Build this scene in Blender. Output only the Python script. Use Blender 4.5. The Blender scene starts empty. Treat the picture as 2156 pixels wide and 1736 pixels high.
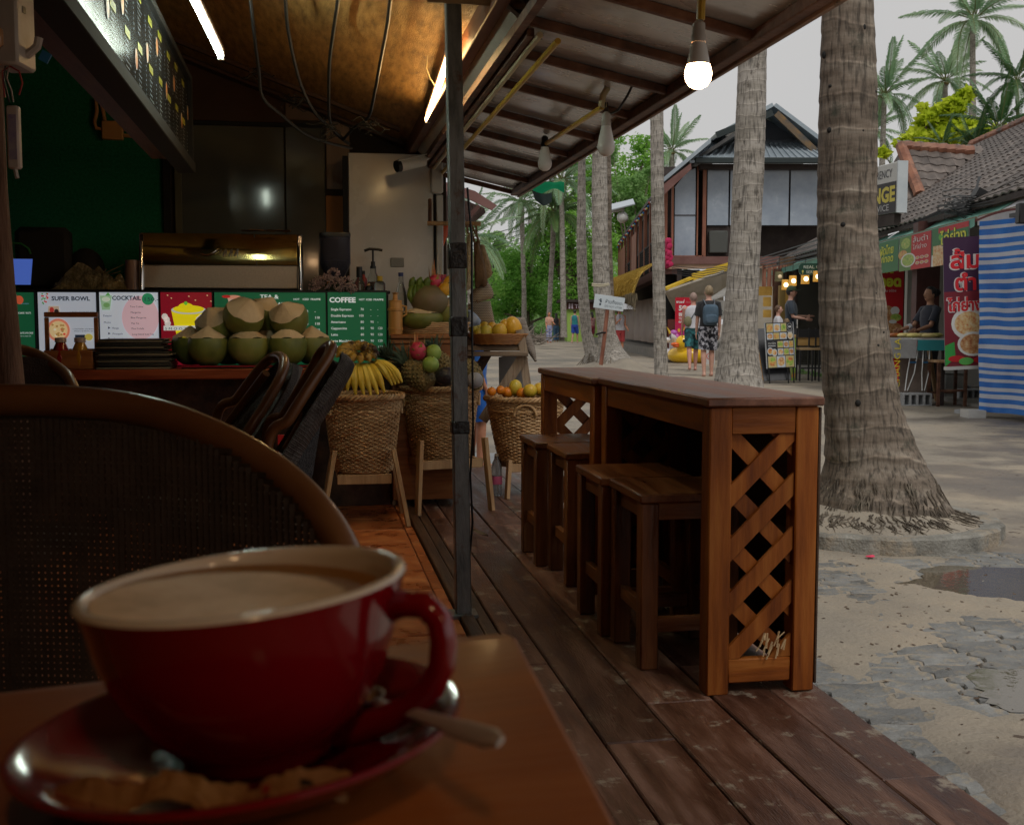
import bpy,math,random
from math import sin,cos,pi,radians,sqrt,atan2
from mathutils import Vector,Matrix,noise
random.seed(11)
S=bpy.context.scene
COL=S.collection
# camera
F,CX,CY=2400.0,1078.0,868.0
HORIZON=679.0
PITCH=math.atan((CY-HORIZON)/F)
CAMZ=1.05
cd=bpy.data.cameras.new('camera')
cd.sensor_width=36.0
cd.lens=36.0*F/2156.0
cd.clip_start=0.02
cd.clip_end=2000
cd.dof.use_dof=True
cd.dof.focus_distance=5.6
cd.dof.aperture_fstop=17.0
cam=bpy.data.objects.new('camera',cd)
COL.objects.link(cam)
cam.location=(0,0,CAMZ)
cam.rotation_euler=(pi/2-PITCH,0,0)
S.camera=cam
# daylight: overcast
SUN_EL,SUN_AZ=radians(56),radians(158)
w=bpy.data.worlds.new('World')
S.world=w
w.use_nodes=True
nt=w.node_tree
bg=nt.nodes['Background']
sky=nt.nodes.new('ShaderNodeTexSky')
sky.sky_type='NISHITA'
sky.sun_disc=False
sky.sun_elevation=SUN_EL
sky.sun_rotation=SUN_AZ
sky.air_density=1.0
sky.dust_density=4.0
hs=nt.nodes.new('ShaderNodeHueSaturation')
hs.inputs['Saturation'].default_value=0.12
nt.links.new(sky.outputs[0],hs.inputs['Color'])
tc=nt.nodes.new('ShaderNodeTexCoord')
nz=nt.nodes.new('ShaderNodeTexNoise')
nz.inputs['Scale'].default_value=1.6
nz.inputs['Detail'].default_value=5
nt.links.new(tc.outputs['Generated'],nz.inputs['Vector'])
rp=nt.nodes.new('ShaderNodeValToRGB')
rp.color_ramp.elements[0].position=0.3
rp.color_ramp.elements[0].color=(5.0,5.0,5.05,1)
rp.color_ramp.elements[1].position=0.72
rp.color_ramp.elements[1].color=(5.6,5.5,5.4,1)
nt.links.new(nz.outputs['Fac'],rp.inputs['Fac'])
mx=nt.nodes.new('ShaderNodeMixRGB')
mx.inputs['Fac'].default_value=0.9
nt.links.new(hs.outputs[0],mx.inputs['Color1'])
nt.links.new(rp.outputs[0],mx.inputs['Color2'])
nt.links.new(mx.outputs[0],bg.inputs['Color'])
bg.inputs['Strength'].default_value=0.108
sd=bpy.data.lights.new('sun','SUN')
sd.energy=1.5
sd.angle=radians(25)
sd.color=(1.0,0.97,0.92)
sun=bpy.data.objects.new('sun',sd)
COL.objects.link(sun)
dv=Vector((sin(SUN_AZ)*cos(SUN_EL),cos(SUN_AZ)*cos(SUN_EL),sin(SUN_EL)))
sun.rotation_euler=(-dv).to_track_quat('-Z','Y').to_euler()
sun.location=dv*30
S.view_settings.view_transform='Standard'
S.view_settings.look='None'
S.view_settings.exposure=0.0
S.view_settings.gamma=1.0
S.view_settings.use_curve_mapping=False
S.render.engine='CYCLES'
S.cycles.use_denoising=True
S.cycles.max_bounces=7
S.cycles.diffuse_bounces=4
S.cycles.glossy_bounces=3
S.cycles.transmission_bounces=5
S.cycles.transparent_max_bounces=8
S.cycles.caustics_reflective=False
S.cycles.caustics_refractive=False
S.cycles.sample_clamp_indirect=4.0
# where things stand
CA,SA,RZ=cos(radians(10)),sin(radians(10)),radians(10)
def L(c,l,z=0.0):return Vector((c*CA-l*SA,c*SA+l*CA,z))
def toL(p):return(p[0]*CA+p[1]*SA,-p[0]*SA+p[1]*CA)
def ray(px,py):
 a,b=(px-CX)/F,-(py-CY)/F
 return Vector((a,cos(PITCH)+b*sin(PITCH),-sin(PITCH)+b*cos(PITCH)))
O=Vector((0,0,CAMZ))
def P(px,py,Y):
 d=ray(px,py);return O+d*(Y/d.y)
def QZ(px,py,z):
 d=ray(px,py);return O+d*((z-CAMZ)/d.z)
def QL(px,py,l):
 d=ray(px,py);q=toL(d);p=O+d*(l/q[1]);return toL(p)[0],p.z
def QC(px,py,c):
 d=ray(px,py);q=toL(d);p=O+d*(c/q[0]);return toL(p)[1],p.z
def QP(px,py,p0,n):
 d=ray(px,py);return O+d*((p0-O).dot(n)/d.dot(n))
 # mesh builder
class MB:
 def __init__(s):
  s.v,s.f,s.m,s.mi,s.X=[],[],[],0,None
 def add(s,vs,fs):
  o=len(s.v)
  if s.X is not None:vs=[s.X@Vector(p)for p in vs]
  s.v+=[tuple(p)for p in vs]
  s.f+=[tuple(i+o for i in f)for f in fs]
  s.m+=[s.mi]*len(fs)
  return s
 def box(s,x0,y0,z0,x1,y1,z1,b=0.0,R=None,at=None):
  """box between two corners; b chamfers it; R turns it about its centre"""
  c=Vector(((x0+x1)/2,(y0+y1)/2,(z0+z1)/2))
  h=(abs(x1-x0)/2,abs(y1-y0)/2,abs(z1-z0)/2)
  if b<=0:
   vs=[Vector((sx*h[0],sy*h[1],sz*h[2]))for sx in(-1,1)for sy in(-1,1)for sz in(-1,1)]
   fs=[(0,1,3,2),(4,6,7,5),(0,4,5,1),(2,3,7,6),(0,2,6,4),(1,5,7,3)]
  else:
   b=min(b,min(h)*0.9)
   vs,ix=[],{}
   for sx in(-1,1):
    for sy in(-1,1):
     for sz in(-1,1):
      sg=(sx,sy,sz)
      for a in range(3):
       ix[sg+(a,)]=len(vs)
       vs.append(Vector([sg[k]*(h[k]if k==a else h[k]-b)for k in range(3)]))
   fs=[]
   for a in range(3):
    u,w_=(a+1)%3,(a+2)%3
    for sa in(-1,1):
     q=[]
     for su,sw in((-1,-1),(1,-1),(1,1),(-1,1)):
      g=[0,0,0];g[a]=sa;g[u]=su;g[w_]=sw
      q.append(ix[tuple(g)+(a,)])
     fs.append(q)
     for su in(-1,1):
      q=[]
      for sw,ax in((-1,a),(1,a),(1,u),(-1,u)):
       g=[0,0,0];g[a]=sa;g[u]=su;g[w_]=sw
       q.append(ix[tuple(g)+(ax,)])
      fs.append(q)
   for sx in(-1,1):
    for sy in(-1,1):
     for sz in(-1,1):
      fs.append([ix[(sx,sy,sz,a)]for a in range(3)])
   out=[]
   for f in fs:
    p=[vs[i]for i in f]
    n=(p[1]-p[0]).cross(p[2]-p[0])
    cc=sum(p,Vector())/len(p)
    out.append(tuple(f)if n.dot(cc)>0 else tuple(reversed(f)))
   fs=out
  if R is not None:vs=[R@p for p in vs]
  if at is not None:c=Vector(at)
  return s.add([p+c for p in vs],fs)
 def bar(s,a,b_,w,d,up=(0,0,1),b=0.0):
  """a straight batten from a to b_, w wide across up, d deep along up"""
  a,b_=Vector(a),Vector(b_)
  y=(b_-a);ln=y.length;y.normalize()
  x=y.cross(Vector(up))
  if x.length<1e-5:x=y.cross(Vector((1,0,0)))
  x.normalize();z=x.cross(y)
  R=Matrix((x,y,z)).transposed()
  return s.box(-w/2,-ln/2,-d/2,w/2,ln/2,d/2,b=b,R=R,at=(a+b_)/2)
 def tube(s,pts,r,n=8,cap=True,closed=False,sq=1.0):
  pts=[Vector(p)for p in pts]
  m=len(pts)
  rr=r if isinstance(r,(list,tuple))else[r]*m
  vs,fs=[],[]
  t0=(pts[1]-pts[0]).normalized()
  nrm=t0.orthogonal().normalized()
  for i in range(m):
   if closed:t=(pts[(i+1)%m]-pts[i-1]).normalized()
   else:t=(pts[min(i+1,m-1)]-pts[max(i-1,0)]).normalized()
   nrm=(nrm-t*nrm.dot(t))
   nrm=nrm.normalized()if nrm.length>1e-6 else t.orthogonal().normalized()
   bn=t.cross(nrm)
   for k in range(n):
    a=2*pi*k/n
    vs.append(pts[i]+(nrm*cos(a)+bn*sin(a)*sq)*rr[i])
  R_=range(m)if closed else range(m-1)
  for i in R_:
   j=(i+1)%m
   for k in range(n):
    k2=(k+1)%n
    fs.append((i*n+k,i*n+k2,j*n+k2,j*n+k))
  if cap and not closed:
   fs.append(tuple(reversed(range(n))));fs.append(tuple((m-1)*n+k for k in range(n)))
  return s.add(vs,fs)
 def cyl(s,a,b_,r,n=12,r2=None):return s.tube([a,b_],[r,r if r2 is None else r2],n)
 def lathe(s,prof,n=24,at=(0,0,0),R=None,rf=None,cap0=False,cap1=False):
  at=Vector(at);vs,fs=[],[]
  m=len(prof)
  for i,(r,z)in enumerate(prof):
   for k in range(n):
    a=2*pi*k/n
    q=r*(rf(a,z)if rf else 1)
    p=Vector((q*cos(a),q*sin(a),z))
    vs.append((R@p if R is not None else p)+at)
  for i in range(m-1):
   for k in range(n):
    k2=(k+1)%n
    fs.append((i*n+k,i*n+k2,(i+1)*n+k2,(i+1)*n+k))
  if cap0:fs.append(tuple(reversed(range(n))))
  if cap1:fs.append(tuple((m-1)*n+k for k in range(n)))
  return s.add(vs,fs)
 def ell(s,at,r,R=None,nu=14,nv=9,df=None):
  if not isinstance(r,(tuple,list)):r=(r,r,r)
  at=Vector(at);vs,fs=[],[]
  for i in range(nv+1):
   th=pi*i/nv
   for k in range(nu):
    a=2*pi*k/nu
    d=Vector((sin(th)*cos(a),sin(th)*sin(a),cos(th)))
    q=df(d)if df else 1
    p=Vector((d.x*r[0]*q,d.y*r[1]*q,d.z*r[2]*q))
    vs.append((R@p if R is not None else p)+at)
  for i in range(nv):
   for k in range(nu):
    k2=(k+1)%nu
    fs.append((i*nu+k,(i+1)*nu+k,(i+1)*nu+k2,i*nu+k2))
  return s.add(vs,fs)
 def quad(s,*p):return s.add(p,[tuple(range(len(p)))])
 def grid(s,fn,nu,nv,close_u=False):
  vs=[fn(i/nu,j/nv)for j in range(nv+1)for i in range(nu+1)]
  fs=[(j*(nu+1)+i,j*(nu+1)+i+1,(j+1)*(nu+1)+i+1,(j+1)*(nu+1)+i)for j in range(nv)for i in range(nu)]
  return s.add(vs,fs)
 def prism(s,pts,a,b_):
  """outline pts (3-D), pushed from offset vector a to b_"""
  n=len(pts);a,b_=Vector(a),Vector(b_)
  vs=[Vector(p)+a for p in pts]+[Vector(p)+b_ for p in pts]
  fs=[tuple(range(n)),tuple(reversed(range(n,2*n)))]
  for i in range(n):
   j=(i+1)%n
   fs.append((i,i+n,j+n,j))
  return s.add(vs,fs)
 def mesh(s,name,mats,smooth=40):
  me=bpy.data.meshes.new(name)
  me.from_pydata(s.v,[],s.f)
  for m_ in(mats if isinstance(mats,(list,tuple))else[mats]):me.materials.append(m_)
  if len(me.materials)>1:me.polygons.foreach_set('material_index',s.m)
  if smooth:
   me.shade_smooth()
   me.set_sharp_from_angle(angle=radians(smooth))
  me.update()
  return me
def obj(name,me,parent=None,loc=None,rot=None):
 o=bpy.data.objects.new(name,me)
 COL.objects.link(o)
 if parent is not None:o.parent=parent
 if loc is not None:o.location=loc
 if rot is not None:o.rotation_euler=rot
 return o
def tag(o,label=None,cat=None,group=None,kind=None):
 if label:o['label']=label
 if cat:o['category']=cat
 if group:o['group']=group
 if kind:o['kind']=kind
 return o
def thing(name,label,cat,loc=(0,0,0),rz=0.0,group=None,rot=None):
 o=obj(name,None,None,loc,rot if rot is not None else(0,0,rz))
 o.empty_display_size=0.1
 return tag(o,label,cat,group)
def part(name,mb,m,parent=None,label=None,smooth=40,loc=None,rot=None,kind=None):
 o=obj(name,mb.mesh(name,m,smooth),parent,loc,rot)
 if label:o['label']=label
 if kind:o['kind']=kind
 return o
def dup(o,parent=None,loc=None,rot=None,label=None,group=None):
 c=o.copy();COL.objects.link(c)
 c.parent=parent
 if loc is not None:c.location=loc
 if rot is not None:c.rotation_euler=rot
 if label:c['label']=label
 if group:c['group']=group
 for ch in list(o.children):dup(ch,c)
 return c
 # materials
def mk(name,cols,scale=6,st=(1,1,1),rough=.6,rough2=None,metal=0,bump=.15,bs=None,detail=5,coat=0,rnd=0,emit=None,es=0,trans=0,ior=1.45,alpha=1,pos=None,dirt=None,dscale=3,dlo=.55,dhi=.7,spec=.5,sheen=0,disp=None,bst=None,trl=0):
 m=bpy.data.materials.new(name);m.use_nodes=True
 t=m.node_tree;N,K=t.nodes,t.links
 b=N['Principled BSDF']
 if not isinstance(cols[0],(tuple,list)):cols=[cols]
 tcn=N.new('ShaderNodeTexCoord')
 mp=N.new('ShaderNodeMapping');mp.inputs['Scale'].default_value=st
 K.new(tcn.outputs['Object'],mp.inputs['Vector'])
 oi=N.new('ShaderNodeObjectInfo')
 if rnd:
  cb=N.new('ShaderNodeCombineXYZ');ml=N.new('ShaderNodeMath');ml.operation='MULTIPLY';ml.inputs[1].default_value=37.0
  K.new(oi.outputs['Random'],ml.inputs[0])
  for i in range(3):K.new(ml.outputs[0],cb.inputs[i])
  K.new(cb.outputs[0],mp.inputs['Location'])
 vec=mp.outputs[0]
 n1=N.new('ShaderNodeTexNoise');n1.inputs['Scale'].default_value=scale;n1.inputs['Detail'].default_value=detail
 n1.inputs['Roughness'].default_value=.62
 K.new(vec,n1.inputs['Vector'])
 if len(cols)>1:
  r=N.new('ShaderNodeValToRGB');e=r.color_ramp.elements
  ps=pos or[0.32+0.36*i/(len(cols)-1)for i in range(len(cols))]
  e[0].position,e[0].color=ps[0],(*cols[0],1)
  e[1].position,e[1].color=ps[-1],(*cols[-1],1)
  for i in range(1,len(cols)-1):
   x=e.new(ps[i]);x.color=(*cols[i],1)
  K.new(n1.outputs['Fac'],r.inputs['Fac'])
  c=r.outputs[0]
 else:
  rg=N.new('ShaderNodeRGB');rg.outputs[0].default_value=(*cols[0],1);c=rg.outputs[0]
 if dirt:
  n2=N.new('ShaderNodeTexNoise');n2.inputs['Scale'].default_value=dscale;n2.inputs['Detail'].default_value=7
  n2.inputs['Roughness'].default_value=.7
  K.new(tcn.outputs['Object'],n2.inputs['Vector'])
  r2=N.new('ShaderNodeValToRGB');r2.color_ramp.elements[0].position=dlo;r2.color_ramp.elements[1].position=dhi
  K.new(n2.outputs['Fac'],r2.inputs['Fac'])
  mm=N.new('ShaderNodeMixRGB');mm.inputs['Color2'].default_value=(*dirt,1)
  K.new(r2.outputs[0],mm.inputs['Fac']);K.new(c,mm.inputs['Color1']);c=mm.outputs[0]
 if rnd:
  hv=N.new('ShaderNodeHueSaturation');mr=N.new('ShaderNodeMapRange')
  mr.inputs['To Min'].default_value=1-rnd;mr.inputs['To Max'].default_value=1+rnd
  K.new(oi.outputs['Random'],mr.inputs['Value']);K.new(mr.outputs[0],hv.inputs['Value']);K.new(c,hv.inputs['Color'])
  c=hv.outputs[0]
 K.new(c,b.inputs['Base Color'])
 b.inputs['Metallic'].default_value=metal
 b.inputs['Specular IOR Level'].default_value=spec
 b.inputs['IOR'].default_value=ior
 b.inputs['Coat Weight'].default_value=coat
 b.inputs['Coat Roughness'].default_value=.12
 b.inputs['Transmission Weight'].default_value=trans
 b.inputs['Alpha'].default_value=alpha
 if sheen:b.inputs['Sheen Weight'].default_value=sheen
 if rough2 is not None:
  m2=N.new('ShaderNodeMapRange');m2.inputs['From Min'].default_value=.35;m2.inputs['From Max'].default_value=.65
  m2.inputs['To Min'].default_value=rough;m2.inputs['To Max'].default_value=rough2
  K.new(n1.outputs['Fac'],m2.inputs['Value']);K.new(m2.outputs[0],b.inputs['Roughness'])
 else:b.inputs['Roughness'].default_value=rough
 if emit:
  b.inputs['Emission Color'].default_value=(*emit,1);b.inputs['Emission Strength'].default_value=es
 if bump:
  n3=N.new('ShaderNodeTexNoise');n3.inputs['Scale'].default_value=bs or scale*4;n3.inputs['Detail'].default_value=4
  if bst:
   mp2=N.new('ShaderNodeMapping');mp2.inputs['Scale'].default_value=bst
   K.new(tcn.outputs['Object'],mp2.inputs['Vector']);K.new(mp2.outputs[0],n3.inputs['Vector'])
  else:K.new(vec,n3.inputs['Vector'])
  bp=N.new('ShaderNodeBump');bp.inputs['Strength'].default_value=bump;bp.inputs['Distance'].default_value=.02
  K.new(n3.outputs['Fac'],bp.inputs['Height']);K.new(bp.outputs[0],b.inputs['Normal'])
 if trl:
  tr=N.new('ShaderNodeBsdfTranslucent');ms=N.new('ShaderNodeMixShader');ms.inputs[0].default_value=trl
  K.new(c,tr.inputs['Color']);K.new(b.outputs[0],ms.inputs[1]);K.new(tr.outputs[0],ms.inputs[2])
  K.new(ms.outputs[0],N['Material Output'].inputs['Surface'])
 return m
_flat={}
def flat(c,es=0.0,rough=.5):
 """plain printed colour; es > 0 for backlit print"""
 k=(tuple(round(x,3)for x in c),es,rough)
 if k not in _flat:
  _flat[k]=mk('print_%d'%len(_flat),c,rough=rough,bump=0,emit=(c if es else None),es=es)
 return _flat[k]
def text_geo(body,size,align='LEFT',bold=0.0,shear=0.0,wmax=None):
 cu=bpy.data.curves.new('lettering','FONT')
 cu.body=body;cu.size=size;cu.align_x=align;cu.offset=bold*size;cu.shear=shear
 cu.resolution_u=2
 o=bpy.data.objects.new('lettering',cu)
 me=o.to_mesh()
 vs=[v.co.copy()for v in me.vertices];fs=[tuple(p.vertices)for p in me.polygons]
 o.to_mesh_clear();bpy.data.objects.remove(o);bpy.data.curves.remove(cu)
 if wmax and vs:
  x0=min(v.x for v in vs);x1=max(v.x for v in vs)
  k=wmax/max(x1-x0,1e-6)
  for v in vs:v.x*=k
 return vs,fs
class Sign:
 """flat print on a board: local x right, z up, facing -y; drawn in the reference frame ref = (x0, y0, x1, y1), y down"""
 def __init__(s,w_,h_,ref):
  s.w,s.h,s.ref,s.mb,s.mats=w_,h_,ref,MB(),[]
  s.kx=w_/(ref[2]-ref[0]);s.ky=h_/(ref[3]-ref[1])
 def xy(s,x,y):return(x-s.ref[0])*s.kx,s.h-(y-s.ref[1])*s.ky
 def _m(s,m):
  if m not in s.mats:s.mats.append(m)
  s.mb.mi=s.mats.index(m)
 def poly(s,pts,m,lay=1):
  s._m(m);q=[(*s.xy(*p),)for p in pts]
  q=[(a,-0.0012*lay,b)for a,b in q]
  s.mb.add(q,[tuple(range(len(q)))])
 def rect(s,x0,y0,x1,y1,m,lay=1):s.poly([(x0,y1),(x1,y1),(x1,y0),(x0,y0)],m,lay)
 def disc(s,x,y,rx,ry,m,lay=2,n=20):
  s.poly([(x+rx*cos(-2*pi*k/n),y+ry*sin(-2*pi*k/n))for k in range(n)],m,lay)
 def text(s,x,y,cap,body,m,lay=4,align='LEFT',bold=0.0,w_=None,shear=0.0):
  """baseline at y, capital height cap, both in reference pixels; w_ fits the width"""
  s._m(m)
  vs,fs=text_geo(body,cap*s.ky/.72,align,bold,shear,w_*s.kx if w_ else None)
  X,Z=s.xy(x,y)
  s.mb.add([(X+v.x,-0.0012*lay,Z+v.y)for v in vs],fs)
 def done(s,parent,name='print',y=0.0):
  return part(name,s.mb,s.mats,parent,smooth=0,loc=(0,y,0))
  # shared materials
WY=(7,.7,7);WX=(.7,7,7);WZ=(7,7,.7)
M_plank=mk('deck_wood',[(.055,.02,.011),(.125,.052,.03),(.24,.125,.085)],3.2,(5,.8,5),rough=.28,rough2=.6,bump=.25,bs=9,rnd=.28,dirt=(.33,.265,.195),dscale=9,dlo=.57,dhi=.65,bst=(30,2.5,30))
M_tile=mk('terracotta',[(.26,.062,.018),(.46,.13,.035),(.58,.22,.07)],4,(2,2,2),rough=.22,rough2=.5,bump=.12,rnd=.2,dirt=(.22,.09,.04),dscale=7,dlo=.62,dhi=.85)
M_bar={a:mk('teak_'+a,[(.12,.028,.004),(.24,.065,.008),(.33,.11,.018)],3,st,rough=.42,rough2=.6,bump=.12,bs=10,rnd=.15,spec=.3,dirt=(.3,.2,.11),dscale=9,dlo=.73,dhi=.8)for a,st in(('y',WY),('x',WX),('z',WZ))}
M_bartop=mk('teak_top',[(.09,.035,.02),(.16,.062,.034),(.23,.1,.06)],3,WY,rough=.32,rough2=.5,bump=.06,rnd=.1,dirt=(.2,.13,.09),dscale=8,dlo=.6,dhi=.75)
M_stool={a:mk('stool_wood_'+a,[(.09,.027,.007),(.17,.055,.014),(.27,.11,.035)],3,st,spec=.5,rough=.26,rough2=.55,bump=.15,bs=10,rnd=.25,dirt=(.24,.17,.1),dscale=7,dlo=.68,dhi=.8)for a,st in(('y',WY),('x',WX),('z',WZ))}
M_dwood=mk('dark_wood',[(.03,.015,.008),(.075,.035,.016),(.12,.06,.03)],4,WY,rough=.5,bump=.2)
M_rwood=mk('red_wood',[(.12,.022,.008),(.22,.045,.014),(.3,.08,.03)],3,WX,rough=.3,bump=.08)
M_cabwood=mk('cabinet_wood',[(.16,.055,.015),(.27,.1,.03),(.36,.16,.055)],3,WX,rough=.35,bump=.08)
M_pine=mk('pale_wood',[(.3,.17,.08),(.42,.26,.13),(.52,.35,.19)],3,WZ,rough=.6,bump=.1,rnd=.15)
M_grey_wood=mk('weathered_wood',[(.13,.09,.06),(.24,.17,.11),(.34,.25,.17)],4,WX,rough=.7,bump=.2,rnd=.15)
M_steel=mk('rusty_steel',[(.09,.1,.1),(.17,.18,.18),(.24,.25,.25)],7,(4,4,1),rough=.42,rough2=.6,metal=.35,bump=.12,dirt=(.11,.045,.02),dscale=9,dlo=.56,dhi=.66)
M_rust=mk('rusted_tube',[(.05,.025,.015),(.12,.05,.028),(.2,.1,.06)],9,rough=.6,bump=.25,dirt=(.2,.16,.12),dscale=12,dlo=.6,dhi=.75)
M_black=mk('black_plastic',(.012,.012,.013),rough=.4,bump=.03)
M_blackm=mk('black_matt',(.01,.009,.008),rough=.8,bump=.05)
M_white=mk('white_paint',[(.5,.49,.46),(.62,.61,.58)],3,rough=.3,bump=.03,dirt=(.35,.28,.2),dscale=4,dlo=.66,dhi=.8)
M_chrome=mk('chrome',(.8,.78,.74),rough=.12,metal=1,bump=0)
M_yellow=mk('yellow_conduit',[(.5,.3,.03),(.62,.4,.06)],5,rough=.35,bump=.05,dirt=(.3,.2,.08),dscale=14,dlo=.6,dhi=.7)
M_soffit=mk('soffit_board',[(.45,.41,.34),(.55,.51,.43)],6,rough=.55,bump=.08,dirt=(.2,.15,.1),dscale=40,dlo=.68,dhi=.72)
M_panel=mk('awning_sheet',[(.42,.42,.43),(.56,.56,.57),(.68,.68,.69)],2.6,(1,2,1),rough=.15,rough2=.34,bump=.06,bs=3,dirt=(.16,.1,.06),dscale=2.2,dlo=.55,dhi=.75,spec=.7,metal=.35)
M_mat=mk('woven_bamboo',[(.2,.1,.025),(.38,.2,.055),(.52,.3,.1)],5,(7,1.2,1),rough=.5,bump=.5,bs=60,bst=(6,1,6))
M_ceram=mk('red_glaze',(.2,.003,.007),rough=.1,bump=0,coat=.6)
M_cream=mk('cream_glaze',(.66,.58,.46),rough=.12,bump=0,coat=.5)
# ground
GZ=-0.05
BASINS=[(QZ(2150,1222,-.05).x,QZ(2150,1222,-.05).y,.34,.03),(QZ(2185,1455,-.05).x,QZ(2185,1455,-.05).y,.2,.025),(QZ(2150,1340,-.05).x,QZ(2150,1340,-.05).y,.3,.018)]
def sandh(x,y):
 n=noise.noise(Vector((x*1.1,y*1.1,3.1)))*.022+noise.noise(Vector((x*3.7,y*3.7,7.7)))*.007+noise.noise(Vector((x*11,y*11,1.2)))*.0034+noise.noise(Vector((x*27,y*23,5.2)))*.002
 c,l=toL((x,y))
 edge=max(0.0,1.0-(c-1.44)/.2)
 edge*=1.0 if l<4.6 else max(0.0,1-(l-4.6)/.6)
 far=min(1.0,max(0.0,(y-5.2)/1.6))
 for bx,by,br,bd in BASINS:n-=bd*math.exp(-((x-bx)**2+((y-by)*1.2)**2)/br**2)
 return-.0462+n-.034*min(1.0,edge)*(1+.6*noise.noise(Vector((x*6,y*6,0))))+.018*far
def steps(parts_):
 out=[]
 for a,b_,d in parts_:
  n=max(1,int(round((b_-a)/d)))
  out+=[a+(b_-a)*i/n for i in range(n)]
 return out+[parts_[-1][1]]
xs=steps([(-300,-40,60),(-40,-4,6),(-4,.2,.6),(.2,4.4,.03),(4.4,9,.25),(9,60,6),(60,300,60)])
ys=steps([(-60,-4,14),(-4,2,1.2),(2,8.6,.036),(8.6,16,.2),(16,60,2),(60,120,15),(120,700,145)])
mb=MB()
vs=[]
for y in ys:
 for x in xs:
  if .2<x<4.4 and 2<y<8.6:z=sandh(x,y)
  else:z=GZ+.012*noise.noise(Vector((x*.8,y*.8,3)))+.01
  if toL((x,y))[0]<1.38 and y<9.5:z=min(z,-.075)
  vs.append((x,y,z))
nx=len(xs)
fs=[(j*nx+i,j*nx+i+1,(j+1)*nx+i+1,(j+1)*nx+i)for j in range(len(ys)-1)for i in range(nx-1)]
mb.add(vs,fs)
M_sand=mk('sand',[(.2,.178,.148),(.3,.26,.205),(.4,.33,.245)],.9,rough=.85,bump=.35,bs=55,dirt=(.3,.26,.21),dscale=2.3,dlo=.5,dhi=.66)
t=M_sand.node_tree;N,K=t.nodes,t.links
b=N['Principled BSDF']
tcn=[n for n in N if n.type=='TEX_COORD'][0]
nw=N.new('ShaderNodeTexNoise');nw.inputs['Scale'].default_value=.42;nw.inputs['Detail'].default_value=6;nw.inputs['Roughness'].default_value=.6
K.new(tcn.outputs['Object'],nw.inputs['Vector'])
rw=N.new('ShaderNodeValToRGB');rw.color_ramp.elements[0].position=.52;rw.color_ramp.elements[1].position=.58
K.new(nw.outputs['Fac'],rw.inputs['Fac'])
old=b.inputs['Base Color'].links[0].from_socket
mw=N.new('ShaderNodeMixRGB');mw.blend_type='MULTIPLY';mw.inputs['Color2'].default_value=(.62,.6,.6,1)
K.new(rw.outputs[0],mw.inputs['Fac']);K.new(old,mw.inputs['Color1'])
ns=N.new('ShaderNodeTexNoise');ns.inputs['Scale'].default_value=22;ns.inputs['Detail'].default_value=3
K.new(tcn.outputs['Object'],ns.inputs['Vector'])
rs=N.new('ShaderNodeValToRGB');rs.color_ramp.elements[0].position=.66;rs.color_ramp.elements[1].position=.7
K.new(ns.outputs['Fac'],rs.inputs['Fac'])
ms_=N.new('ShaderNodeMixRGB');ms_.inputs['Color2'].default_value=(.1,.07,.05,1)
K.new(rs.outputs[0],ms_.inputs['Fac']);K.new(mw.outputs[0],ms_.inputs['Color1']);K.new(ms_.outputs[0],b.inputs['Base Color'])
mr=N.new('ShaderNodeMapRange');mr.inputs['To Min'].default_value=.85;mr.inputs['To Max'].default_value=.42
K.new(rw.outputs[0],mr.inputs['Value']);K.new(mr.outputs[0],b.inputs['Roughness'])
tag(part('sand_ground',mb,M_sand,smooth=60),kind='structure')
M_paver=mk('paver',[(.12,.12,.115),(.185,.185,.178),(.25,.25,.24)],8,rough=.4,rough2=.7,bump=.3,bs=70,rnd=.16,dirt=(.3,.25,.18),dscale=16,dlo=.52,dhi=.66)
def paver_mesh():
 w2,h2,k=.105,.056,.014
 o=[(-w2,-h2),(-w2*.45,-h2+k),(0,-h2-k*.2),(w2*.45,-h2-k),(w2,-h2),(w2+k,-h2*.3),(w2-k,h2*.3),(w2,h2),(w2*.45,h2-k),(0,h2+k*.2),(-w2*.45,h2+k),(-w2,h2),(-w2-k,h2*.3),(-w2+k,-h2*.3)]
 n=len(o)
 vs=[(x,y,-.06)for x,y in o]+[(x,y,-.006)for x,y in o]+[(x*.95,y*.92,0)for x,y in o]
 fs=[(i,(i+1)%n,n+(i+1)%n,n+i)for i in range(n)]+[(n+i,n+(i+1)%n,2*n+(i+1)%n,2*n+i)for i in range(n)]+[tuple(range(2*n,3*n))]
 return MB().add(vs,fs).mesh('paver',M_paver,30)
pv=paver_mesh()
pave=tag(obj('pavement',None,None,(0,0,0)),kind='structure')
cands=[]
for i in range(16):
 for j in range(52):
  c=1.36+i*.217+(.03 if j%2 else 0);l=2.3+j*.119
  p=L(c,l)
  if p.x>2.9 or p.y>7:continue
  exp_=max(-.05-sandh(p.x+a,p.y+d)for a in(-.06,0,.06)for d in(-.04,.04))
  if exp_>-.002:cands.append((p.y+(c-1.4)*.8,c,l))
cands.sort()
for _,c,l in cands[:290]:
 o=obj('paver',pv,pave,L(c,l,-.05+random.uniform(-.0015,.0015)),(random.uniform(-.008,.008),random.uniform(-.008,.008),RZ+random.uniform(-.03,.03)))
M_water=mk('puddle_water',(.12,.1,.07),rough=.03,bump=.04,bs=14,spec=.8)
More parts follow.
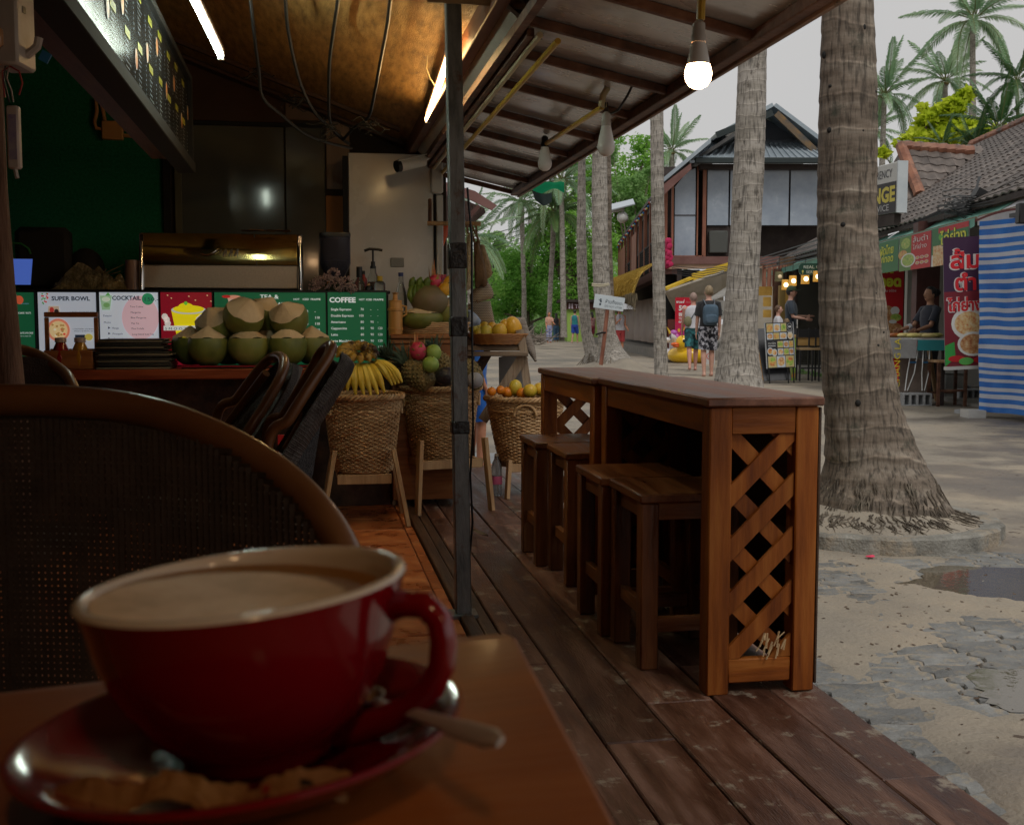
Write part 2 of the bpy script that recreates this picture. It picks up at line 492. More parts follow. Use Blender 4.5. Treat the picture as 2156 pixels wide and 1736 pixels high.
def puddle(cx,cy,rx,ry,z,sd_):
 mb=MB();n=48
 pts=[]
 for k in range(n):
  a=2*pi*k/n
  q=1+.4*noise.noise(Vector((cos(a)*1.3,sin(a)*1.3,sd_)))+.16*noise.noise(Vector((cos(a)*5,sin(a)*5,sd_+9)))
  pts.append((rx*cos(a)*q,ry*sin(a)*q,0))
 mb.add(pts,[tuple(range(n))])
 o=part('puddle',mb,M_water,smooth=0,loc=(cx,cy,z));return tag(o,kind='structure')
for px,py,rx,ry,sd_ in((2150,1225,.5,.34,1),(2195,1455,.22,.22,5)):
 q=QZ(px,py,-.043);puddle(q.x,q.y,rx,ry,-.0478,sd_)
 # deck
deck=tag(obj('deck',None,None,L(.62,1.6),(0,0,RZ)),kind='structure')
seams=[.618,.712,.9,1.1,1.285,1.442]
random.seed(5)
for i in range(5):
 l=.4+random.random()*.5
 while l<8.3:
  ln=random.uniform(1.7,3.0);e=min(l+ln,8.3)
  mb=MB();mb.box(seams[i]+.003,l+.002,-.03,seams[i+1]-.003,e-.002,0,b=.004)
  dz=random.uniform(-.002,.0015)
  mb.v=[(x-.62,y-1.6,z)for x,y,z in mb.v]
  part('plank',mb,M_plank,deck,smooth=0,loc=(0,0,dz),rot=(0,random.uniform(-.004,.004),0))
  l=e
mb=MB();
for l in(1,2,3,4,5,6,7,8.2):mb.box(.0,l-1.6-.04,-.09,.81,l-1.6+.04,-.034)
part('joist',mb,M_dwood,deck)
mb=MB();mb.box(.512,.4,-.06,.56,6.4,.012,b=.004);mb.box(.566,.4,-.06,.612,6.4,.004,b=.004)
o=part('door_sill',mb,M_dwood,loc=(0,0,0),rot=(0,0,RZ));tag(o,kind='structure')
fl=tag(obj('cafe_floor',MB().box(-4.2,-3,-.08,.51,9,-.012).mesh('cafe_floor',mk('screed',(.12,.06,.035),rough=.8)),None,(0,0,0),(0,0,RZ)),kind='structure')
tm=MB().box(-.164,-.164,-.012,.164,.164,0,b=.003).mesh('floor_tile',M_tile,0)
for i in range(9):
 for j in range(17):
  c=.46-.165-i*.333;l=1.6+j*.333
  if i==0:pass
  obj('floor_tile',tm,fl,(c,l,random.uniform(-.001,.0008)),(random.uniform(-.003,.003),random.uniform(-.003,.003),pi/2*random.randint(0,3)))
tm2=MB().box(-.021,-.164,-.012,.021,.164,0,b=.003).mesh('floor_tile',M_tile,0)
for j in range(17):obj('floor_tile',tm2,fl,(.484,1.6+j*.333,0))
# bar tables
def lattice(T,c0,c1,z0,z1,y,axis,pitch,w_,t_,mats,n_lab=None,flip=1):
 """crossed slats filling a frame; axis 'x': lies in the c-z plane at l = y, 'y': in the l-z plane at c = y"""
 W,H=c1-c0,z1-z0
 for lay,sg in((0,flip),(1,-flip)):
  k=-int(H/pitch)-2
  while k*pitch<W+H:
   u0=k*pitch;k+=1
   pts=[]
   v0,v1=max(0,-u0),min(H,W-u0)
   if v1-v0<w_*.7:continue
   a=(u0+v0,v0);b_=(u0+v1,v1)
   if sg<0:a=(a[0],H-a[1]);b_=(b_[0],H-b_[1])
   hw=w_/sqrt(2)
   poly=[]
   for(uu,vv)in clip([(u0-hw-3,-3),(u0+hw-3,-3),(u0+hw+3,3),(u0-hw+3,3)],W,H):poly.append((uu,vv if sg>0 else H-vv))
   if len(poly)<3:continue
   off=-lay*(t_+.001)if axis=='x' else lay*(t_+.001)
   mb=MB()
   if axis=='x':
    q=[(c0+u,y,z0+v)for u,v in poly];mb.prism(q,(0,-t_/2-off,0),(0,t_/2-off,0))
   else:
    q=[(y,c0+u,z0+v)for u,v in poly];mb.prism(q,(-t_/2+off,0,0),(t_/2+off,0,0))
   fixn(mb)
   part('slat',mb,mats,T,smooth=0)
def clip(poly,W,H):
 for ax,lim,sg in((0,0,1),(0,W,-1),(1,0,1),(1,H,-1)):
  out=[]
  for i in range(len(poly)):
   a,b_=poly[i-1],poly[i]
   da,db=(a[ax]-lim)*sg,(b_[ax]-lim)*sg
   if(da>=0)!=(db>=0):
    t_=da/(da-db);out.append((a[0]+(b_[0]-a[0])*t_,a[1]+(b_[1]-a[1])*t_))
   if db>=0:out.append(b_)
  poly=out
  if not poly:return[]
 return poly
def fixn(mb):
 c=sum((Vector(v)for v in mb.v),Vector())/len(mb.v)
 for i,f in enumerate(mb.f):
  p=[Vector(mb.v[k])for k in f]
  n=(p[1]-p[0]).cross(p[2]-p[0])
  if n.dot(sum(p,Vector())/len(p)-c)<0:mb.f[i]=tuple(reversed(f))
def bar_table(c0,c1,l0,l1,top,label,back,damaged):
 T=thing('bar_table',label,'bar table',L(c0,l0),RZ,'bar tables at the deck edge')
 W,H_,D=c1-c0,top,l1-l0
 q=.012;g=.066
 part('tabletop',MB().box(0,0,H_-.026,W,D,H_,b=.005),M_bartop,T)
 for x in(q,W-q-g):
  for y in(q,D-q-g):
   part('leg',MB().box(x,y,0,x+g,y+g,H_-.027,b=.004),M_bar['z'],T)
 rail=.075
 z1=H_-.028
 for y in(q+.006,D-q-g+.006):part('rail',MB().box(q+g+.001,y,z1-rail,W-q-g-.001,y+.03,z1,b=.002),M_bar['x'],T)
 for x in(q+.006,W-q-.036):part('rail',MB().box(x,q+g+.001,z1-rail,x+.03,D-q-g-.001,z1,b=.002),M_bar['y'],T)
 for y in(q+.01,D-q-g+.01):part('rail',MB().box(q+g+.001,y,.03,W-q-g-.001,y+.028,.1,b=.004),M_bar['x'],T)
 part('rail',MB().box(W-q-.034,q+g+.001,.03,W-q-.006,D-q-g-.001,.1,b=.004),M_bar['y'],T)
 for y in((q+.018,D-q-.03)if back else(D-q-.03,)):
  lattice(T,q+g+.001,W-q-g-.001,.101,z1-rail-.001,y,'x',.154,.046,.012,M_bar['z'])
 for y in(q+g+.04,D-q-g-.05):part('end_stile',MB().box(q+.012,y,z1-rail-.001,q+.04,y+.012,z1-rail),M_bar['z'],T)
 if back:part('end_board',MB().box(q+g+.002,D-.012,.02,W-q-g-.002,D-.004,H_-.03),M_dwood,T)
 if back:part('back_board',MB().box(W-.0105,.014,.02,W-.0025,D,H_-.03,b=.002),mk('dark_ply',[(.035,.018,.01),(.075,.04,.02)],3,WY,rough=.5),T,'thin dark board backing the lattice')
 if damaged:
  mb=MB();random.seed(3)
  for k in range(16):
   x=W-q-g-.05+random.uniform(-.035,.03);z=.15+random.uniform(-.02,.03)
   mb.bar((x,q+.004,z),(x+random.uniform(-.03,-.005),q-.004,z-random.uniform(.015,.045)),random.uniform(.002,.005),.002)
  part('splinter',mb,mk('raw_wood',[(.45,.3,.15),(.6,.43,.24)],30,rough=.8),T,'pale splintered end of a broken slat',kind='stuff')
 return T
bc0,btop=QL(1490,838,2.985)
bar_table(bc0,1.418,2.985,4.208,btop,'teak bar table with lattice ends and dark backing board, nearer of the two',True,True)
bar_table(bc0-.022,1.398,4.214,5.26,btop-.004,'teak bar table with see-through lattice, butted behind the nearer one',False,False)
# stools
def stool(c,l,label):
 T=thing('bar_stool',label,'stool',L(c,l),RZ,'square wooden stools under the bar tables')
 w_,d,h,g=.31,.355,.54,.055
 mb=MB();R=None
 mb.grid(lambda u,v:(-w_/2-.006+(w_+.012)*u,-d/2-.006+(d+.012)*v,h-.012*(1-(2*u-1)**2*.9)*1.0),8,8)
 n=9
 top=list(mb.v)
 mb2=MB();mb2.box(-w_/2-.006,-d/2-.006,h-.03,w_/2+.006,d/2+.006,h-.002,b=.005)
 part('seat',mb2,M_stool['y'],T)
 for x in(-1,1):
  for y in(-1,1):
   part('leg',MB().box(x*w_/2-(g if x>0 else 0),y*d/2-(g if y>0 else 0),0,x*w_/2+(0 if x>0 else g),y*d/2+(0 if y>0 else g),h-.031,b=.004),M_stool['z'],T)
 for x in(-1,1):
  xx=x*(w_/2-.03)
  part('rail',MB().box(xx-.012,-d/2+g+.001,h-.085,xx+.012,d/2-g-.001,h-.032,b=.002),M_stool['y'],T)
  part('stretcher',MB().box(xx-.012,-d/2+g+.001,.15,xx+.012,d/2-g-.001,.195,b=.002),M_stool['y'],T)
 for y in(-1,1):
  yy=y*(d/2-.03)
  part('rail',MB().box(-w_/2+g+.001,yy-.012,h-.085,w_/2-g-.001,yy+.012,h-.032,b=.002),M_stool['x'],T)
  part('stretcher',MB().box(-w_/2+g+.001,yy-.012,.11,w_/2-g-.001,yy+.012,.155,b=.002),M_stool['x'],T)
 return T
stool(1.125,3.44,'square wooden stool nearest the camera under the near bar table')
stool(1.1,3.82,'square wooden stool second from the camera, far end of near bar table')
stool(1.145,4.545,'square wooden stool third from the camera under the far bar table')
stool(1.1,4.945,'square wooden stool farthest from the camera, beside the basket of mangoes')
# steel post
pb=L(.527,4.0)
T=thing('steel_post','rusty grey square steel post wrapped with black tape at the deck threshold','post',pb)
ptop=P(953,-12,4.12)
lean=ptop-pb
mb=MB();mb.bar((0,0,0),lean,.055,.055,up=(CA*0-SA,CA,0),b=.004)
part('shaft',mb,M_steel,T)
M_tape=mk('black_tape',(.014,.014,.015),rough=.35,bump=.3,bs=60)
for z0,z1,e in((1.24,1.33,.004),(.655,.7,.004),(1.0,1.07,.003)):
 a=lean*(z0/lean.z);b_=lean*(z1/lean.z)
 mb=MB();mb.bar(a,b_,.055+e*2,.055+e*2,up=(-SA,CA,0),b=.004);part('tape',mb,M_tape,T)
mb=MB();mb.box(-.05,-.05,-.012,.05,.05,.008,b=.003,R=Matrix.Rotation(RZ,3,'Z'),at=(0,0,.004));part('base_plate',mb,M_steel,T)
mb=MB();a0=P(1002,400,4.02)-pb
mb.tube([P(x,y,4.04)-pb for x,y in((984,395),(993,500),(994,700),(996,900),(990,1000),(995,1100),(988,1180))],.004,6)
part('cable',mb,M_black,T,'thin black cable running down the post')
# roof over the counter
WL=7.6
(cA,zA),(cB,zB)=QL(450,150,WL),QL(880,320,WL)
ks=(zB-zA)/(cB-cA)
BC=.65
def cz(c):return zB+ks*(c-cB)
T=thing('cafe_roof','sloping roof lined with brown woven bamboo matting over the counter','roof',L(0,4,cz(0)),RZ)
def rl():m=MB();m.X=Matrix.Translation((0,-4,-cz(0)));return m
m=rl();m.prism([(-3.6,-2.4,cz(-3.6)),(BC,-2.4,cz(BC)),(BC,7.9,cz(BC)),(-3.6,7.9,cz(-3.6))],(0,0,.004),(0,0,.03));fixn(m)
part('matting',m,M_mat,T,smooth=0)
M_beam=mk('ceiling_beam',[(.045,.018,.008),(.085,.035,.014)],3,WX,rough=.6,bump=.15)
m=rl();e=cz(BC);m.box(BC-.03,-2.4,e-.08,BC+.02,7.9,e+.06,b=.004);part('beam',m,mk('edge_beam',[(.11,.035,.012),(.2,.07,.025)],3,WY,rough=.5,bump=.1),T,'red-brown beam along the outer edge')
for l,c0,c1,w_ in((5.1,-2.2,-.42,.24),(7.5,-3.4,.6,.12),(7.05,-2.6,.55,.05),(2.2,-3,.6,.12)):
 m=rl();m.prism([(c0,l-w_/2,cz(c0)),(c1,l-w_/2,cz(c1)),(c1,l+w_/2,cz(c1)),(c0,l+w_/2,cz(c0))],(0,0,-.022),(0,0,.002));fixn(m)
 part('batten',m,M_beam,T,smooth=0)
M_green=mk('green_carpet_wall',[(.012,.13,.07),(.022,.21,.11)],60,rough=.95,bump=.4,bs=200,spec=.1)
M_gpanel=mk('grey_panel',[(.075,.078,.066),(.1,.1,.085)],2,rough=.05,rough2=.09,bump=.008,bs=3,coat=.5)
M_wall=mk('dark_wall',[(.035,.022,.014),(.06,.04,.025)],2,rough=.8,bump=.2)
M_tan=mk('tan_board',[(.22,.13,.08),(.3,.19,.12)],2,WZ,rough=.4)
W=tag(obj('wall',None,None,L(-1.5,WL),(0,0,RZ)),kind='structure')
def wl():m=MB();m.X=Matrix.Translation((1.5,-WL,0));return m
m=wl();m.box(-4.2,WL+.02,-.05,.9,WL+.1,3.6);part('wall_core',m,M_wall,W)
def wpart(name,px0,py0,px1,py1,mat_,dy=.0,label=None):
 c0,z1=QL(px0,py0,WL);c1,_=QL(px1,py0,WL);_,z0=QL(px0,py1,WL)
 m=wl();m.box(c0,WL-dy,z0,c1,WL+.019-dy,min(z1,3.3),b=.002)
 return part(name,m,mat_,W,label)
wpart('green_panel',-160,-60,334,640,M_green,.0,'dark green carpeted wall panel')
wpart('door_frame',336,60,352,640,M_blackm,.03)
wpart('door_frame',360,60,375,640,mk('olive_trim',(.1,.09,.05),rough=.5),.01)
wpart('grey_panel',378,262,597,640,M_gpanel,.0)
wpart('grey_panel',600,262,683,640,M_gpanel,.004)
wpart('upper_panel',378,120,597,252,mk('brown_gloss',[(.05,.026,.016),(.085,.045,.03)],2,rough=.2,bump=.02),.0)
wpart('upper_panel',600,180,683,252,mk('brown_gloss2',[(.13,.07,.045),(.18,.1,.065)],2,rough=.4,bump=.02),.0)
wpart('trim',375,253,684,261,M_blackm,.012)
wpart('tan_panel',686,250,735,398,M_tan,.0)
wpart('orange_lit_panel',686,412,735,640,mk('orange_lit_wall',[(.42,.16,.03),(.5,.2,.04)],2,rough=.6),.002)  # orange light on the ply, painted into the panel colour
sw=tag(obj('side_wall',MB().box(-4.2,-2.5,-.05,-4.1,7.7,4.2).mesh('side_wall',M_wall),None,(0,0,0),(0,0,RZ)),kind='structure')
rw_=tag(obj('rear_shade_wall',MB().box(-4.2,-2.6,-.05,1.42,-2.5,4.0).mesh('rear_shade_wall',M_wall),None,(0,0,0),(0,0,RZ)),kind='structure')  # unseen wall behind the camera, added to darken the foreground
PL=7.25
c0,z1=QL(733,321,PL);c1,_=QL(912,321,PL)
T=thing('partition','scuffed white partition panel with grey socket plate at the end of the counter','partition',L(c0,PL),RZ)
m=MB();m.box(0,0,0,c1-c0,.04,z1,b=.004);part('board',m,mk('white_gloss_board',[(.56,.54,.51),(.64,.62,.59)],2.5,rough=.2,rough2=.32,bump=.06,bs=5,coat=.4),T)
m=MB();m.box(-.035,.005,0,-.002,.05,z1-.02);part('edge_strip',m,M_blackm,T,'dark hinge side strip')
m=MB();m.box(c1-c0+.004,-.01,0,c1-c0+.014,.03,z1-.03);part('seal',m,M_blackm,T,'black seal')
m=MB();m.box(c1-c0+.016,-.02,0,c1-c0+.06,.05,z1-.25,b=.006);m.box(c1-c0-.02,-.03,z1-.245,c1-c0+.06,.05,z1-.01,b=.012);part('trunking',m,M_white,T,'white cable trunking')
cs,zs=QL(822,552,PL);m=MB();m.box(cs-c0,-.012,zs-.03,cs-c0+.085,-.001,zs+.028,b=.004);part('cover_plate',m,mk('grey_plate',(.26,.25,.22),rough=.4),T)
# street awning
AZ=lambda c:1.917+(1.355-c)*.22
def lY(c,Y):return(Y-c*SA)/CA
AL0,AL1=-2.5,lY(1.355,7.75)
T=thing('awning','steel-framed sheet awning sloping out over the deck and bar tables','awning',L(.75,4.5,AZ(.75)),RZ)
def al():m=MB();m.X=Matrix.Translation((-.75,-4.5,-AZ(.75)));return m
rl_=[lY(1.355,y)for y in(-1.8,-1.0,-.2,.6,1.2,1.75,2.3,2.95,3.57,4.01,4.42,4.93,5.49,6.05,6.57,7.17,7.72)]
for i in range(len(rl_)-1):
 a,b_=rl_[i],rl_[i+1]
 m=al();m.prism([(.72,a+.002,AZ(.72)),(1.40,a+.002,AZ(1.40)),(1.40,b_-.002,AZ(1.40)),(.72,b_-.002,AZ(.72))],(0,0,.022),(0,0,.03));fixn(m)
 part('sheet',m,M_panel,T,smooth=0)
random.seed(2)
for a in rl_:
 m=al();dz=random.uniform(-.003,.003)
 m.bar((.74,a,AZ(.74)+.004),(1.34,a+random.uniform(-.02,.02),AZ(1.34)+.004),.03,.03,b=.003);part('rafter',m,M_rust,T)
m=al();m.box(1.335,AL0,AZ(1.35)-.02,1.378,rl_[-1]+.03,AZ(1.35)+.018,b=.003,R=None);part('eave_tube',m,M_rust,T)
m=al();m.box(1.38,AL0,AZ(1.35)-.03,1.395,rl_[-1]+.03,AZ(1.35)+.03,b=.002);part('fascia',m,mk('fascia_board',[(.2,.13,.1),(.34,.24,.19)],6,WY,rough=.7,bump=.3,dirt=(.1,.07,.05),dscale=14),T)
m=al();m.box(.70,AL0,AZ(.75)-.015,.73,rl_[-1],AZ(.75)+.02);m.box(.74,3.9,AZ(.75)-.03,.765,rl_[-1],AZ(.75)-.002);part('purlin',m,M_rust,T)
m=al();m.tube([(.775,3.85,AZ(.75)-.035),(.775,7.4,AZ(.75)-.035)],.011,8);part('pipe',m,mk('cream_pipe',[(.5,.42,.26),(.6,.52,.36)],6,rough=.35,dirt=(.35,.2,.05),dscale=12),T,'cream painted pipe')
m=al();m.tube([(.83,3.82,AZ(.75)-.06),(.83,7.4,AZ(.75)-.06)],.011,8);part('pipe',m,M_yellow,T,'yellow painted pipe')
m=al();p=[P(900,-5,4.0),P(1000,0,4.0),P(1100,10,4.0),P(1180,20,4.0),P(1225,22,3.98),P(1250,14,3.95),P(1275,-12,3.9)]
m.tube([(*toL(q),q.z)for q in p],[.017]*5+[.0165,.016],10);part('pipe',m,mk('brown_pipe',[(.2,.14,.08),(.36,.27,.15)],8,rough=.5,dirt=(.45,.28,.04),dscale=6),T,'thick brown pipe bent up at its yellow end')
m=al();m.prism([(.655,3.92,cz(.65)-.06),(.76,3.92,AZ(.75)-.005),(.76,7.2,AZ(.75)-.005),(.655,7.2,cz(.65)-.06)],(0,0,0),(.008,0,.012));fixn(m);part('soffit',m,M_soffit,T,'speckled cream soffit board',smooth=0)
m=al();m.prism([(.62,-2.4,2.36),(.76,-2.4,AZ(.75)+.034),(.76,7.9,AZ(.75)+.034),(.62,7.9,2.36)],(0,0,0),(.01,0,.01));fixn(m);part('flashing',m,M_rust,T,smooth=0)
M_bulbw=mk('bulb_white',(.75,.73,.7),rough=.35,bump=0)
M_socket=mk('bulb_socket',(.5,.46,.42),rough=.45,bump=0)
def bulb(px,py,Y,lit,label,cord_px,socket=M_socket,r=.036):
 c=P(px,py,Y)
 T=thing('light_bulb',label,'light bulb',c,0,'bulbs hanging under the awning')
 k=r/.036
 mb=MB();mb.lathe([(.0005,-.036*k),(.012*k,-.0345*k),(.024*k,-.028*k),(.033*k,-.014*k),(.036*k,.002*k),(.034*k,.014*k),(.03*k,.026*k)],20)
 part('globe',mb,lit or M_bulbw,T)
 mb=MB();mb.lathe([(.0305*k,.026*k),(.026*k,.05*k),(.019*k,.082*k)],20);part('collar',mb,M_bulbw,T)
 mb=MB();mb.lathe([(.0195*k,.082*k),(.0195*k,.1*k),(.0175*k,.103*k),(.0165*k,.13*k),(.008*k,.138*k)],16,cap1=True);part('socket',mb,socket,T)
 mb=MB()
 for dx in(-.005,.005):
  q=[Vector((dx,0,.135*k))]+[P(x+dx*400,y,Y)-c for x,y in cord_px]
  mb.tube(q,.0022,5)
 part('wire',mb,M_black,T)
 return T
M_lit=mk('lit_bulb',(1,.8,.55),rough=.4,bump=0,emit=(1.0,.62,.34),es=22)
bulb(1470,158,3.03,M_lit,'lit warm bulb hanging in a beige socket at the awning corner',[(1472,70),(1476,42)])
bulb(1276,310,4.6,None,'unlit white bulb hanging on a black wire, middle of the three',[(1274,255),(1277,215)])
bulb(1147,345,5.76,None,'unlit small white bulb in a black socket at the far end',[(1149,308),(1150,302)],M_black)
M_lit2=mk('lit_bulb_added',(1,.8,.55),rough=.4,bump=0,emit=(1.0,.6,.3),es=85)  # unseen bulbs, added to warm the table and make the cup's glints
for c_,l_,z_,lab in((.05,-.35,1.86,'added unseen bulb over the table behind the camera, nearest'),(-.75,-.1,1.95,'added warm bulb over the seats to the left, outside the picture'),(.75,-1.1,1.9,'added unseen bulb over the deck behind the camera')):
 p=L(c_,l_,z_);T=thing('light_bulb',lab,'light bulb',p,0,'bulbs hanging under the awning')
 mb=MB();mb.lathe([(.0005,-.036),(.012,-.0345),(.024,-.028),(.033,-.014),(.036,.002),(.034,.014),(.03,.026)],20);part('globe',mb,M_lit2,T)
 mb=MB();mb.lathe([(.0305,.026),(.026,.05),(.019,.082),(.0195,.13),(.008,.138)],20,cap1=True);part('socket',mb,M_socket,T)
 part('wire',MB().tube([(0,0,.137),(0,0,.4)],.003,5),M_black,T)
a=P(1276,196,4.6)
T=thing('conduit','yellow plastic conduit with bent brown elbow under the awning','conduit',a)
mb=MB();mb.tube([P(1279,186,4.62)-a,P(1270,200,4.6)-a,P(1266,222,4.6)-a,P(1272,222,4.62)-a],.013,8);part('elbow',mb,mk('cream_elbow',(.5,.42,.25),rough=.4),T)
mb=MB();mb.tube([P(1268,226,4.62)-a,P(1149,303,5.76)-a],.011,8);part('tube',mb,M_yellow,T)
a=P(1476,0,3.03)
T=thing('conduit','short yellow conduit stub holding the lit bulb','conduit',a)
mb=MB();mb.tube([P(1480,-30,3.03)-a,P(1476,10,3.03)-a,P(1475,42,3.03)-a],.0115,8);part('tube',mb,M_yellow,T)
a=P(1370,70,4.3)
T=thing('cable','knotted black cable drooping from the awning rafters to a bulb','cable',a)
mb=MB();mb.tube([P(x,y,4.3+.06*i)-a for i,(x,y)in enumerate(((1362,40),(1382,62),(1374,92),(1345,150),(1322,200),(1302,232),(1284,240),(1277,225)))],.005,6)
for k in range(9):
 x,y=1370+random.uniform(-20,20),82+random.uniform(-20,18)
 mb.tube([P(x,y,4.3)-a,P(x+random.uniform(-22,22),y+random.uniform(-14,14),4.28)-a,P(x+random.uniform(-30,30),y+random.uniform(-14,22),4.3)-a],.004,5)
part('strand',mb,M_black,T)
def tube_light(p0,p1,col,es,label,r=.013,body=M_beam,up=.03):
 p0,p1=Vector(p0),Vector(p1)
 T=thing('tube_light',label,'tube light',p1)
 mb=MB();mb.tube([p0-p1,Vector((0,0,0))],r,12);part('tube',mb,mk('lit_tube',col,rough=.4,bump=0,emit=col,es=es),T)
 mb=MB();d=(p1-p0).normalized();mb.bar(p0-p1+Vector((0,0,up)),Vector((0,0,up))+d*.03,.03,.022,b=.004);part('batten',mb,body,T)
 mb=MB();mb.bar(d*.0,d*.03+Vector((0,0,.002)),.03,.04,b=.004);part('end_cap',mb,M_white,T)
tube_light(P(375,-70,3.75),P(464,116,5.0),(.86,1,.84),44.0,'cold white tube light beside the black menu board')
tube_light(P(955,90,4.55),P(900,251,6.15),(1,.66,.28),38.0,'warm tube light fixed along the outer beam behind the post')
for pts,lab in((((520,-40,4.6),(527,0,4.8),(536,80,5.2),(545,150,5.5),(553,205,5.7),(590,240,5.9),(640,280,6.1),(690,300,6.3),(740,312,6.6)),'black cable hanging from the ceiling, first from the menu board'),(((598,-40,4.6),(601,0,4.8),(606,60,5.1),(622,140,5.4),(640,195,5.7),(665,240,6),(700,272,6.3),(730,300,6.6)),'black cable hanging from the ceiling, second from the menu board'),(((716,-40,4.6),(712,0,4.8),(703,60,5.1),(694,130,5.4),(692,200,5.8),(694,250,6.1),(706,280,6.4),(735,303,6.6)),'black cable hanging from the ceiling, third from the menu board'),(((832,-40,4.6),(822,0,4.8),(816,50,5.1),(803,120,5.4),(788,200,5.8),(775,248,6.1),(745,270,6.3),(722,295,6.5)),'black cable hanging from the ceiling, nearest the warm tube light')):
 a=P(*pts[-1]);mb=MB();q=[P(*p)for p in pts]
 for i_,(v_,p_)in enumerate(zip(q,pts)):
  cc_,l_=toL(v_)
  if v_.z>cz(cc_)-.04:q[i_]=QP(p_[0],p_[1],L(0,0,cz(0)-.045),Vector((-ks*CA,-ks*SA,1)).normalized())
 sm=[]
 for i in range(len(q)-1):
  p0,p1,p2,p3=q[max(i-1,0)],q[i],q[i+1],q[min(i+2,len(q)-1)]
  for k in range(5):
   t_=k/5
   sm.append(.5*((2*p1)+(p2-p0)*t_+(2*p0-5*p1+4*p2-p3)*t_**2+(3*p1-p0-3*p2+p3)*t_**3))
 sm.append(q[-1])
 mb.tube([p-a for p in sm],.0085,6)
 o=part('cable',mb,M_black,loc=a);tag(o,lab,'cable','cables hanging from the ceiling')
a=P(905,100,5.2);mb=MB();mb.tube([P(x,y,5.2)-a for x,y in((903,95),(900,118),(898,145),(905,165),(916,182))],.003,5)
tag(part('loose_wire',mb,mk('bare_wire',(.5,.38,.2),rough=.5),loc=a),'short pale loose wire dangling from the matting near the warm tube','wire')
for px,py,s_ in((545,150,1),(622,215,1.2),(690,265,1.2),(775,262,1.3)):
 a=P(px,py,6.1);mb=MB()
 for k in range(14):
  q=Vector((0,0,0));pts=[q]
  for j in range(4):q=q+Vector((random.uniform(-1,1),random.uniform(-.5,.5),random.uniform(-.8,.6)))*.035*s_;pts.append(q)
  mb.tube(pts,.0028,4)
 tag(part('wire_tangle',mb,M_blackm,loc=a),{545:'tangle of thin wires at the ceiling by the first hanging cable',622:'tangle of thin wires at the second hanging cable',690:'tangle of thin wires at the third hanging cable',775:'tangle of thin wires where the fourth hanging cable meets the wall'}[px],'wires','wire tangles under the ceiling')
a=P(872,342,6.9)
T=thing('security_camera','white security camera with black front above the white partition','camera',a)
d=Vector((-.09,-.06,-.03))
mb=MB();mb.tube([d*-.6,d*.9],.036,16);part('housing',mb,M_white,T)
mb=MB();mb.tube([d*.9+Vector((0,0,0)),d*1.12],[.037,.034],16);part('lens_front',mb,M_black,T)
mb=MB();mb.bar(d*-.9+Vector((0,0,.03)),d*1.1+Vector((0,0,.03)),.075,.008);part('hood',mb,M_white,T)
mb=MB();mb.tube([d*-.5,Vector((.1,.06,.05)),Vector((.11,.09,.09))],.013,8);mb.box(.07,.06,.06,.17,.14,.13,b=.01);part('bracket',mb,M_white,T)
# illuminated black menu board, in the line of the roof
bl=6.2
cbd,_=QL(399,342,bl)
zb0=QL(399,342,bl)[1];zb1=QL(399,171,bl)[1]
ll=4.2
T=thing('menu_board','long black menu board with yellow headings hung under the ceiling','menu board',L(cbd,bl-ll,zb0),RZ+pi/2)
sg_=Sign(ll,zb1-zb0,(0,0,420,60))
m=MB();m.box(0,.001,0,ll,.05,zb1-zb0);part('panel',m,mk('menu_black',[(.018,.019,.02),(.03,.032,.034)],3,rough=.17,rough2=.24,bump=.02,bs=2,spec=.05),T)
m=MB();m.box(0,-.03,-.055,ll,.06,-.001,b=.004);m.box(0,-.02,zb1-zb0+.001,ll,.06,zb1-zb0+.03,b=.004);m.box(ll+.001,-.02,-.05,ll+.03,.06,zb1-zb0+.03,b=.004);part('frame',m,M_blackm,T)
wh,ye,rd=flat((.3,.3,.29)),flat((.36,.33,.02)),mk('food_red',[(.35,.03,.01),(.5,.2,.04),(.6,.5,.35)],14,rough=.4,bump=0)
random.seed(8)
heads=['SALADS','SOUPS','RICE','NOODLES','CURRY','BURGERS','PASTA','TOAST','EGGS','SEAFOOD','GRILL','KIDS','SNACKS','DESSERT']
dish=['Fried rice with shrimp','Pad thai chicken','Green curry','Tom yum soup','Papaya salad','Spring rolls','Massaman curry','Noodle soup','Fish and chips','Club sandwich','Omelette','Fresh fruit','Satay with rice']
k=0
for col in range(14):
 x=6+col*29.5
 for row in range(2):
  y=5+row*27+(col%2)*2
  sg_.rect(x,y,x+11,y+4,ye,1);sg_.text(x+.8,y+3.2,2.2,heads[k%14],flat((.05,.05,.02)),3,w_=9.4);k+=1
  for j in range(7):
   sg_.text(x,y+7+j*2.6,1.3,dish[(k*3+j)%13],wh,2);sg_.text(x+19,y+7+j*2.6,1.3,str(random.choice((80,90,120,150,180))),wh,2)
 sg_.disc(x+24,14+(col*17)%30,2.6,5.0,rd,3);sg_.disc(x+24,14+(col*17)%30,3,5.6,flat((.4,.38,.34)),2)
sg_.done(T)
T=thing('ceiling_beam','brown timber beam running beside the black menu board','beam',L(cbd-.12,2,zb0),RZ)
part('beam',MB().box(-.06,-3.5,-.0,.05,4.1,.1,b=.006),mk('brown_beam',[(.09,.035,.01),(.16,.07,.02)],3,WY,rough=.55,bump=.15),T)
c0,z0=QL(215,294,WL-.03);c1,z1=QL(259,256,WL-.03)
T=thing('junction_box','orange square junction box with conduits on the green wall','junction box',L(c0,WL,z0),RZ)
M_obox=mk('tan_plastic',(.5,.27,.1),rough=.5)
part('box',MB().box(0,-.05,0,c1-c0,-.001,z1-z0,b=.006),M_obox,T)
cc=lambda px,py:(QL(px,py,WL-.03)[0]-c0,-.03,QL(px,py,WL-.03)[1]-z0)
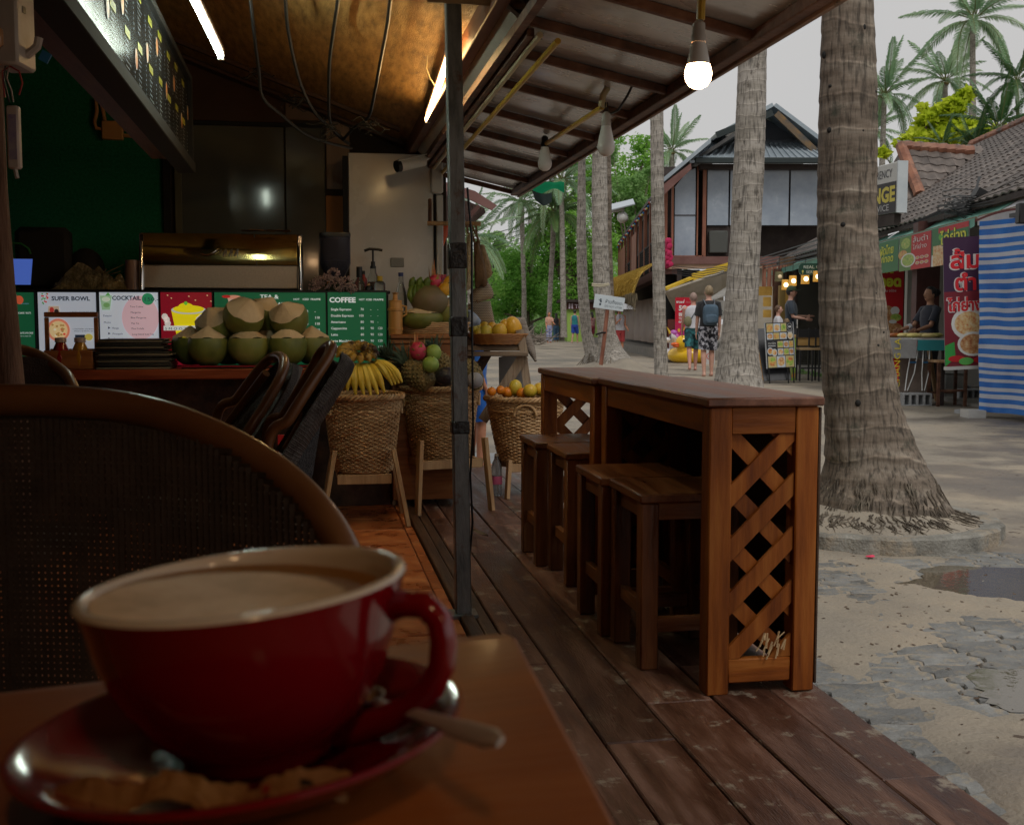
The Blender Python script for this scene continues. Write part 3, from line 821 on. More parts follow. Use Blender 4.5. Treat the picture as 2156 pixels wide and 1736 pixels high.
for pts in(((215,272),(203,270),(199,258),(204,235),(202,208)),((221,256),(218,238),(214,220)),((259,272),(320,280)),((259,285),(330,292))):
 part('conduit',MB().tube([cc(*q)for q in pts],.011,8),M_obox,T)
a=P(-20,135,2.6)
T=thing('electric_meter','grey electric meter box high beside the wooden post','meter',a)
gm=mk('meter_grey',[(.42,.37,.33),(.5,.45,.4)],5,rough=.4)
part('case',MB().box(0,0,.0,.062,.1,.17,b=.006).box(-.06,-.01,.0,.0,.09,.19,b=.006),gm,T)
part('window',MB().box(-.03,-.03,.03,.035,-.002,.08,b=.008),mk('meter_glass',(.42,.22,.1),rough=.1,coat=1),T)
part('vent',MB().box(.063,.03,.12,.064,.045,.135),M_black,T)
part('cable_gland',MB().tube([(.06,.05,.03),(.085,.05,.05),(.09,.05,.07)],.01,8),gm,T)
a=P(28,355,2.6)
T=thing('power_strip','white power strip with printed label hanging below the electric meter','power strip',a)
part('body',MB().box(-.014,0,0,.014,.02,.14,b=.004),mk('strip_white',(.5,.42,.36),rough=.4),T)
part('label',MB().box(-.008,-.001,.02,.01,-.0002,.12),mk('strip_label',[(.4,.36,.34),(.2,.14,.3)],30,rough=.5,bump=0),T)
part('plug',MB().tube([(0,.01,.0),(.004,.01,-.02)],.005,6),gm,T)
for col,pts in(((.3,.02,.02),((10,205),(5,150),(22,140),(40,150),(47,175),(40,200))),((.02,.02,.02),((20,215),(8,170),(12,135))),((.25,.2,.17),((28,215),(24,190),(14,165),(20,135)))):
 part('wire',MB().tube([P(x,y,2.62)-a for x,y in pts],.0022,5),mk('wire',col,rough=.5),T)
a=P(95,120,2.75)
tag(part('tape_tag',MB().box(-.012,0,-.012,.012,.004,.012,R=Matrix.Rotation(.5,3,'Y'),at=(0,0,0)),mk('blue_tag',(.02,.16,.35),rough=.5),loc=a),'small blue tag dangling by the electric meter','tag')
a=QZ(20,1500,0)
pts=[P(-28,-20,2.75),P(-20,200,2.75),P(-12,400,2.75),P(2,600,2.75),P(12,720,2.75),P(24,860,2.75),P(40,1100,2.75),P(55,1560,2.75)]
base=pts[-1].copy();base.z=0
T=thing('wooden_post','rough brown tree-trunk post at the left edge beside the meter','post',base)
mb=MB();mb.tube([p-base for p in pts[:-1]]+[Vector((0,0,0))],[.028,.029,.03,.032,.034,.036,.038,.042],12)
part('trunk',mb,mk('post_bark',[(.06,.03,.016),(.14,.07,.04),(.22,.12,.07)],5,(4,4,.6),rough=.8,bump=.5),T)
# serving counter
SL=6.62
c0,zt=QL(-40,611,SL);c1,_=QL(818,611,SL);zb=.86
_,zsh=QL(500,776,6.2)
T=thing('service_counter','long red-edged wooden counter carrying lit menu screens and the coffee machine','counter',L(-1.0,SL),RZ)
def ct():m=MB();m.X=Matrix.Translation((1.0,-SL,0));return m
m=ct();m.box(-2.6,6.55,0,c1,7.2,.78,b=.004);part('body',m,mk('counter_stone',[(.02,.012,.009),(.07,.035,.02),(.13,.07,.04)],7,rough=.6,bump=.5,bs=9),T)
m=ct();m.box(-2.6,6.2,zsh-.055,c1-.1,6.6,zsh,b=.006);part('front_shelf',m,M_rwood,T,'glossy red-brown front shelf')
m=ct();m.box(-2.6,SL+.02,zsh-.05,c1,7.2,zt-.012,b=.004);part('upper_case',m,M_blackm,T)
m=ct();m.box(-2.6,SL,zt-.01,c1+.01,7.22,zt+.008,b=.003);part('worktop',m,M_black,T)
for x in(-2.4,-1.3,-.1):m=ct();m.box(x,6.23,0,x+.07,6.29,zsh-.056,b=.004);part('leg',m,M_dwood,T)
G1,G2,W1,W2=(.012,.11,.045),(.02,.15,.065),(.55,.6,.68),(.62,.67,.74)
ES=.42
def scr(c):return flat(c,ES)
WHT=scr((.75,.8,.8))
def screen(px0,px1,label,paint,base,y1=768):
 ca,za=QL(px0,615,SL-.01);cb,zb_=QL(px1,y1,SL-.01)
 T=thing('menu_screen',label,'menu screen',L(ca,SL-.01,zb_),RZ,'lit menu screens along the counter')
 w_,h_=cb-ca,za-zb_
 part('panel',MB().box(0,.001,0,w_,.018,h_),mk('screen_base',base,rough=.35,bump=0,emit=base,es=ES),T)
 part('bezel',MB().box(-.001,-.003,h_,w_+.004,.02,h_+.012).box(w_-.002,-.004,0,w_+.004,.018,h_),M_black,T)
 s=Sign(w_,h_,(px0,615,px1,y1));paint(s);s.done(T)
def p_dessert(s):
 s.disc(32,626,9,8,scr((.3,.12,.07)),2);s.disc(26,632,8,8,scr((.75,.7,.5)),3);s.disc(44,631,9,9,scr((.7,.12,.05)),4)
 s.text(24,660,3.6,'MY PANCAKE / ROTI',WHT,3,w_=44,bold=.02);s.text(30,702,3.6,'CHOCOLATE LAVA CAKE',WHT,3,w_=42,bold=.02);s.text(42,708,2.6,'with ice cream 120.-',WHT,3,w_=26)
 s.text(44,640,2.4,'THE SWEETS',scr((.2,.4,.6)),3,w_=20)
def dark(s,c=(.03,.05,.06)):return scr(c)
def p_bowl(s):
 dk=scr((.02,.03,.05))
 s.text(109,632,8.6,'SUPER BOWL',dk,3,w_=84,bold=.03)
 random.seed(1)
 for k in range(16):s.disc(88+random.random()*14,618+random.random()*22,1.8,1.8,scr((.6,.04,.03))if k%2 else scr((.1,.35,.12)),2+k*.1,8)
 s.poly([(102,644),(124,644),(127,662),(99,662)],scr((.55,.42,.3)),2);s.disc(109,652,5,6,scr((.5,.05,.04)),3);s.disc(119,655,5,5,scr((.03,.02,.02)),3)
 for i,t_ in enumerate(('1. MUESLI YOGHURT WITH','FRESH FRUIT, HONEY AND','GRANOLA 120.-')):s.text(148+i*3,657+i*4.4,2.3,t_,dk,3,w_=54-i*9)
 s.disc(122,694,25,24,scr((.75,.25,.15)),2,28);s.disc(122,694,20,19,scr((.8,.6,.3)),3,24)
 for k in range(18):s.disc(122+random.uniform(-13,13),694+random.uniform(-12,12),3,2.5,scr(random.choice([(.7,.08,.05),(.85,.8,.6),(.5,.3,.1)])),4+k*.05,8)
 for i,t_ in enumerate(('2. STRAWBERRY AND BANANA','SMOOTHIE BOWL 150.-')):s.text(153+i*3,693+i*4.4,2.3,t_,dk,3,w_=50-i*6)
 s.rect(158,704,180,716,dk,2);s.disc(188,709,9,7,scr((.6,.5,.1)),3)
def p_cocktail(s):
 dk=scr((.02,.03,.05))
 s.disc(296,668,40,46,scr((.75,.5,.55)),1.5,28)
 s.text(236,631,8.6,'COCKTAIL',dk,3,w_=62,bold=.03)
 s.disc(313,629,13,12.5,scr((.03,.28,.12)),2.4,24);s.text(303,633,7.8,'150.-',dk,3.4,w_=30)
 s.poly([(210,622),(236,622),(231,652),(214,652)],scr((.35,.55,.35)),2);s.disc(223,630,9,5,scr((.65,.75,.6)),3);s.disc(224,642,7,5,scr((.2,.4,.15)),3);s.poly([(222,622),(228,615),(233,622)],scr((.12,.4,.1)),3)
 for x,y,t_ in((216,666,'Daiquiri'),(217,680,'Mojito'),(234,692,'Mango'),(235,704,'Pineapple'),(237,715,'Passion fruit'),(274,647,'Tom Collins'),(275,659,'Margarita'),(275,670,'Blue Margarita'),(276,682,'Mai Tai'),(276,693,'Pina Colada'),(277,705,'Long Island Iced Tea')):
  s.text(x,y,3.9,t_,dk,3)
 for y in(692,704,715):s.poly([(226,y),(226,y-5),(231,y-2.5)],dk,3)
def p_smoothie(s):
 s.poly([(395,615),(449,615),(449,655),(430,660),(405,640)],scr((.28,.012,.02)),1.4)
 ylw=scr((.95,.8,.01))
 s.poly([(360,652),(436,652),(418,723),(374,723)],ylw,2);s.disc(398,652,38,9,scr((.55,.6,.6)),2.3);s.disc(398,650,34,8,ylw,2.6);s.disc(392,645,16,8,ylw,3.0);s.disc(392,638,4,4,scr((.15,.6,.05)),3.3)
 for x,y in((350,672),(352,680),(420,672),(424,680),(346,666),(426,667)):s.disc(x,y,7,7,scr((.75,.7,.65)),3.5,10)
 s.rect(343,685,418,695,scr((.75,.78,.75)),4);s.text(346,694,5.6,'S M O O T H I E',scr((.03,.05,.05)),5,w_=70)
 for x,y in((352,620),(360,626),(398,622),(438,620),(446,632),(412,630)):s.poly([(x,y),(x+3,y+1),(x+2,y+3),(x-1,y+1.5)],scr((.8,.6,.3)),2)
def p_tea(s):
 s.text(547,628,8.6,'TEA &',WHT,3,w_=40,bold=.02);s.text(532,644,8.6,'CHOCOLATE',WHT,3,w_=73,bold=.02)
 for x,t_ in((618,'HOT'),(638,'ICED'),(655,'FRAPPE')):s.text(x,631,4,t_,WHT,3,w_=13 if x<650 else 21,bold=.02)
 s.poly([(478,625),(506,625),(500,655),(486,655)],scr((.6,.4,.3)),2);s.disc(492,625,15,4,scr((.7,.3,.2)),3);s.disc(476,624,9,3,scr((.5,.02,.02)),3.4)
 for i,(n_,a_,b_,c_)in enumerate((('Thai Tea','70','80','-'),('Green Tea','70','90','110'),('Lemon Tea','70','90','110'),('Chocolate','80','90','120'),('Matcha','80','100','120'),('Milk','60','70','90'))):
  y=657+i*13;s.text(500,y,5,n_,WHT,3)
  for x,v in((622,a_),(642,b_),(663,c_)):s.text(x,y,5.2,v,WHT,3,bold=.02)
def p_coffee(s):
 s.text(693,636,10.5,'COFFEE',WHT,3,w_=56,bold=.04)
 for x,t_,k in((756,'HOT',12),(771,'ICED',13),(787,'FRAPPE',21)):s.text(x,632,4,t_,WHT,3,w_=k,bold=.02)
 for i,(n_,a_,b_,c_)in enumerate((('Single Espresso','70','-','-'),('Double Espresso','100','-','-'),('Americano','80','90','-'),('Cappuccino','80','90','120'),('Latte','80','90','120'),('Latte Macchiato','90','90','120'),('Mocha','80','90','120'),('Extra Shot','20','-','-'))):
  y=653+i*13.2
  s.text(696,y,5,n_,WHT,3,bold=.015)
  for x,v in((759 if len(a_)<3 else 755,a_),(780,b_),(795,c_)):s.text(x,y,5.2,v,WHT,3)
M_ink=None
screen(-30,77,'green dessert menu screen at the left end of the counter',p_dessert,G1,770)
screen(79,207,'white menu screen headed SUPER BOWL behind the condiment caddy',p_bowl,W1,770)
screen(208.5,336,'white menu screen headed COCKTAIL above the stacked black folders',p_cocktail,W2,722)
screen(337.5,449.5,'dark red menu screen with yellow smoothie cup',p_smoothie,(.26,.008,.02),768)
screen(451,688,'green menu screen headed TEA & CHOCOLATE behind the coconuts',p_tea,G1,768)
screen(689.5,815,'green menu screen headed COFFEE at the right end',p_coffee,G1,790)
el=6.75
c0,z0=QL(294,611,el);c1,_=QL(638,611,el);z1=QL(400,491,el)[1];zm=QL(400,557,el)[1]
w_=c1-c0
T=thing('espresso_machine','wide espresso machine with mirrored gold top panel and beige back','coffee machine',L(c0,el,zt+.008),RZ)
h0=z0-zt+.01
hz,hm=z1-zt-.008,zm-zt-.008
part('back_panel',MB().box(.01,0,.012,w_-.03,.4,hm-.002,b=.006),mk('machine_beige',[(.42,.35,.29),(.5,.43,.36)],90,rough=.35,bump=.05,metal=.15),T)
mb=MB()
mb.grid(lambda u,v:(.02+(w_-.05)*u,-.004+.05*v*v,hm+.001+(hz-hm)*v),24,8);
M_gold=mk('gold_mirror',(.62,.5,.2),rough=.1,metal=1,bump=.03,bs=3,rough2=None)
part('top_panel',mb,M_gold,T,smooth=80)
part('cup_rail',MB().box(.02,.05,hz-.01,w_-.03,.42,hz+.004,b=.003),M_chrome,T)
part('body',MB().box(.03,.08,.03,w_-.04,.41,hz-.012),M_black,T)
for x in(.0,w_-.028):
 mb=MB();mb.grid(lambda u,v,x=x:(x+.028*u,-.012+.058*v*v-.012*sin(pi*u),.002+hz*v),8,10);part('side_pillar',mb,M_chrome,T,smooth=80)
 part('side_cheek',MB().box(x,.02,.002,x+.028,.42,hz-.004,b=.004),M_chrome,T)
part('panel_joint',MB().bar((w_*.715,-.008,hm),(w_*.70,.043,hz),.007,.004),M_black,T)
vs,fs=text_geo('sm',.085,shear=.6)
mb=MB()
q=[(w_*.37,-.014,hm+.062),(w_*.4,-.016,hm+.056),(w_*.43,-.017,hm+.058),(w_*.46,-.016,hm+.074),(w_*.48,-.012,hm+.09),(w_*.5,-.014,hm+.084),(w_*.485,-.016,hm+.06)]
mb.tube(q,[.001,.003,.004,.0035,.003,.003,.001],6)
for k in range(3):
 x=w_*(.51+.035*k);mb.tube([(x,-.016,hm+.048),(x+.012,-.015,hm+.082),(x+.02,-.014,hm+.09),(x+.014,-.016,hm+.05)],.0028,6)
part('emblem',mb,M_chrome,T,'chrome script emblem')
tag(part('cloth',MB().grid(lambda u,v:(.28*u,.03+.1*v,.01+.012*noise.noise(Vector((u*6,v*4,2)))+.004),16,6),mk('brown_cloth',(.2,.1,.04),rough=.9),None,loc=L(c0+w_*.62,el,z1+.012),rot=(0,0,RZ)),'crumpled brown cloth lying on top of the espresso machine','cloth')
gl=6.75
cg,zg0=QL(707,611,gl);zg1=QL(707,489,gl)[1];zc=QL(707,560,gl)[1];zn=QL(707,596,gl)[1]
T=thing('coffee_grinder','coffee grinder with smoky bean hopper and black lid','grinder',L(cg,gl+.08,zt+.008),RZ)
b0=zt+.008;r=.09
M_smoke=mk('smoky_plastic',(.1,.1,.14),rough=.06,trans=.6,bump=0,ior=1.2)
part('hopper',MB().lathe([(.02,zn-b0),(.035,zn-b0+.005),(r*.93,zc-b0),(r,zc-b0+.02),(r,zg1-b0-.02)],32,rf=lambda a,z:1/max(abs(cos(a))**3+abs(sin(a))**3,.01)**(1/3)),M_smoke,T)
part('lid',MB().lathe([(.001,zg1-b0),(r*1.02,zg1-b0),(r*1.04,zg1-b0-.008),(r*1.03,zg1-b0-.024),(.001,zg1-b0-.023)],32,rf=lambda a,z:1/max(abs(cos(a))**6+abs(sin(a))**6,.01)**(1/6)*.97),M_black,T)
part('beans',MB().lathe([(.018,zn-b0+.003),(r*.88,zc-b0),(r*.9,zc-b0+.03),(.001,zc-b0+.05)],24),mk('beans',[(.012,.006,.003),(.03,.015,.008)],60,rough=.4,bump=.8,bs=120),T)
part('body',MB().box(-.05,-.04,0,.05,.1,zn-b0-.001,b=.01),M_black,T)
a=L(*(lambda q:(q[0],6.72,q[1]))(QL(705,612,6.72)))
T=thing('flower_bunch','dried pale pink flower bunch beside the grinder','flowers',(a.x,a.y,zt+.008))
M_fl=mk('dried_flower',[(.2,.12,.12),(.34,.24,.24),(.42,.34,.3)],60,rough=.9,bump=.3)
random.seed(4)
for k,(x,y,r)in enumerate(((662,601,.038),(700,580,.05),(686,592,.045),(728,594,.042),(740,606,.035),(715,600,.04),(672,590,.03))):
 q=P(x,y,6.52)-a;mb=MB()
 for j in range(90):
  d=Vector((random.gauss(0,1),random.gauss(0,1),random.gauss(0,1))).normalized()*r*random.uniform(.6,1)
  mb.ell(q+d,r*.13,nu=5,nv=3)
 part('blossom',mb,M_fl,T,kind='stuff')
mb=MB()
for k in range(14):mb.tube([(random.uniform(-.05,.05),-.02,.002),(random.uniform(-.12,.12),-.05,random.uniform(.03,.08))],.003,4)
part('stem',mb,mk('stem_green',(.05,.08,.03),rough=.8),T)
M_glass=mk('clear_glass',(.75,.78,.76),rough=.04,trans=.93,bump=0,ior=1.3)
def bottle(px,py0,py1,r,prof,l,label,body,cap,capc,extra=None,cat='bottle'):
 c_,zz=QL(px,py0,l);z0=zz;H=QL(px,py1,l)[1]-z0
 T=thing('bottle' if cat=='bottle' else 'syrup_pump',label,cat,L(c_,l,z0),RZ)
 part('body',MB().lathe([(r*a_,H*b_)for a_,b_ in prof],20,cap0=True),body,T)
 part('cap',MB().lathe([(r*cap[0],H*cap[1]),(r*cap[0],H*cap[2]),(.001,H*cap[2])],16),capc,T)
 if extra:extra(T,r,H)
 return T
round_b=[(.0,0),(.95,0),(1,.03),(1,.5),(.85,.6),(.4,.72),(.36,.86)]
def zsit(l):return zt+.008
def onrail(px,l):return CY
def pump(T,r,H):
 part('pump',MB().tube([(0,0,H*.5),(0,0,H*.93)],.006,8).tube([(0,0,H*.52),(0,0,H*.66)],.013,10).tube([(-.05,0,H*.9),(-.02,0,H*.945),(.03,0,H*.935),(.055,0,H*.915)],.008,8),M_black,T)
def liquid(col,h):
 def f(T,r,H):part('liquid',MB().lathe([(.001,.003),(r*.9,.004),(r*.9,H*h),(.001,H*h)],16),mk('syrup',col,rough=.1),T)
 return f
def both(*fs):
 def f(T,r,H):
  for g in fs:g(T,r,H)
 return f
zy=lambda l:HORIZON-(zt+.008-CAMZ)*F/l
bottle(786,612,519,.032,[(.0,0),(.95,0),(1,.03),(1,.3),(.6,.42),(.5,.5)],6.75,'tall clear bottle with red syrup and a black pump',M_glass,(.55,.5,.56),M_black,both(pump,liquid((.4,.01,.02),.2)),'syrup pump')
bottle(757,612,556,.03,[(.0,0),(.95,0),(1,.03),(1,.3),(.6,.42),(.5,.5)],6.72,'short clear bottle with black pump head next to the flowers',M_glass,(.6,.5,.9),M_black,None,'syrup pump')
bottle(766,612,570,.022,round_b,6.85,'small red bottle behind the short pump bottle',mk('red_bottle',(.3,.02,.02),rough=.3),(.4,.82,1),M_black)
bottle(800,614,581,.032,round_b,6.68,'clear bottle with yellow cap at the corner of the worktop',M_glass,(.52,.62,1),mk('yellow_cap',(.5,.35,.03),rough=.4),None)
bottle(776,614,596,.02,round_b,6.66,'small black bottle with cork stopper on the worktop',M_black,(.5,.7,1),mk('cork',(.35,.2,.1),rough=.8),None)
kl=6.45
c0,zk=QL(821,703,kl);c1=.62
T=thing('wooden_cabinet','brown wooden cabinet with overhanging top, carrying the coconut tray','cabinet',L(c0,kl),RZ)
w_=.40
part('carcass',MB().box(.01,.01,.04,w_,.5,zk-.03,b=.004),M_cabwood,T)
part('top',MB().box(0,-.02,zk-.028,w_+.02,.52,zk,b=.006),M_cabwood,T)
part('cornice',MB().box(.004,-.008,zk-.055,w_+.01,.51,zk-.029,b=.004),M_cabwood,T)
for i in range(2):
 part('drawer',MB().box(.03,-.004,zk-.2-i*.17,w_-.02,.009,zk-.06-i*.17,b=.004),M_cabwood,T)
cx_,z0=QL(833,703,kl+.06)
T=thing('bamboo_tankard','bamboo tankard with lid and side handle on the cabinet corner','tankard',L(cx_,kl+.07,zk),RZ)
M_bam=mk('bamboo',[(.42,.2,.05),(.6,.32,.1)],4,WZ,rough=.35,bump=.05)
part('cup',MB().lathe([(.001,0),(.04,0),(.041,.12),(.038,.175),(.037,.18),(.001,.18)],24),M_bam,T)
part('hoop',MB().lathe([(.0415,.02),(.044,.022),(.044,.034),(.0415,.036)],24).lathe([(.042,.13),(.0445,.132),(.0445,.144),(.042,.146)],24),M_bam,T)
part('lid',MB().lathe([(.038,.181),(.039,.19),(.016,.192),(.012,.225),(.02,.232),(.001,.236)],20),M_bam,T)
part('handle',MB().tube([(.038,0,.16),(.062,0,.155),(.062,0,.11),(.04,0,.1)],.006,8),M_bam,T)
cx_,_=QL(846,703,kl+.16)
T=thing('bottle','clear glass bottle with blue cap behind the bamboo tankard','bottle',L(cx_,kl+.2,zk),RZ)
part('body',MB().lathe([(.001,0),(.036,0),(.037,.02),(.036,.2),(.03,.24),(.016,.29),(.013,.33)],24),M_glass,T)
part('cap',MB().lathe([(.015,.33),(.015,.352),(.001,.353)],16),mk('blue_cap',(.02,.03,.12),rough=.4),T)
# coconuts on a black tray
M_husk=mk('green_husk',[(.1,.125,.025),(.17,.19,.04),(.23,.22,.06)],5,rough=.45,bump=.12,rnd=.15,dirt=(.14,.09,.04),dscale=6,dlo=.56,dhi=.75)
M_cut=mk('cut_husk',[(.5,.37,.22),(.64,.5,.32),(.72,.59,.4)],6,rough=.75,bump=.3,rnd=.08,dirt=(.3,.16,.07),dscale=8,dlo=.62,dhi=.8)
def coconut_meshes(seed):
 random.seed(seed)
 n=28
 fac=lambda a,z:1+.035*cos(3*a+seed)+.02*cos(2*a+seed*2.3)+.012*cos(7*a+seed)
 body=MB().lathe([(.001,.0),(.035,.002),(.062,.02),(.082,.05),(.09,.085),(.088,.115),(.083,.128)],n,rf=fac)
 cut=MB()
 k=11
 ring=[(.0835*fac(2*pi*i/n,0)*cos(2*pi*i/n),.0835*fac(2*pi*i/n,0)*sin(2*pi*i/n),.128+.006*cos(5.0*2*pi*i/n+seed))for i in range(n)]
 mid=[(.045*cos(2*pi*(i//3*3+1)/n),.045*sin(2*pi*(i//3*3+1)/n),.158)for i in range(n)]
 tip=[(.004*cos(2*pi*i/n),.004*sin(2*pi*i/n),.185)for i in range(n)]
 vs=ring+mid+tip
 fs=[(i,(i+1)%n,n+(i+1)%n,n+i)for i in range(n)]+[(n+i,n+(i+1)%n,2*n+(i+1)%n,2*n+i)for i in range(n)]+[tuple(range(2*n,3*n))]
 cut.add(vs,fs)
 return body.mesh('husk',M_husk,60),cut.mesh('cut_top',M_cut,18)
CM=[coconut_meshes(s)for s in(1,2,3,4,5,6,7)]
def coconut(pos,label,k=1.0,rot=(0,0,0),i=0,group='young coconuts stacked on the counter'):
 T=thing('coconut',label,'coconut',pos,0,group,rot=rot)
 a,b_=CM[(i+len([o for o in bpy.data.objects if o.name.startswith('coconut')]))%7]
 o1=obj('husk',a,T);o2=obj('cut_top',b_,T)
 T.scale=(k,k,k)
 return T
def cpos(px,py,l):c_,z_=QL(px,py,l);return L(c_,l,z_)
KC=1.16
zc_=zsh+.012
def seat(px,l):c_,_=QL(px,760,l);return L(c_,l,zc_)
coconut(seat(439,6.3),'trimmed coconut in the front row, first beside the black folders',KC,(0,0,.3),0)
coconut(seat(522,6.3),'trimmed coconut in the middle of the front row',KC,(0,0,1.3),1)
coconut(seat(606,6.3),'trimmed coconut at the right of the front row',KC,(0,0,2.3),2)
coconut(seat(402,6.47),'trimmed coconut behind the front row, next to the folders',KC,(0,0,.9),2)
coconut(seat(657,6.47),'trimmed coconut at the far right behind the wicker chair',KC,(0,0,3.1),1)
coconut(seat(481,6.48),'trimmed coconut half hidden under the tilted one at the left',KC,(0,0,4),0)
coconut(seat(562,6.48),'trimmed coconut half hidden in the gap right of the middle',KC,(0,0,5),2)
def tilted(px,py,l,tx,ty,label,i,k=KC):
 c_,z_=QL(px,py,l);R=Matrix.Rotation(RZ,3,'Z')@Matrix.Rotation(ty,3,'Y')@Matrix.Rotation(tx,3,'X')
 p=L(c_,l,z_)-R@Vector((0,0,.088*k))
 coconut(p,label,k,R.to_euler(),i)
tilted(514,666,6.32,radians(38),radians(22),'large brownish coconut on top of the pile, cut face tilted to the front',0,1.22)
tilted(454,684,6.4,radians(30),radians(-20),'coconut on the upper row leaning left',1)
tilted(557,664,6.5,radians(10),radians(25),'coconut on the upper row behind the large tilted one',2)
tilted(608,672,6.36,radians(34),radians(-18),'coconut on the upper row at the right, leaning forward',1)
c0,_=QL(385,765,6.3);c1,_=QL(690,765,6.3)
T=thing('tray','flat black tray under the coconuts','tray',L(c0,6.22,zsh),RZ)
part('tray',MB().box(0,0,.0005,c1-c0,.37,.008,b=.003),M_black,T);part('rim',MB().box(0,0,.0085,c1-c0,.006,.016),mk('red_rim',(.3,.01,.02),rough=.3),T)
c0,_=QL(203,776,6.24);c1,_=QL(365,776,6.24)
T=thing('folder_stack','tall stack of worn black menu folders on the red shelf','menus',L(c0,6.22,zsh),RZ)
random.seed(9)
z=0.001;zz_=QL(300,712,6.24)[1]-zsh
M_fold=mk('folder_black',[(.012,.01,.008),(.035,.03,.022)],20,rough=.45,bump=.1,rnd=.4)
M_page=mk('page_edge',[(.1,.08,.05),(.25,.2,.12)],40,(1,1,20),rough=.8)
k=0
while z<zz_-.006:
 h=random.uniform(.006,.012);dx=random.uniform(-.012,.012)
 part('folder',MB().box(.01+dx,random.uniform(-.01,.01),z,c1-c0-.01+dx+random.uniform(-.05,.0)*(z>zz_*.55),.32,z+h,b=.002),M_fold if k%4 else M_page,T)
 z+=h+.0006;k+=1
c0,_=QL(95,779,6.24);c1,_=QL(197,779,6.24)
W_=c1-c0;zh=QL(130,668,6.24)[1]-zsh;zm_=QL(130,735,6.24)[1]-zsh
T=thing('condiment_caddy','wooden condiment caddy with tall handle frame','caddy',L(c0,6.22,zsh),RZ)
part('box',MB().box(0,0,.002,W_,.012,zm_*.95,b=.003).box(0,.15,.002,W_,.162,zm_,b=.003).box(0,.013,.002,.012,.149,zm_*.9).box(W_-.012,.013,.002,W_,.149,zm_*.9).box(.013,.013,.002,W_-.013,.149,.012),M_cabwood,T)
for x in(-.006,W_-.0):
 part('upright',MB().box(x,.06,.003,x+.022,.075,zh,b=.003),M_cabwood,T)
part('handle',MB().box(-.006,.055,zh+.001,W_+.022,.08,zh+.028,b=.004),M_cabwood,T)
for x,col,lab in((.32,(.25,.012,.01),'small jar of red sauce with white lid in the caddy'),(.72,(.4,.2,.02),'small jar of amber sauce with white lid in the caddy')):
 J=thing('sauce_jar',lab,'jar',L(c0+W_*x,6.22+.04,zsh+.013),RZ,'sauce jars in the wooden caddy')
 part('jar',MB().lathe([(.001,0),(.04,0),(.042,.05),(.04,.09),(.025,.125),(.024,.128)],20),mk('jar_glass',col,rough=.1,coat=.5),J)
 part('lid',MB().lathe([(.029,.128),(.029,.152),(.001,.154)],18),mk('jar_lid',(.45,.36,.3),rough=.5),J)
c0,z0=QL(22,598,6.8)
T=thing('till_monitor','dark till monitor glowing blue at the left end of the worktop','monitor',L(c0,6.9,zt+.008),RZ)
part('screen',MB().box(0,0,0,.3,.12,.36,b=.03),M_blackm,T)
part('shade',MB().ell((.37,.1,.1),(.11,.08,.15)),M_blackm,T)
c1_,z1_=QL(60,543,6.79)
part('display',MB().quad((-.02,-.004,z0-zt-.008),(.085,-.004,z0-zt-.008),(.1,-.004,z1_-zt-.008),(-.02,-.004,z1_-zt-.008)),mk('blue_display',(.06,.12,.5),rough=.4,emit=(.08,.16,.6),es=.55),T)
part('handle',MB().tube([(-.02,-.004,z1_-zt+.08),(.04,-.004,z1_-zt+.078),(.08,-.004,z1_-zt+.05),(.09,-.004,z1_-zt+.02)],.006,6),mk('green_band',(.02,.16,.03),rough=.6),T)
c0,_=QL(262,611,6.7)
T=thing('cup_stack','stack of clear plastic cups beside the espresso machine','cups',L(c0+.035,6.8,zt+.008),RZ)
part('cups',MB().lathe([(.048,0),(.045,.05),(.047,.1),(.043,.15),(.044,.17),(.001,.171)],20),mk('cup_plastic',(.3,.2,.16),rough=.3),T)
a=L(QL(190,611,6.7)[0],6.75,zt+.01)
mb=MB();random.seed(12)
mb.grid(lambda u,v:(-.22+.42*u+.02*noise.noise(Vector((u*9,v*5,5))),.1*v,max(0,(.05+.09*abs(noise.noise(Vector((u*5,v*6,1))))*2)*sin(pi*v)*sin(pi*u)**.5)+.002),26,12)
for k in range(10):mb.tube([(random.uniform(-.1,.15),.05,.03),(random.uniform(-.12,.18),.03,random.uniform(.06,.15))],.003,4)
T=part('plastic_bag',mb,mk('bag_film',[(.06,.05,.02),(.25,.2,.1)],14,rough=.2,bump=.6,coat=.4),loc=a,rot=(0,0,RZ));tag(T,'crumpled shiny bag with straws at the left of the worktop','bag')
a=L(QL(605,960,6.3)[0]-.05,6.45,.3)
c0,z0=QL(586,1000,6.1);c1,z1=QL(618,915,6.1)
T=thing('notice','red and white printed notice leaning against the counter base','notice',L(c0,6.12,z0-.12),RZ)
part('card',MB().box(0,0,-.25,c1-c0+.03,.008,z1-z0+.12),mk('notice_white',(.5,.45,.45),rough=.5),T)
s=Sign(c1-c0+.03,z1-z0+.12,(0,0,100,200));s.rect(0,0,100,55,flat((.5,.015,.02)));s.rect(12,20,80,26,flat((.6,.5,.5)),3);s.rect(12,34,60,39,flat((.6,.5,.5)),3)
for k in range(4):s.rect(0,75+k*32,100,78+k*32,flat((.1,.1,.1)))
s.done(T)
part('stand_leg',MB().box(0,.009,-z0+.12,.02,.02,0),M_black,T)
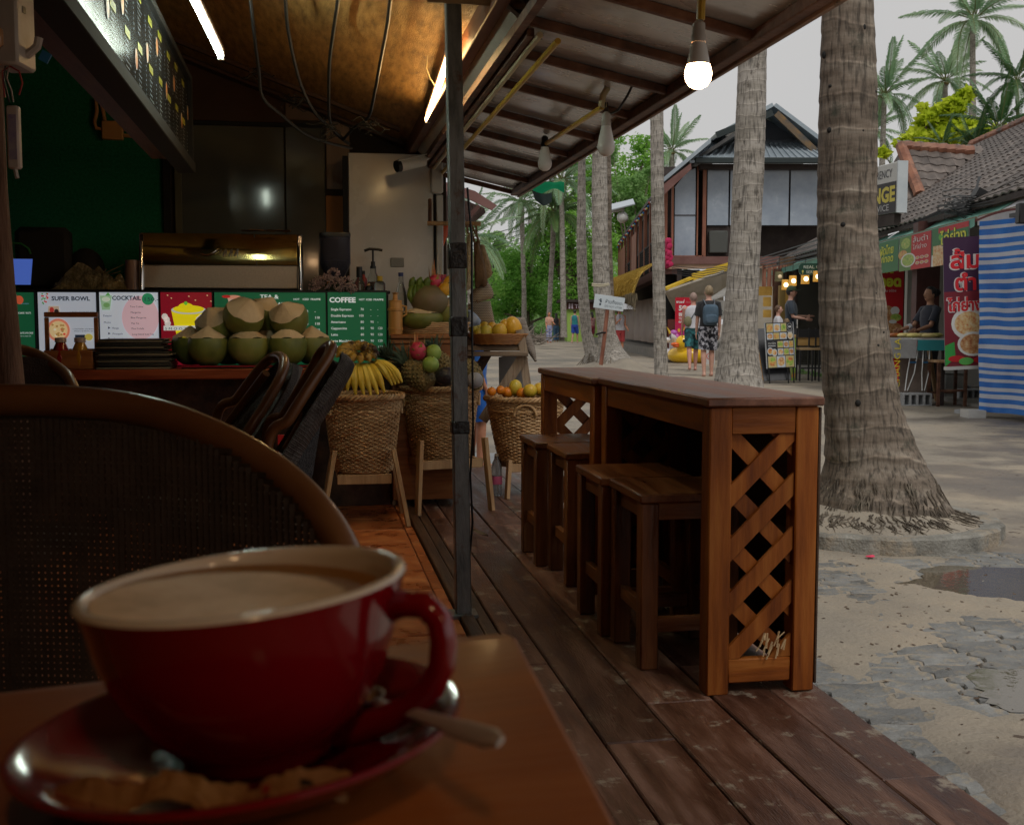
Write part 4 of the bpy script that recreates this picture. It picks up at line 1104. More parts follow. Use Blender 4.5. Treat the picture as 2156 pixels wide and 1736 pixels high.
# woven baskets on pine stands
M_wick=mk('wicker',[(.28,.15,.06),(.46,.28,.13),(.62,.42,.22)],9,(1,1,3),rough=.55,bump=.2,rnd=.08)
def basket_mesh(r0,r1,h,ns=44,row=.0105):
 mb=MB();n=ns*2
 nr=int(h/row)
 for j in range(nr):
  z=row*(j+.5);t_=z/h
  R=r0+(r1-r0)*t_**.8
  ph=j%2
  sag=.003*sin(j*1.7)
  for dr,dz in((1,0),):
   vs,fs=[],[]
   for k in range(n):
    a=2*pi*k/n
    off=.0045 if((k//2+ph)%2==0)else-.0035
    off+=.0012*sin(k*1.9+j)
    rr=R+off
    zz=z+.0025*sin(a*2+j*.05)+.0012*sin(k*2.3+j*1.1)
    for(da,db)in((.0035,0),(0,.0046),(-.0035,0),(0,-.0046)):vs.append(((rr+da)*cos(a),(rr+da)*sin(a),zz+db))
   for k in range(n):
    k2=(k+1)%n
    for q in range(4):
     q2=(q+1)%4;fs.append((k*4+q,k2*4+q,k2*4+q2,k*4+q2))
   mb.add(vs,fs)
 for k in range(ns):
  a=2*pi*(k*2+.5)/n
  mb.tube([((r0+(r1-r0)*t_**.8)*cos(a),(r0+(r1-r0)*t_**.8)*sin(a),h*t_)for t_ in(0,.25,.5,.75,1)],.0035,4,cap=False)
 return mb
def rim_mesh(R,z,amp=.009,thick=.009,turns=17):
 mb=MB()
 for s_ in range(3):
  pts=[]
  for k in range(120):
   a=2*pi*k/120;b_=a*turns+2*pi*s_/3
   pts.append(((R+amp*cos(b_))*cos(a),(R+amp*cos(b_))*sin(a),z+amp*1.2*sin(b_)))
  mb.tube(pts,thick,5,closed=True)
 return mb
def basket(pos,r0,r1,h,z0,label,legs=.66,rot=0,handle=None):
 T=thing('fruit_basket',label,'basket',(pos[0],pos[1],z0),RZ+rot,'tall wicker fruit baskets on pine stands')
 part('weave',basket_mesh(r0,r1,h),M_wick,T,smooth=60,kind='stuff')
 part('braided_rim',rim_mesh(r1+.008,h+.012),M_wick,T,smooth=60)
 part('band',MB().tube([((r1+.003-.012)*cos(2*pi*k/60),(r1-.009)*sin(2*pi*k/60),h*.84+.002*sin(k))for k in range(60)],.008,6,closed=True),M_wick,T,smooth=60)
 part('liner',MB().lathe([(.001,.006),(r0-.008,.006),(r1-.012,h-.02)],24),mk('liner_dark',(.07,.035,.015),rough=.9),T)
 if handle is not None:
  for hh in handle:
   a=hh;q=[]
   for k in range(9):
    b_=pi*k/8;q.append(((r1+.004)*cos(a+.28*cos(b_)),(r1+.004)*sin(a+.28*cos(b_)),h*.78+.065*sin(b_)))
   part('handle',MB().tube(q,.009,7),M_wick,T,smooth=60)
 return T
def stand(pos,w_,zs,hl,label,rot=0,splay=.07):
 T=thing('basket_stand',label,'stand',(pos[0],pos[1],0),RZ+rot,'pine stands carrying the fruit baskets')
 for x in(-1,1):
  for y in(-1,1):
   part('leg',MB().bar((x*(w_+splay),y*(w_+splay),0),(x*w_,y*w_,hl),.055,.022,up=(1,0,0),b=.002),M_pine,T)
 for y in(-1,1):part('rail',MB().bar((-w_+.01,y*(w_-.005),zs-.03),(w_-.01,y*(w_-.005),zs-.03),.05,.02,up=(0,1,0),b=.002),M_pine,T)
 for x in(-1,1):part('rail',MB().bar((x*(w_-.03),-w_+.02,zs-.025),(x*(w_-.03),w_-.02,zs-.025),.018,.04,b=.002),M_pine,T)
 return T
p1=P(764,900,6.0);p1.z=0;p2=P(928,900,6.45);p2.z=0;p3=P(1106,900,6.95);p3.z=0
z1=CAMZ-(998-HORIZON)*5.85/F;t1=CAMZ-(842-HORIZON)*5.82/F
basket(p1,.15,.2,t1-z1,z1,'wicker basket heaped with yellow bananas',handle=(pi*.08,pi*1.1))
stand(p1,.15,z1,z1+.12,'pine stand under the banana basket',0)
z2=CAMZ-(975-HORIZON)*6.25/F;t2=CAMZ-(824-HORIZON)*6.25/F
basket(p2,.155,.215,t2-z2,z2,'wicker basket of pineapples and guavas behind the steel post',handle=(pi*1.0,0))
stand(p2,.19,z2+.02,z2+.13,'pine stand under the pineapple basket',.25,.03)
z3=CAMZ-(975-HORIZON)*6.8/F;t3=CAMZ-(846-HORIZON)*6.75/F
basket(p3,.155,.235,t3-z3,z3,'wicker basket of mangoes and oranges beside the bar tables',handle=(-pi*.56,pi*.44))
stand(p3,.14,z3+.0,z3+.02,'pine stand under the mango basket',.1,.02)
# fruit
M_ban=mk('banana_skin',[(.55,.36,.03),(.68,.48,.05),(.72,.56,.1)],5,rough=.45,bump=.05,rnd=.1,dirt=(.1,.05,.015),dscale=32,dlo=.68,dhi=.73)
M_banold=mk('ripe_banana',[(.3,.17,.03),(.45,.28,.04)],9,rough=.5,bump=.1,rnd=.15,dirt=(.03,.014,.008),dscale=12,dlo=.46,dhi=.56)
M_bangr=mk('green_banana',[(.07,.12,.015),(.14,.2,.03)],7,rough=.4,bump=.05,rnd=.1)
M_stalk=mk('banana_stalk',[(.1,.06,.02),(.22,.16,.05)],20,rough=.8,bump=.3)
def banana(p0,p1,p2,r,mat_,T):
 """curved from stalk end p0 through p1 to tip p2"""
 p0,p1,p2=Vector(p0),Vector(p1),Vector(p2);pts,rr=[],[]
 for k in range(11):
  t_=k/10;pts.append(p0*(1-t_)**2+p1*2*t_*(1-t_)+p2*t_**2)
  rr.append(r*(.35 if k==0 else .6 if k==1 else .9 if k==2 else 1 if k<8 else .85 if k==8 else .5 if k==9 else .22))
 part('banana',MB().tube(pts,rr,7),mat_,T,smooth=50)
def bunch(origin,label,bananas,mat_,group='banana hands in the first basket',r=.018):
 T=thing('banana_bunch',label,'bananas',origin,0,group)
 for a,b_,c_ in bananas:banana(Vector(a)-origin,Vector(b_)-origin,Vector(c_)-origin,r,mat_,T)
 return T
Yb=5.86
o=P(765,790,Yb+.03)
bs=[]
for k,(x0,x1,y1)in enumerate(((722,715,812),(733,728,822),(745,745,832),(757,762,832),(768,777,832),(778,792,830),(789,806,826))):
 bs.append((P(760+(x0-760)*.35,772,Yb+.06),P(x0-3,762,Yb-.04),P(x1+4,y1,Yb-.06)))
T=bunch(o,'front hand of yellow bananas hanging over the basket rim',bs,M_ban,r=.024)
part('stalk',MB().ell(P(758,772,Yb+.06)-o,(.04,.03,.02)),M_stalk,T)
o=P(800,770,Yb)
bs=[(P(786,764,Yb+.04),P(806+6*k,758+k,Yb-.02),P(826+7*k,803-2*k+8,Yb-.03))for k in range(4)]
T=bunch(o,'hand of yellow bananas on the right side of the basket',bs,M_ban,r=.023)
part('stalk',MB().ell(P(786,766,Yb+.05)-o,.02),M_stalk,T)
o=P(710,790,Yb)
bs=[(P(735,772,Yb+.06),P(712-5*k,768+4*k,Yb+.02),P(695-3*k,800+5*k,Yb+.01))for k in range(3)]+[(P(745,800,Yb),P(725,812,Yb),P(697,822,Yb+.02))]
bunch(o,'yellow bananas at the left side under the wicker chair',bs,M_ban,r=.024)
o=P(755,745,Yb+.06);random.seed(21);bs=[]
for k in range(13):
 a=pi*2*k/13;x=752+30*cos(a);y=742+16*sin(a)
 bs.append((P(755+8*cos(a),742+5*sin(a),Yb+.05),P(x+6*sin(a),y-12,Yb+.03-.05*sin(a)),P(x+16*cos(a),y+6,Yb+.02-.06*sin(a))))
for k in range(3):bs.append((P(765+6*k,752,Yb+.02),P(770+8*k,735,Yb),P(768+12*k,722+3*k,Yb)))
T=bunch(o,'overripe brown-spotted bananas piled on top of the basket',bs,M_banold,r=.022)
part('stalk',MB().tube([P(775,760,Yb)-o,P(779,735,Yb)-o,P(782,725,Yb+.02)-o],[.02,.016,.012],8),M_stalk,T)
M_pinea=mk('pineapple_skin',[(.1,.085,.03),(.24,.18,.07),(.3,.22,.1)],40,rough=.6,bump=.4,bs=90)
M_pleaf=mk('pineapple_leaf',[(.05,.085,.055),(.12,.17,.12)],8,rough=.6,bump=.05,rnd=.1)
def pineapple(base,axis,k,label,leaves=True,bodyl=.17,r=.065):
 base=Vector(base);ax=Vector(axis).normalized()
 T=thing('pineapple',label,'pineapple',base,0,'pineapples in the second basket')
 R=ax.to_track_quat('Z','Y').to_matrix()
 mb=MB();nrow,ncol=11,14
 prof=lambda t_:r*k*(sin(pi*(.1+.84*t_))**.45)
 mb.lathe([(prof(i/14)*.95,bodyl*k*i/14)for i in range(15)],20,R=R,cap0=True,cap1=True)
 for j in range(nrow):
  t_=(j+.5)/nrow
  for i in range(ncol):
   a=2*pi*(i+.5*(j%2))/ncol;rr=prof(t_);d=Vector((cos(a),sin(a),0));u=Vector((-sin(a),cos(a),0));z=Vector((0,0,1))
   c_=d*rr*.95+z*bodyl*k*t_;s_=rr*pi/ncol*.96;h=bodyl*k/nrow*.62
   vs=[c_-u*s_,c_-z*h,c_+u*s_,c_+z*h,c_+d*.008*k+z*h*.2]
   mb.add([R@v for v in vs],[(0,1,4),(1,2,4),(2,3,4),(3,0,4)])
 part('body',mb,M_pinea,T,smooth=0)
 if leaves:
  mb=MB();random.seed(int(base.x*977)%97)
  for j in range(34):
   a=j*2.4;t_=j/34;ln=(.05+.06*(1-abs(t_-.45)))*k;out=.9-.75*t_
   d=Vector((cos(a),sin(a),0));u=Vector((-sin(a),cos(a),0));z=Vector((0,0,1));b0=z*bodyl*k+d*.02*k*(1-t_)+z*t_*.03*k
   p=[b0,b0+(d*out+z*.8)*ln*.5,b0+(d*out*1.2+z*.75)*ln];ww=.011*k
   mb.add([R@v for v in(p[0]-u*ww,p[0]+u*ww,p[1]+u*ww*.8,p[1]-u*ww*.8,p[2],p[1]+d*.003)],[(0,1,2,5),(0,5,3),(3,5,4),(5,2,4)])
  part('crown',mb,M_pleaf,T,smooth=0,kind='stuff')
Yp=6.3
pineapple(P(905,812,Yp-.08),P(862,770,Yp-.02)-P(905,812,Yp-.08),1.1,'pineapple lying in front with its crown to the left')
pineapple(P(858,806,Yp+.12),P(830,768,Yp+.1)-P(858,806,Yp+.12),1.0,'pineapple at the left edge of the basket, mostly crown')
pineapple(P(948,808,Yp+.12),P(922,756,Yp+.1)-P(948,808,Yp+.12),1.1,'pineapple behind the steel post with crown showing',True)
pineapple(P(1003,815,Yp+.05),P(985,775,Yp)-P(1003,815,Yp+.05),1.0,'pineapple right of the steel post',False)
def fruit(px,py,Y,r,mat_,label,cat,sc=(1,1,1),rot=(0,0,0),name=None,group=None,stem=True):
 p=P(px,py,Y)
 T=thing(name or cat,label,cat,p,0,group,rot=rot)
 part('flesh',MB().ell((0,0,0),(r*sc[0],r*sc[1],r*sc[2]),nu=18,nv=12,df=lambda d:1+.03*noise.noise(d*2+p)-.05*max(0,d.z)**4),mat_,T,smooth=80)
 if stem:part('stem',MB().tube([(0,0,r*sc[2]*.9),(.002,0,r*sc[2]*1.08)],.003,5),M_stalk,T)
 return T
M_guava=mk('guava_skin',[(.2,.33,.05),(.32,.45,.1)],6,rough=.4,bump=.12,bs=30)
M_avo=mk('avocado_skin',[(.018,.016,.02),(.035,.03,.035)],20,rough=.4,bump=.3,bs=60)
M_mango=mk('mango_skin',[(.4,.42,.05),(.6,.42,.04),(.68,.36,.03)],4,rough=.35,bump=.03,rnd=.12)
M_mangy=mk('mango_ripe',[(.62,.3,.02),(.72,.4,.03)],5,rough=.35,bump=.03,rnd=.06)
M_orange=mk('orange_skin',(.72,.22,.012),rough=.4,bump=.15,bs=160)
M_dragon=mk('dragon_skin',[(.45,.02,.05),(.6,.06,.12)],6,rough=.4,bump=.05)
M_dscale=mk('dragon_scale',[(.5,.09,.08),(.4,.38,.08)],10,rough=.5)
fruit(907,767,6.18,.046,M_guava,'bright green guava in front, lower of the two','guava',group='guavas on the pineapples',rot=(.4,.2,0))
fruit(913,742,6.28,.043,M_guava,'green guava with pointed top above the first','guava',(1,1,1.12),group='guavas on the pineapples')
fruit(940,792,6.12,.056,M_avo,'dark avocado beside the pineapple at the post','avocado',(1.1,1,.95))
fruit(1000,800,6.2,.045,mk('cabbage',(.3,.3,.33),rough=.5),'pale grey fruit at the right of the post','fruit',(1,1,1))
def dragonfruit(px,py,Y,r,label,tall=1.0,group=None):
 T=fruit(px,py,Y,r,M_dragon,label,'dragon fruit',(1,1,1.15),name='dragon_fruit',stem=False,group=group)
 mb=MB()
 for j in range(16):
  a=j*2.4;t_=-.7+1.7*j/16;d=Vector((cos(a)*sqrt(max(0,1-min(t_,.95)**2)),sin(a)*sqrt(max(0,1-min(t_,.95)**2)),t_*1.15))*r
  u=Vector((-sin(a),cos(a),0));tip=d*1.25+Vector((0,0,r*(.3+.5*tall*max(0,t_))*(1.6 if j>11 else 1)))
  mb.add([d-u*.012,d+u*.012,d*1.1+u*.007+Vector((0,0,r*.2)),tip,d*1.1-u*.007+Vector((0,0,r*.2))],[(0,1,2,3,4)])
 part('scale',mb,M_dscale,T,smooth=0)
dragonfruit(880,738,6.25,.046,'pink dragon fruit with yellow tip on the pineapples')
rows=((1035,824,0),(1054,821,0),(1085,816,1),(1116,822,2),(1137,819,2),(1148,825,0),(1165,820,1),(1100,828,0),(1068,826,0))
labs=['small orange at the left rim of the third basket','small orange second from the left rim','tall green-yellow mango standing in the third basket','round green mango in the middle','green mango behind the round one','large orange against the bar table','yellow mango hidden behind the bar table','orange between the two mangoes','orange below the tall mango']
for i,((x,y,k),lab)in enumerate(zip(rows,labs)):
 fruit(x,y,6.82+.05*(i%3),(.028 if i<2 else .036)if k==0 else .042,M_orange if k==0 else M_mango,lab,'orange' if k==0 else 'mango',(1,1,1.25 if k==1 else 1),group='fruit in the third basket')
ft=L(QL(905,700,6.62)[0]+.02,6.68,zk)
T=thing('wicker_tray','low oval wicker tray on the cabinet under the coconuts','tray',ft,RZ)
mb=MB()
for j in range(6):mb.tube([((.2+.006*(j%2)+.003*j)*cos(2*pi*k/50),(.15+.003*j)*sin(2*pi*k/50),.006+.011*j+.002*sin(k*2.1))for k in range(50)],.0065,5,closed=True)
part('weave',mb,M_wick,T,smooth=60,kind='stuff');part('base',MB().lathe([(.001,.004),(.19,.004),(.2,.01)],30,rf=lambda a,z:1/sqrt(cos(a)**2+(sin(a)/.78)**2)),M_wick,T)
def on(px,py,l):c_,z_=QL(px,py,l);return L(c_,l,z_)
G_='coconuts on the wicker tray'
q=on(888,668,6.6);coconut((q.x,q.y,zk+.015),'squat trimmed coconut at the front left of the wicker tray',1.2,(0,0,.5),0,G_).scale=(1.45,1.2,.8)
q=on(950,668,6.65);coconut((q.x,q.y,zk+.015),'trimmed coconut at the right of the wicker tray behind the post',1.1,(0,0,2.5),1,G_)
T=fruit(904,632,6.62,.098,mk('whole_coconut',[(.1,.1,.03),(.16,.13,.06),(.2,.14,.09)],5,rough=.5,bump=.12),'whole brown-green coconut on top of the wicker tray','coconut',(1.15,1,.95),rot=(0,radians(14),0),name='coconut',group=G_,stem=False)
o=P(873,612,6.6)
bs=[(P(872+6*k,600-2*k,6.62),P(860+9*k,612,6.56),P(866+8*k,638-6*k,6.58))for k in range(4)]+[(P(868+14*k,610,6.6),P(866+16*k,596,6.6),P(872+15*k,583,6.6))for k in range(3)]
bunch(o,'small green bananas standing behind the whole coconut',bs,M_bangr,'green bananas on the tray',.021)
dragonfruit(916,594,6.66,.04,'pink dragon fruit with long curling green scales on the tray',2.4)
fruit(936,610,6.62,.038,M_mangy,'orange-yellow mango at the right of the tray','mango',(1,1,1.2),rot=(0,.5,0),group='mangoes on the wicker tray')
fruit(946,600,6.7,.038,M_mangy,'orange-yellow mango standing behind, half hidden by the post','mango',(1,1,1.5),group='mangoes on the wicker tray')
# table in front of the camera (it stands a little askew: right side higher)
TILT=radians(4.8)
nrm=Vector((-sin(TILT),-.0,cos(TILT))).normalized()
p0=P(545,1606,.40)
cA_=QP(1080,1326,p0,nrm);cB_=QP(1302,1736,p0,nrm);cC_=QP(0,1444,p0,nrm)
e2=(cA_-cB_).normalized();e1=e2.cross(nrm).normalized()
TR=Matrix((e1,e2,nrm)).transposed()
corner=cA_
T=thing('cafe_table','orange-brown wooden cafe table holding the red cup','table',corner-nrm*(corner.z),0,rot=TR.to_euler())
TH=(corner-T.location).dot(nrm)
M_table=mk('table_wood',[(.22,.06,.008),(.31,.094,.014),(.38,.13,.024)],2.4,(1.2,9,9),rough=.38,rough2=.5,bump=.04,bs=20,coat=.1)
mb=MB()
def rrect(x0,y0,x1,y1,r,n=6):
 o=[]
 for cx,cy,a0 in((x1-r,y0+r,-pi/2),(x1-r,y1-r,0),(x0+r,y1-r,pi/2),(x0+r,y0+r,pi)):
  for k in range(n+1):o.append((cx+r*cos(a0+pi/2*k/n),cy+r*sin(a0+pi/2*k/n)))
 return o
TW,TD=.62,.62
o1=rrect(-TW,-TD,0,0,.012);o2=rrect(-TW+.002,-TD+.002,-.002,-.002,.011)
n=len(o1)
vs=[(x,y,TH-.026)for x,y in o1]+[(x,y,TH-.002)for x,y in o1]+[(x,y,TH)for x,y in o2]
fs=[tuple(reversed(range(n)))]+[(i,(i+1)%n,n+(i+1)%n,n+i)for i in range(n)]+[(n+i,n+(i+1)%n,2*n+(i+1)%n,2*n+i)for i in range(n)]+[tuple(range(2*n,3*n))]
part('tabletop',MB().add(vs,fs),M_table,T)
for x in(-.07,-TW+.07):
 for y in(-.07,-TD+.07):part('leg',MB().box(x-.022,y-.022,0.0,x+.022,y+.022,TH-.026,b=.004),M_dwood,T)
part('apron',MB().box(-TW+.09,-.08,TH-.09,-.09,-.06,TH-.027),M_dwood,T)
part('apron',MB().box(-TW+.09,-TD+.06,TH-.09,-.09,-TD+.08,TH-.027),M_dwood,T)
sc_=QP(516,1574,p0+nrm*.010,nrm)
scb=sc_-nrm*.010
ROT=TR.to_euler()
T=thing('saucer','glossy red saucer under the coffee cup','saucer',scb,0,rot=ROT)
part('dish',MB().lathe([(.001,.004),(.034,.004),(.036,.006),(.05,.0085),(.065,.0145),(.0752,.0205),(.0772,.0205),(.0772,.0188),(.066,.011),(.05,.004),(.036,.001),(.034,0),(.001,0)],96),M_ceram,T,smooth=50)
cupb=scb+nrm*.0055
cup_c=P(512,1222,.398)
H=(cup_c-cupb).dot(nrm)
cupb=cup_c-nrm*H
T=thing('coffee_cup','wide red coffee cup with cream rim and inside','cup',cupb,0,rot=ROT)
R=.0576
out=[(.001,0),(.026,0),(.0275,.003),(.028,.005),(.033,.008),(.0415,.018),(.0482,.030),(.0528,.043),(.0558,.056),(R,H-.001)]
k=H/.062
out=[(r,z*k if z<.0585 else z)for r,z in out]
part('bowl',MB().lathe(out,96),M_ceram,T,smooth=60)
ins=[(R,H-.001),(R-.0006,H+.0004),(R-.0024,H+.0008),(R-.0042,H+.0002),(R-.005,H-.003),(.0515,H-.012),(.047,H-.028),(.03,.012),(.001,.009)]
part('inside',MB().lathe(list(reversed(ins)),96),M_cream,T,smooth=60)
TRi=TR.transposed()
hp=[(768,1296,.40),(800,1284,.392),(850,1270,.386),(895,1274,.382),(925,1305,.38),(934,1350,.379),(930,1400,.38),(910,1445,.382),(870,1482,.386),(820,1510,.39),(765,1530,.394),(722,1540,.40)]
part('handle',MB().tube([TRi@(P(*q)-cupb)for q in hp],[.0062,.0054,.0048,.0047,.0047,.0047,.0047,.0047,.0047,.005,.0058,.0066],20,sq=1.0),M_ceram,T,smooth=80)
lev=cup_c+nrm*-.0052;lev2=lev
mb=MB();n=64;rings=[]
Rin=.0522
def rim_pt(a,f):
 d=e1*cos(a)+e2*sin(a)
 p=lev+d*Rin*f
 return Vector((p.x,p.y,lev.z))+Vector((0,0,0))
vs=[Vector((lev.x,lev.y,lev.z))];fs=[]
for j in range(1,11):
 f=j/10
 for i in range(n):vs.append(rim_pt(2*pi*i/n,f))
for i in range(n):fs.append((0,1+i,1+(i+1)%n))
for j in range(9):
 for i in range(n):a,b_=1+j*n+i,1+j*n+(i+1)%n;fs.append((a,a+n,b_+n,b_))
M_coffee=mk('coffee_foam',[(.5,.33,.14),(.7,.5,.27),(.8,.62,.38)],22,rough=.5,bump=.06,bs=160)
t=M_coffee.node_tree;N,K=t.nodes,t.links
b=N['Principled BSDF'];src=b.inputs['Base Color'].links[0].from_socket
tcn=[q for q in N if q.type=='TEX_COORD'][0]
sx=N.new('ShaderNodeSeparateXYZ');K.new(tcn.outputs['Object'],sx.inputs[0])
vm=N.new('ShaderNodeVectorMath');vm.operation='DISTANCE';vm.inputs[1].default_value=(-.008,-.007,0);K.new(tcn.outputs['Object'],vm.inputs[0])
ad=N.new('ShaderNodeMath');ad.operation='MULTIPLY_ADD';ad.inputs[1].default_value=1.0
nn=N.new('ShaderNodeTexNoise');nn.inputs['Scale'].default_value=60;K.new(tcn.outputs['Object'],nn.inputs['Vector'])
m2=N.new('ShaderNodeMath');m2.operation='MULTIPLY';m2.inputs[1].default_value=.008;K.new(nn.outputs['Fac'],m2.inputs[0])
K.new(vm.outputs['Value'],ad.inputs[0]);K.new(m2.outputs[0],ad.inputs[2])
rr=N.new('ShaderNodeMapRange');rr.inputs['From Min'].default_value=.0465;rr.inputs['From Max'].default_value=.0495;K.new(ad.outputs[0],rr.inputs['Value'])
mm=N.new('ShaderNodeMixRGB');mm.inputs['Color2'].default_value=(.3,.14,.03,1);K.new(rr.outputs[0],mm.inputs['Fac']);K.new(src,mm.inputs['Color1']);K.new(mm.outputs[0],b.inputs['Base Color'])
base=Vector((lev.x,lev.y,lev.z))
o=part('coffee',MB().add([v-base for v in vs],fs),M_coffee,loc=base,smooth=60);tag(o,'milky coffee with pale foam and a brown edge filling the red cup','coffee')
T=thing('teaspoon','steel teaspoon resting on the saucer rim behind the cup handle','spoon',P(960,1532,.40))
b0=P(960,1532,.40)
part('handle',MB().tube([QP(x,y,scb+nrm*d,nrm)-b0 for x,y,d in((786,1476,.016),(830,1488,.0185),(880,1503,.021),(930,1520,.0245),(980,1538,.027),(1030,1553,.0295),(1054,1561,.031))],[.0018,.0019,.0022,.0028,.0036,.0038,.0018],14,sq=.38),mk('spoon_steel',(.5,.49,.47),rough=.4,metal=.1,bump=.08),T,smooth=60)
part('bowl',MB().ell(P(740,1462,.432)-b0,(.016,.01,.004)),M_chrome,T)
M_paper=mk('brown_paper',[(.17,.07,.018),(.26,.12,.035),(.32,.17,.055)],30,rough=.7,bump=.15)
def sachet(pts,w_,label,th0=0.0):
 a=P(*pts[0]);q=[P(*p)-a for p in pts]
 mb=MB();nseg=(len(q)-1)*6;random.seed(len(pts))
 def pt(t_):
  f=t_*(len(q)-1);i=min(int(f),len(q)-2);f-=i
  p0_,p1_,p2_,p3_=q[max(i-1,0)],q[i],q[i+1],q[min(i+2,len(q)-1)]
  return .5*((2*p1_)+(p2_-p0_)*f+(2*p0_-5*p1_+4*p2_-p3_)*f*f+(3*p1_-p0_-3*p2_+p3_)*f**3)
 def fn(u,v):
  p=pt(u);a_=(v-.5)*w_
  return p+Vector((.1,.55,.83)).normalized()*a_+nrm*(.0022*noise.noise(Vector((u*22,v*4,3)))+.0009*((u*23)%1-.5))
 mb.grid(fn,nseg,5)
 return part('paper',mb,M_paper,loc=a,smooth=25),mb
o,_=sachet([(100,1690,.352),(180,1662,.35),(260,1682,.347),(335,1652,.346),(405,1660,.344),(490,1706,.341),(560,1668,.342),(640,1642,.344),(735,1654,.347)],.0085,'')
o.name='sugar_sachet';tag(o,'crumpled brown paper sugar sachet lying across the front of the saucer','sachet')
a=P(640,1634,.3435)
part('print',MB().grid(lambda u,v:o.matrix_world.inverted()@(P(553+14*u,1645-18*v,.3405)),2,2).mesh and MB().grid(lambda u,v:P(632+26*u,1650-12*v+4*u,.3405)-Vector(o.location),2,2),mk('print_black',(.01,.01,.01),rough=.6),o)
part('print',MB().grid(lambda u,v:P(552+16*u,1672-18*v-6*u,.3385)-Vector(o.location),2,2),mk('print_red',(.3,.02,.01),rough=.6),o)
o,_=sachet([(110,1690,.352),(200,1676,.35),(320,1668,.35),(420,1662,.352),(520,1668,.354)],.006,'')
o.name='sugar_sachet';tag(o,'second flattened brown sachet under the crumpled one','sachet')
# wicker armchairs
M_rattan=mk('rattan_frame',[(.085,.03,.009),(.135,.05,.015),(.19,.08,.027)],3,rough=.28,rough2=.4,bump=.05,bs=30,coat=.25)
M_cane=mk('dark_cane',[(.035,.022,.014),(.065,.042,.028)],30,rough=.6,bump=.1)
def catmull(q,n=8):
 sm=[]
 for i in range(len(q)-1):
  a,b_,c_,d=q[max(i-1,0)],q[i],q[i+1],q[min(i+2,len(q)-1)]
  for k in range(n):
   t_=k/n
   sm.append(.5*((2*b_)+(c_-a)*t_+(2*a-5*b_+4*c_-d)*t_**2+(3*b_-a-3*c_+d)*t_**3))
 sm.append(q[-1]);return sm
xc=P(10,843,1.13).x
right=[P(10,842,1.13),P(130,845,1.128),(P(250,856,1.122)),P(360,882,1.11),P(460,922,1.095),P(545,968,1.08),P(620,1024,1.06),P(680,1090,1.035),P(722,1160,1.015),P(748,1240,1.0),P(758,1340,.99),P(756,1480,.99)]
low=[Vector((right[-1].x-.01,1.0,.72)),Vector((right[-1].x-.03,1.01,.44)),Vector((right[-1].x-.02,1.03,.0))]
half=right+low
mir=[Vector((2*xc-p.x,p.y,p.z))for p in reversed(half[1:])]
path=catmull(mir+half,6)
base=Vector((xc,1.0,0))
T=thing('wicker_armchair','large wicker armchair with rounded brown frame right behind the red cup','chair',base,0,'wicker armchairs')
part('back_frame',MB().tube([p-base for p in path],.0162,14),M_rattan,T,smooth=80)
q=[p for p in path if p.z>.5]
def width_at(z):
 hi=[p for p in catmull(half,8)]
 for a,b_ in zip(hi,hi[1:]):
  if(a.z-z)*(b_.z-z)<=0 and a.z!=b_.z:
   t_=(a.z-z)/(a.z-b_.z);return a.x+(b_.x-a.x)*t_-xc
 return 0
wt=[(z/1000,width_at(z/1000))for z in range(480,975,5)]
def wz(z):
 i=min(max(int((z-.48)/.005),0),len(wt)-1);return wt[i][1]
def yb(x):return 1.13-1.05*(abs(x))**2*(1.0)
mb=MB();pitch=.0066;sw2=.0026;zt_=.965
nz=int((zt_-.5)/pitch)
for j in range(nz):
 z=.5+j*pitch;W=wz(z)-.012
 if W<.03:continue
 n=24;jz=random.uniform(-.0004,.0004)
 vs,fs=[],[]
 for i in range(n+1):
  x=-W+2*W*i/n;y=yb(x)-1.0+.0005*(-1)**i
  vs+=[(x,y,z-sw2+jz),(x,y,z+sw2+jz)]
 for i in range(n):fs.append((2*i,2*i+2,2*i+3,2*i+1))
 mb.add(vs,fs)
nxs=int(.74/pitch)
for i in range(nxs):
 x=-.37+i*pitch+random.uniform(-.0004,.0004);zs_=[z for z,W in wt if W-.012>abs(x)]
 if not zs_:continue
 z0,z1=.5,min(max(zs_),.96);y=yb(x)-1.0-.0012
 mb.add([(x-sw2,y,z0),(x+sw2,y,z0),(x+sw2,y,z1),(x-sw2,y,z1)],[(0,1,2,3)])
part('cane_back',mb,M_cane,T,smooth=0,kind='stuff')
part('seat',MB().ell((0,-.12,.44),(.3,.3,.035),nu=24,nv=8),M_cane,T)
for x,y in((-.26,-.36),(.26,-.36)):part('leg',MB().tube([(x,y,0),(x,y,.43)],.016,10),M_rattan,T)
for s_ in(-1,1):part('arm',MB().tube([(s_*.35,-.02,.66),(s_*.34,-.2,.66),(s_*.3,-.36,.62),(s_*.27,-.37,.43)],.016,10),M_rattan,T)
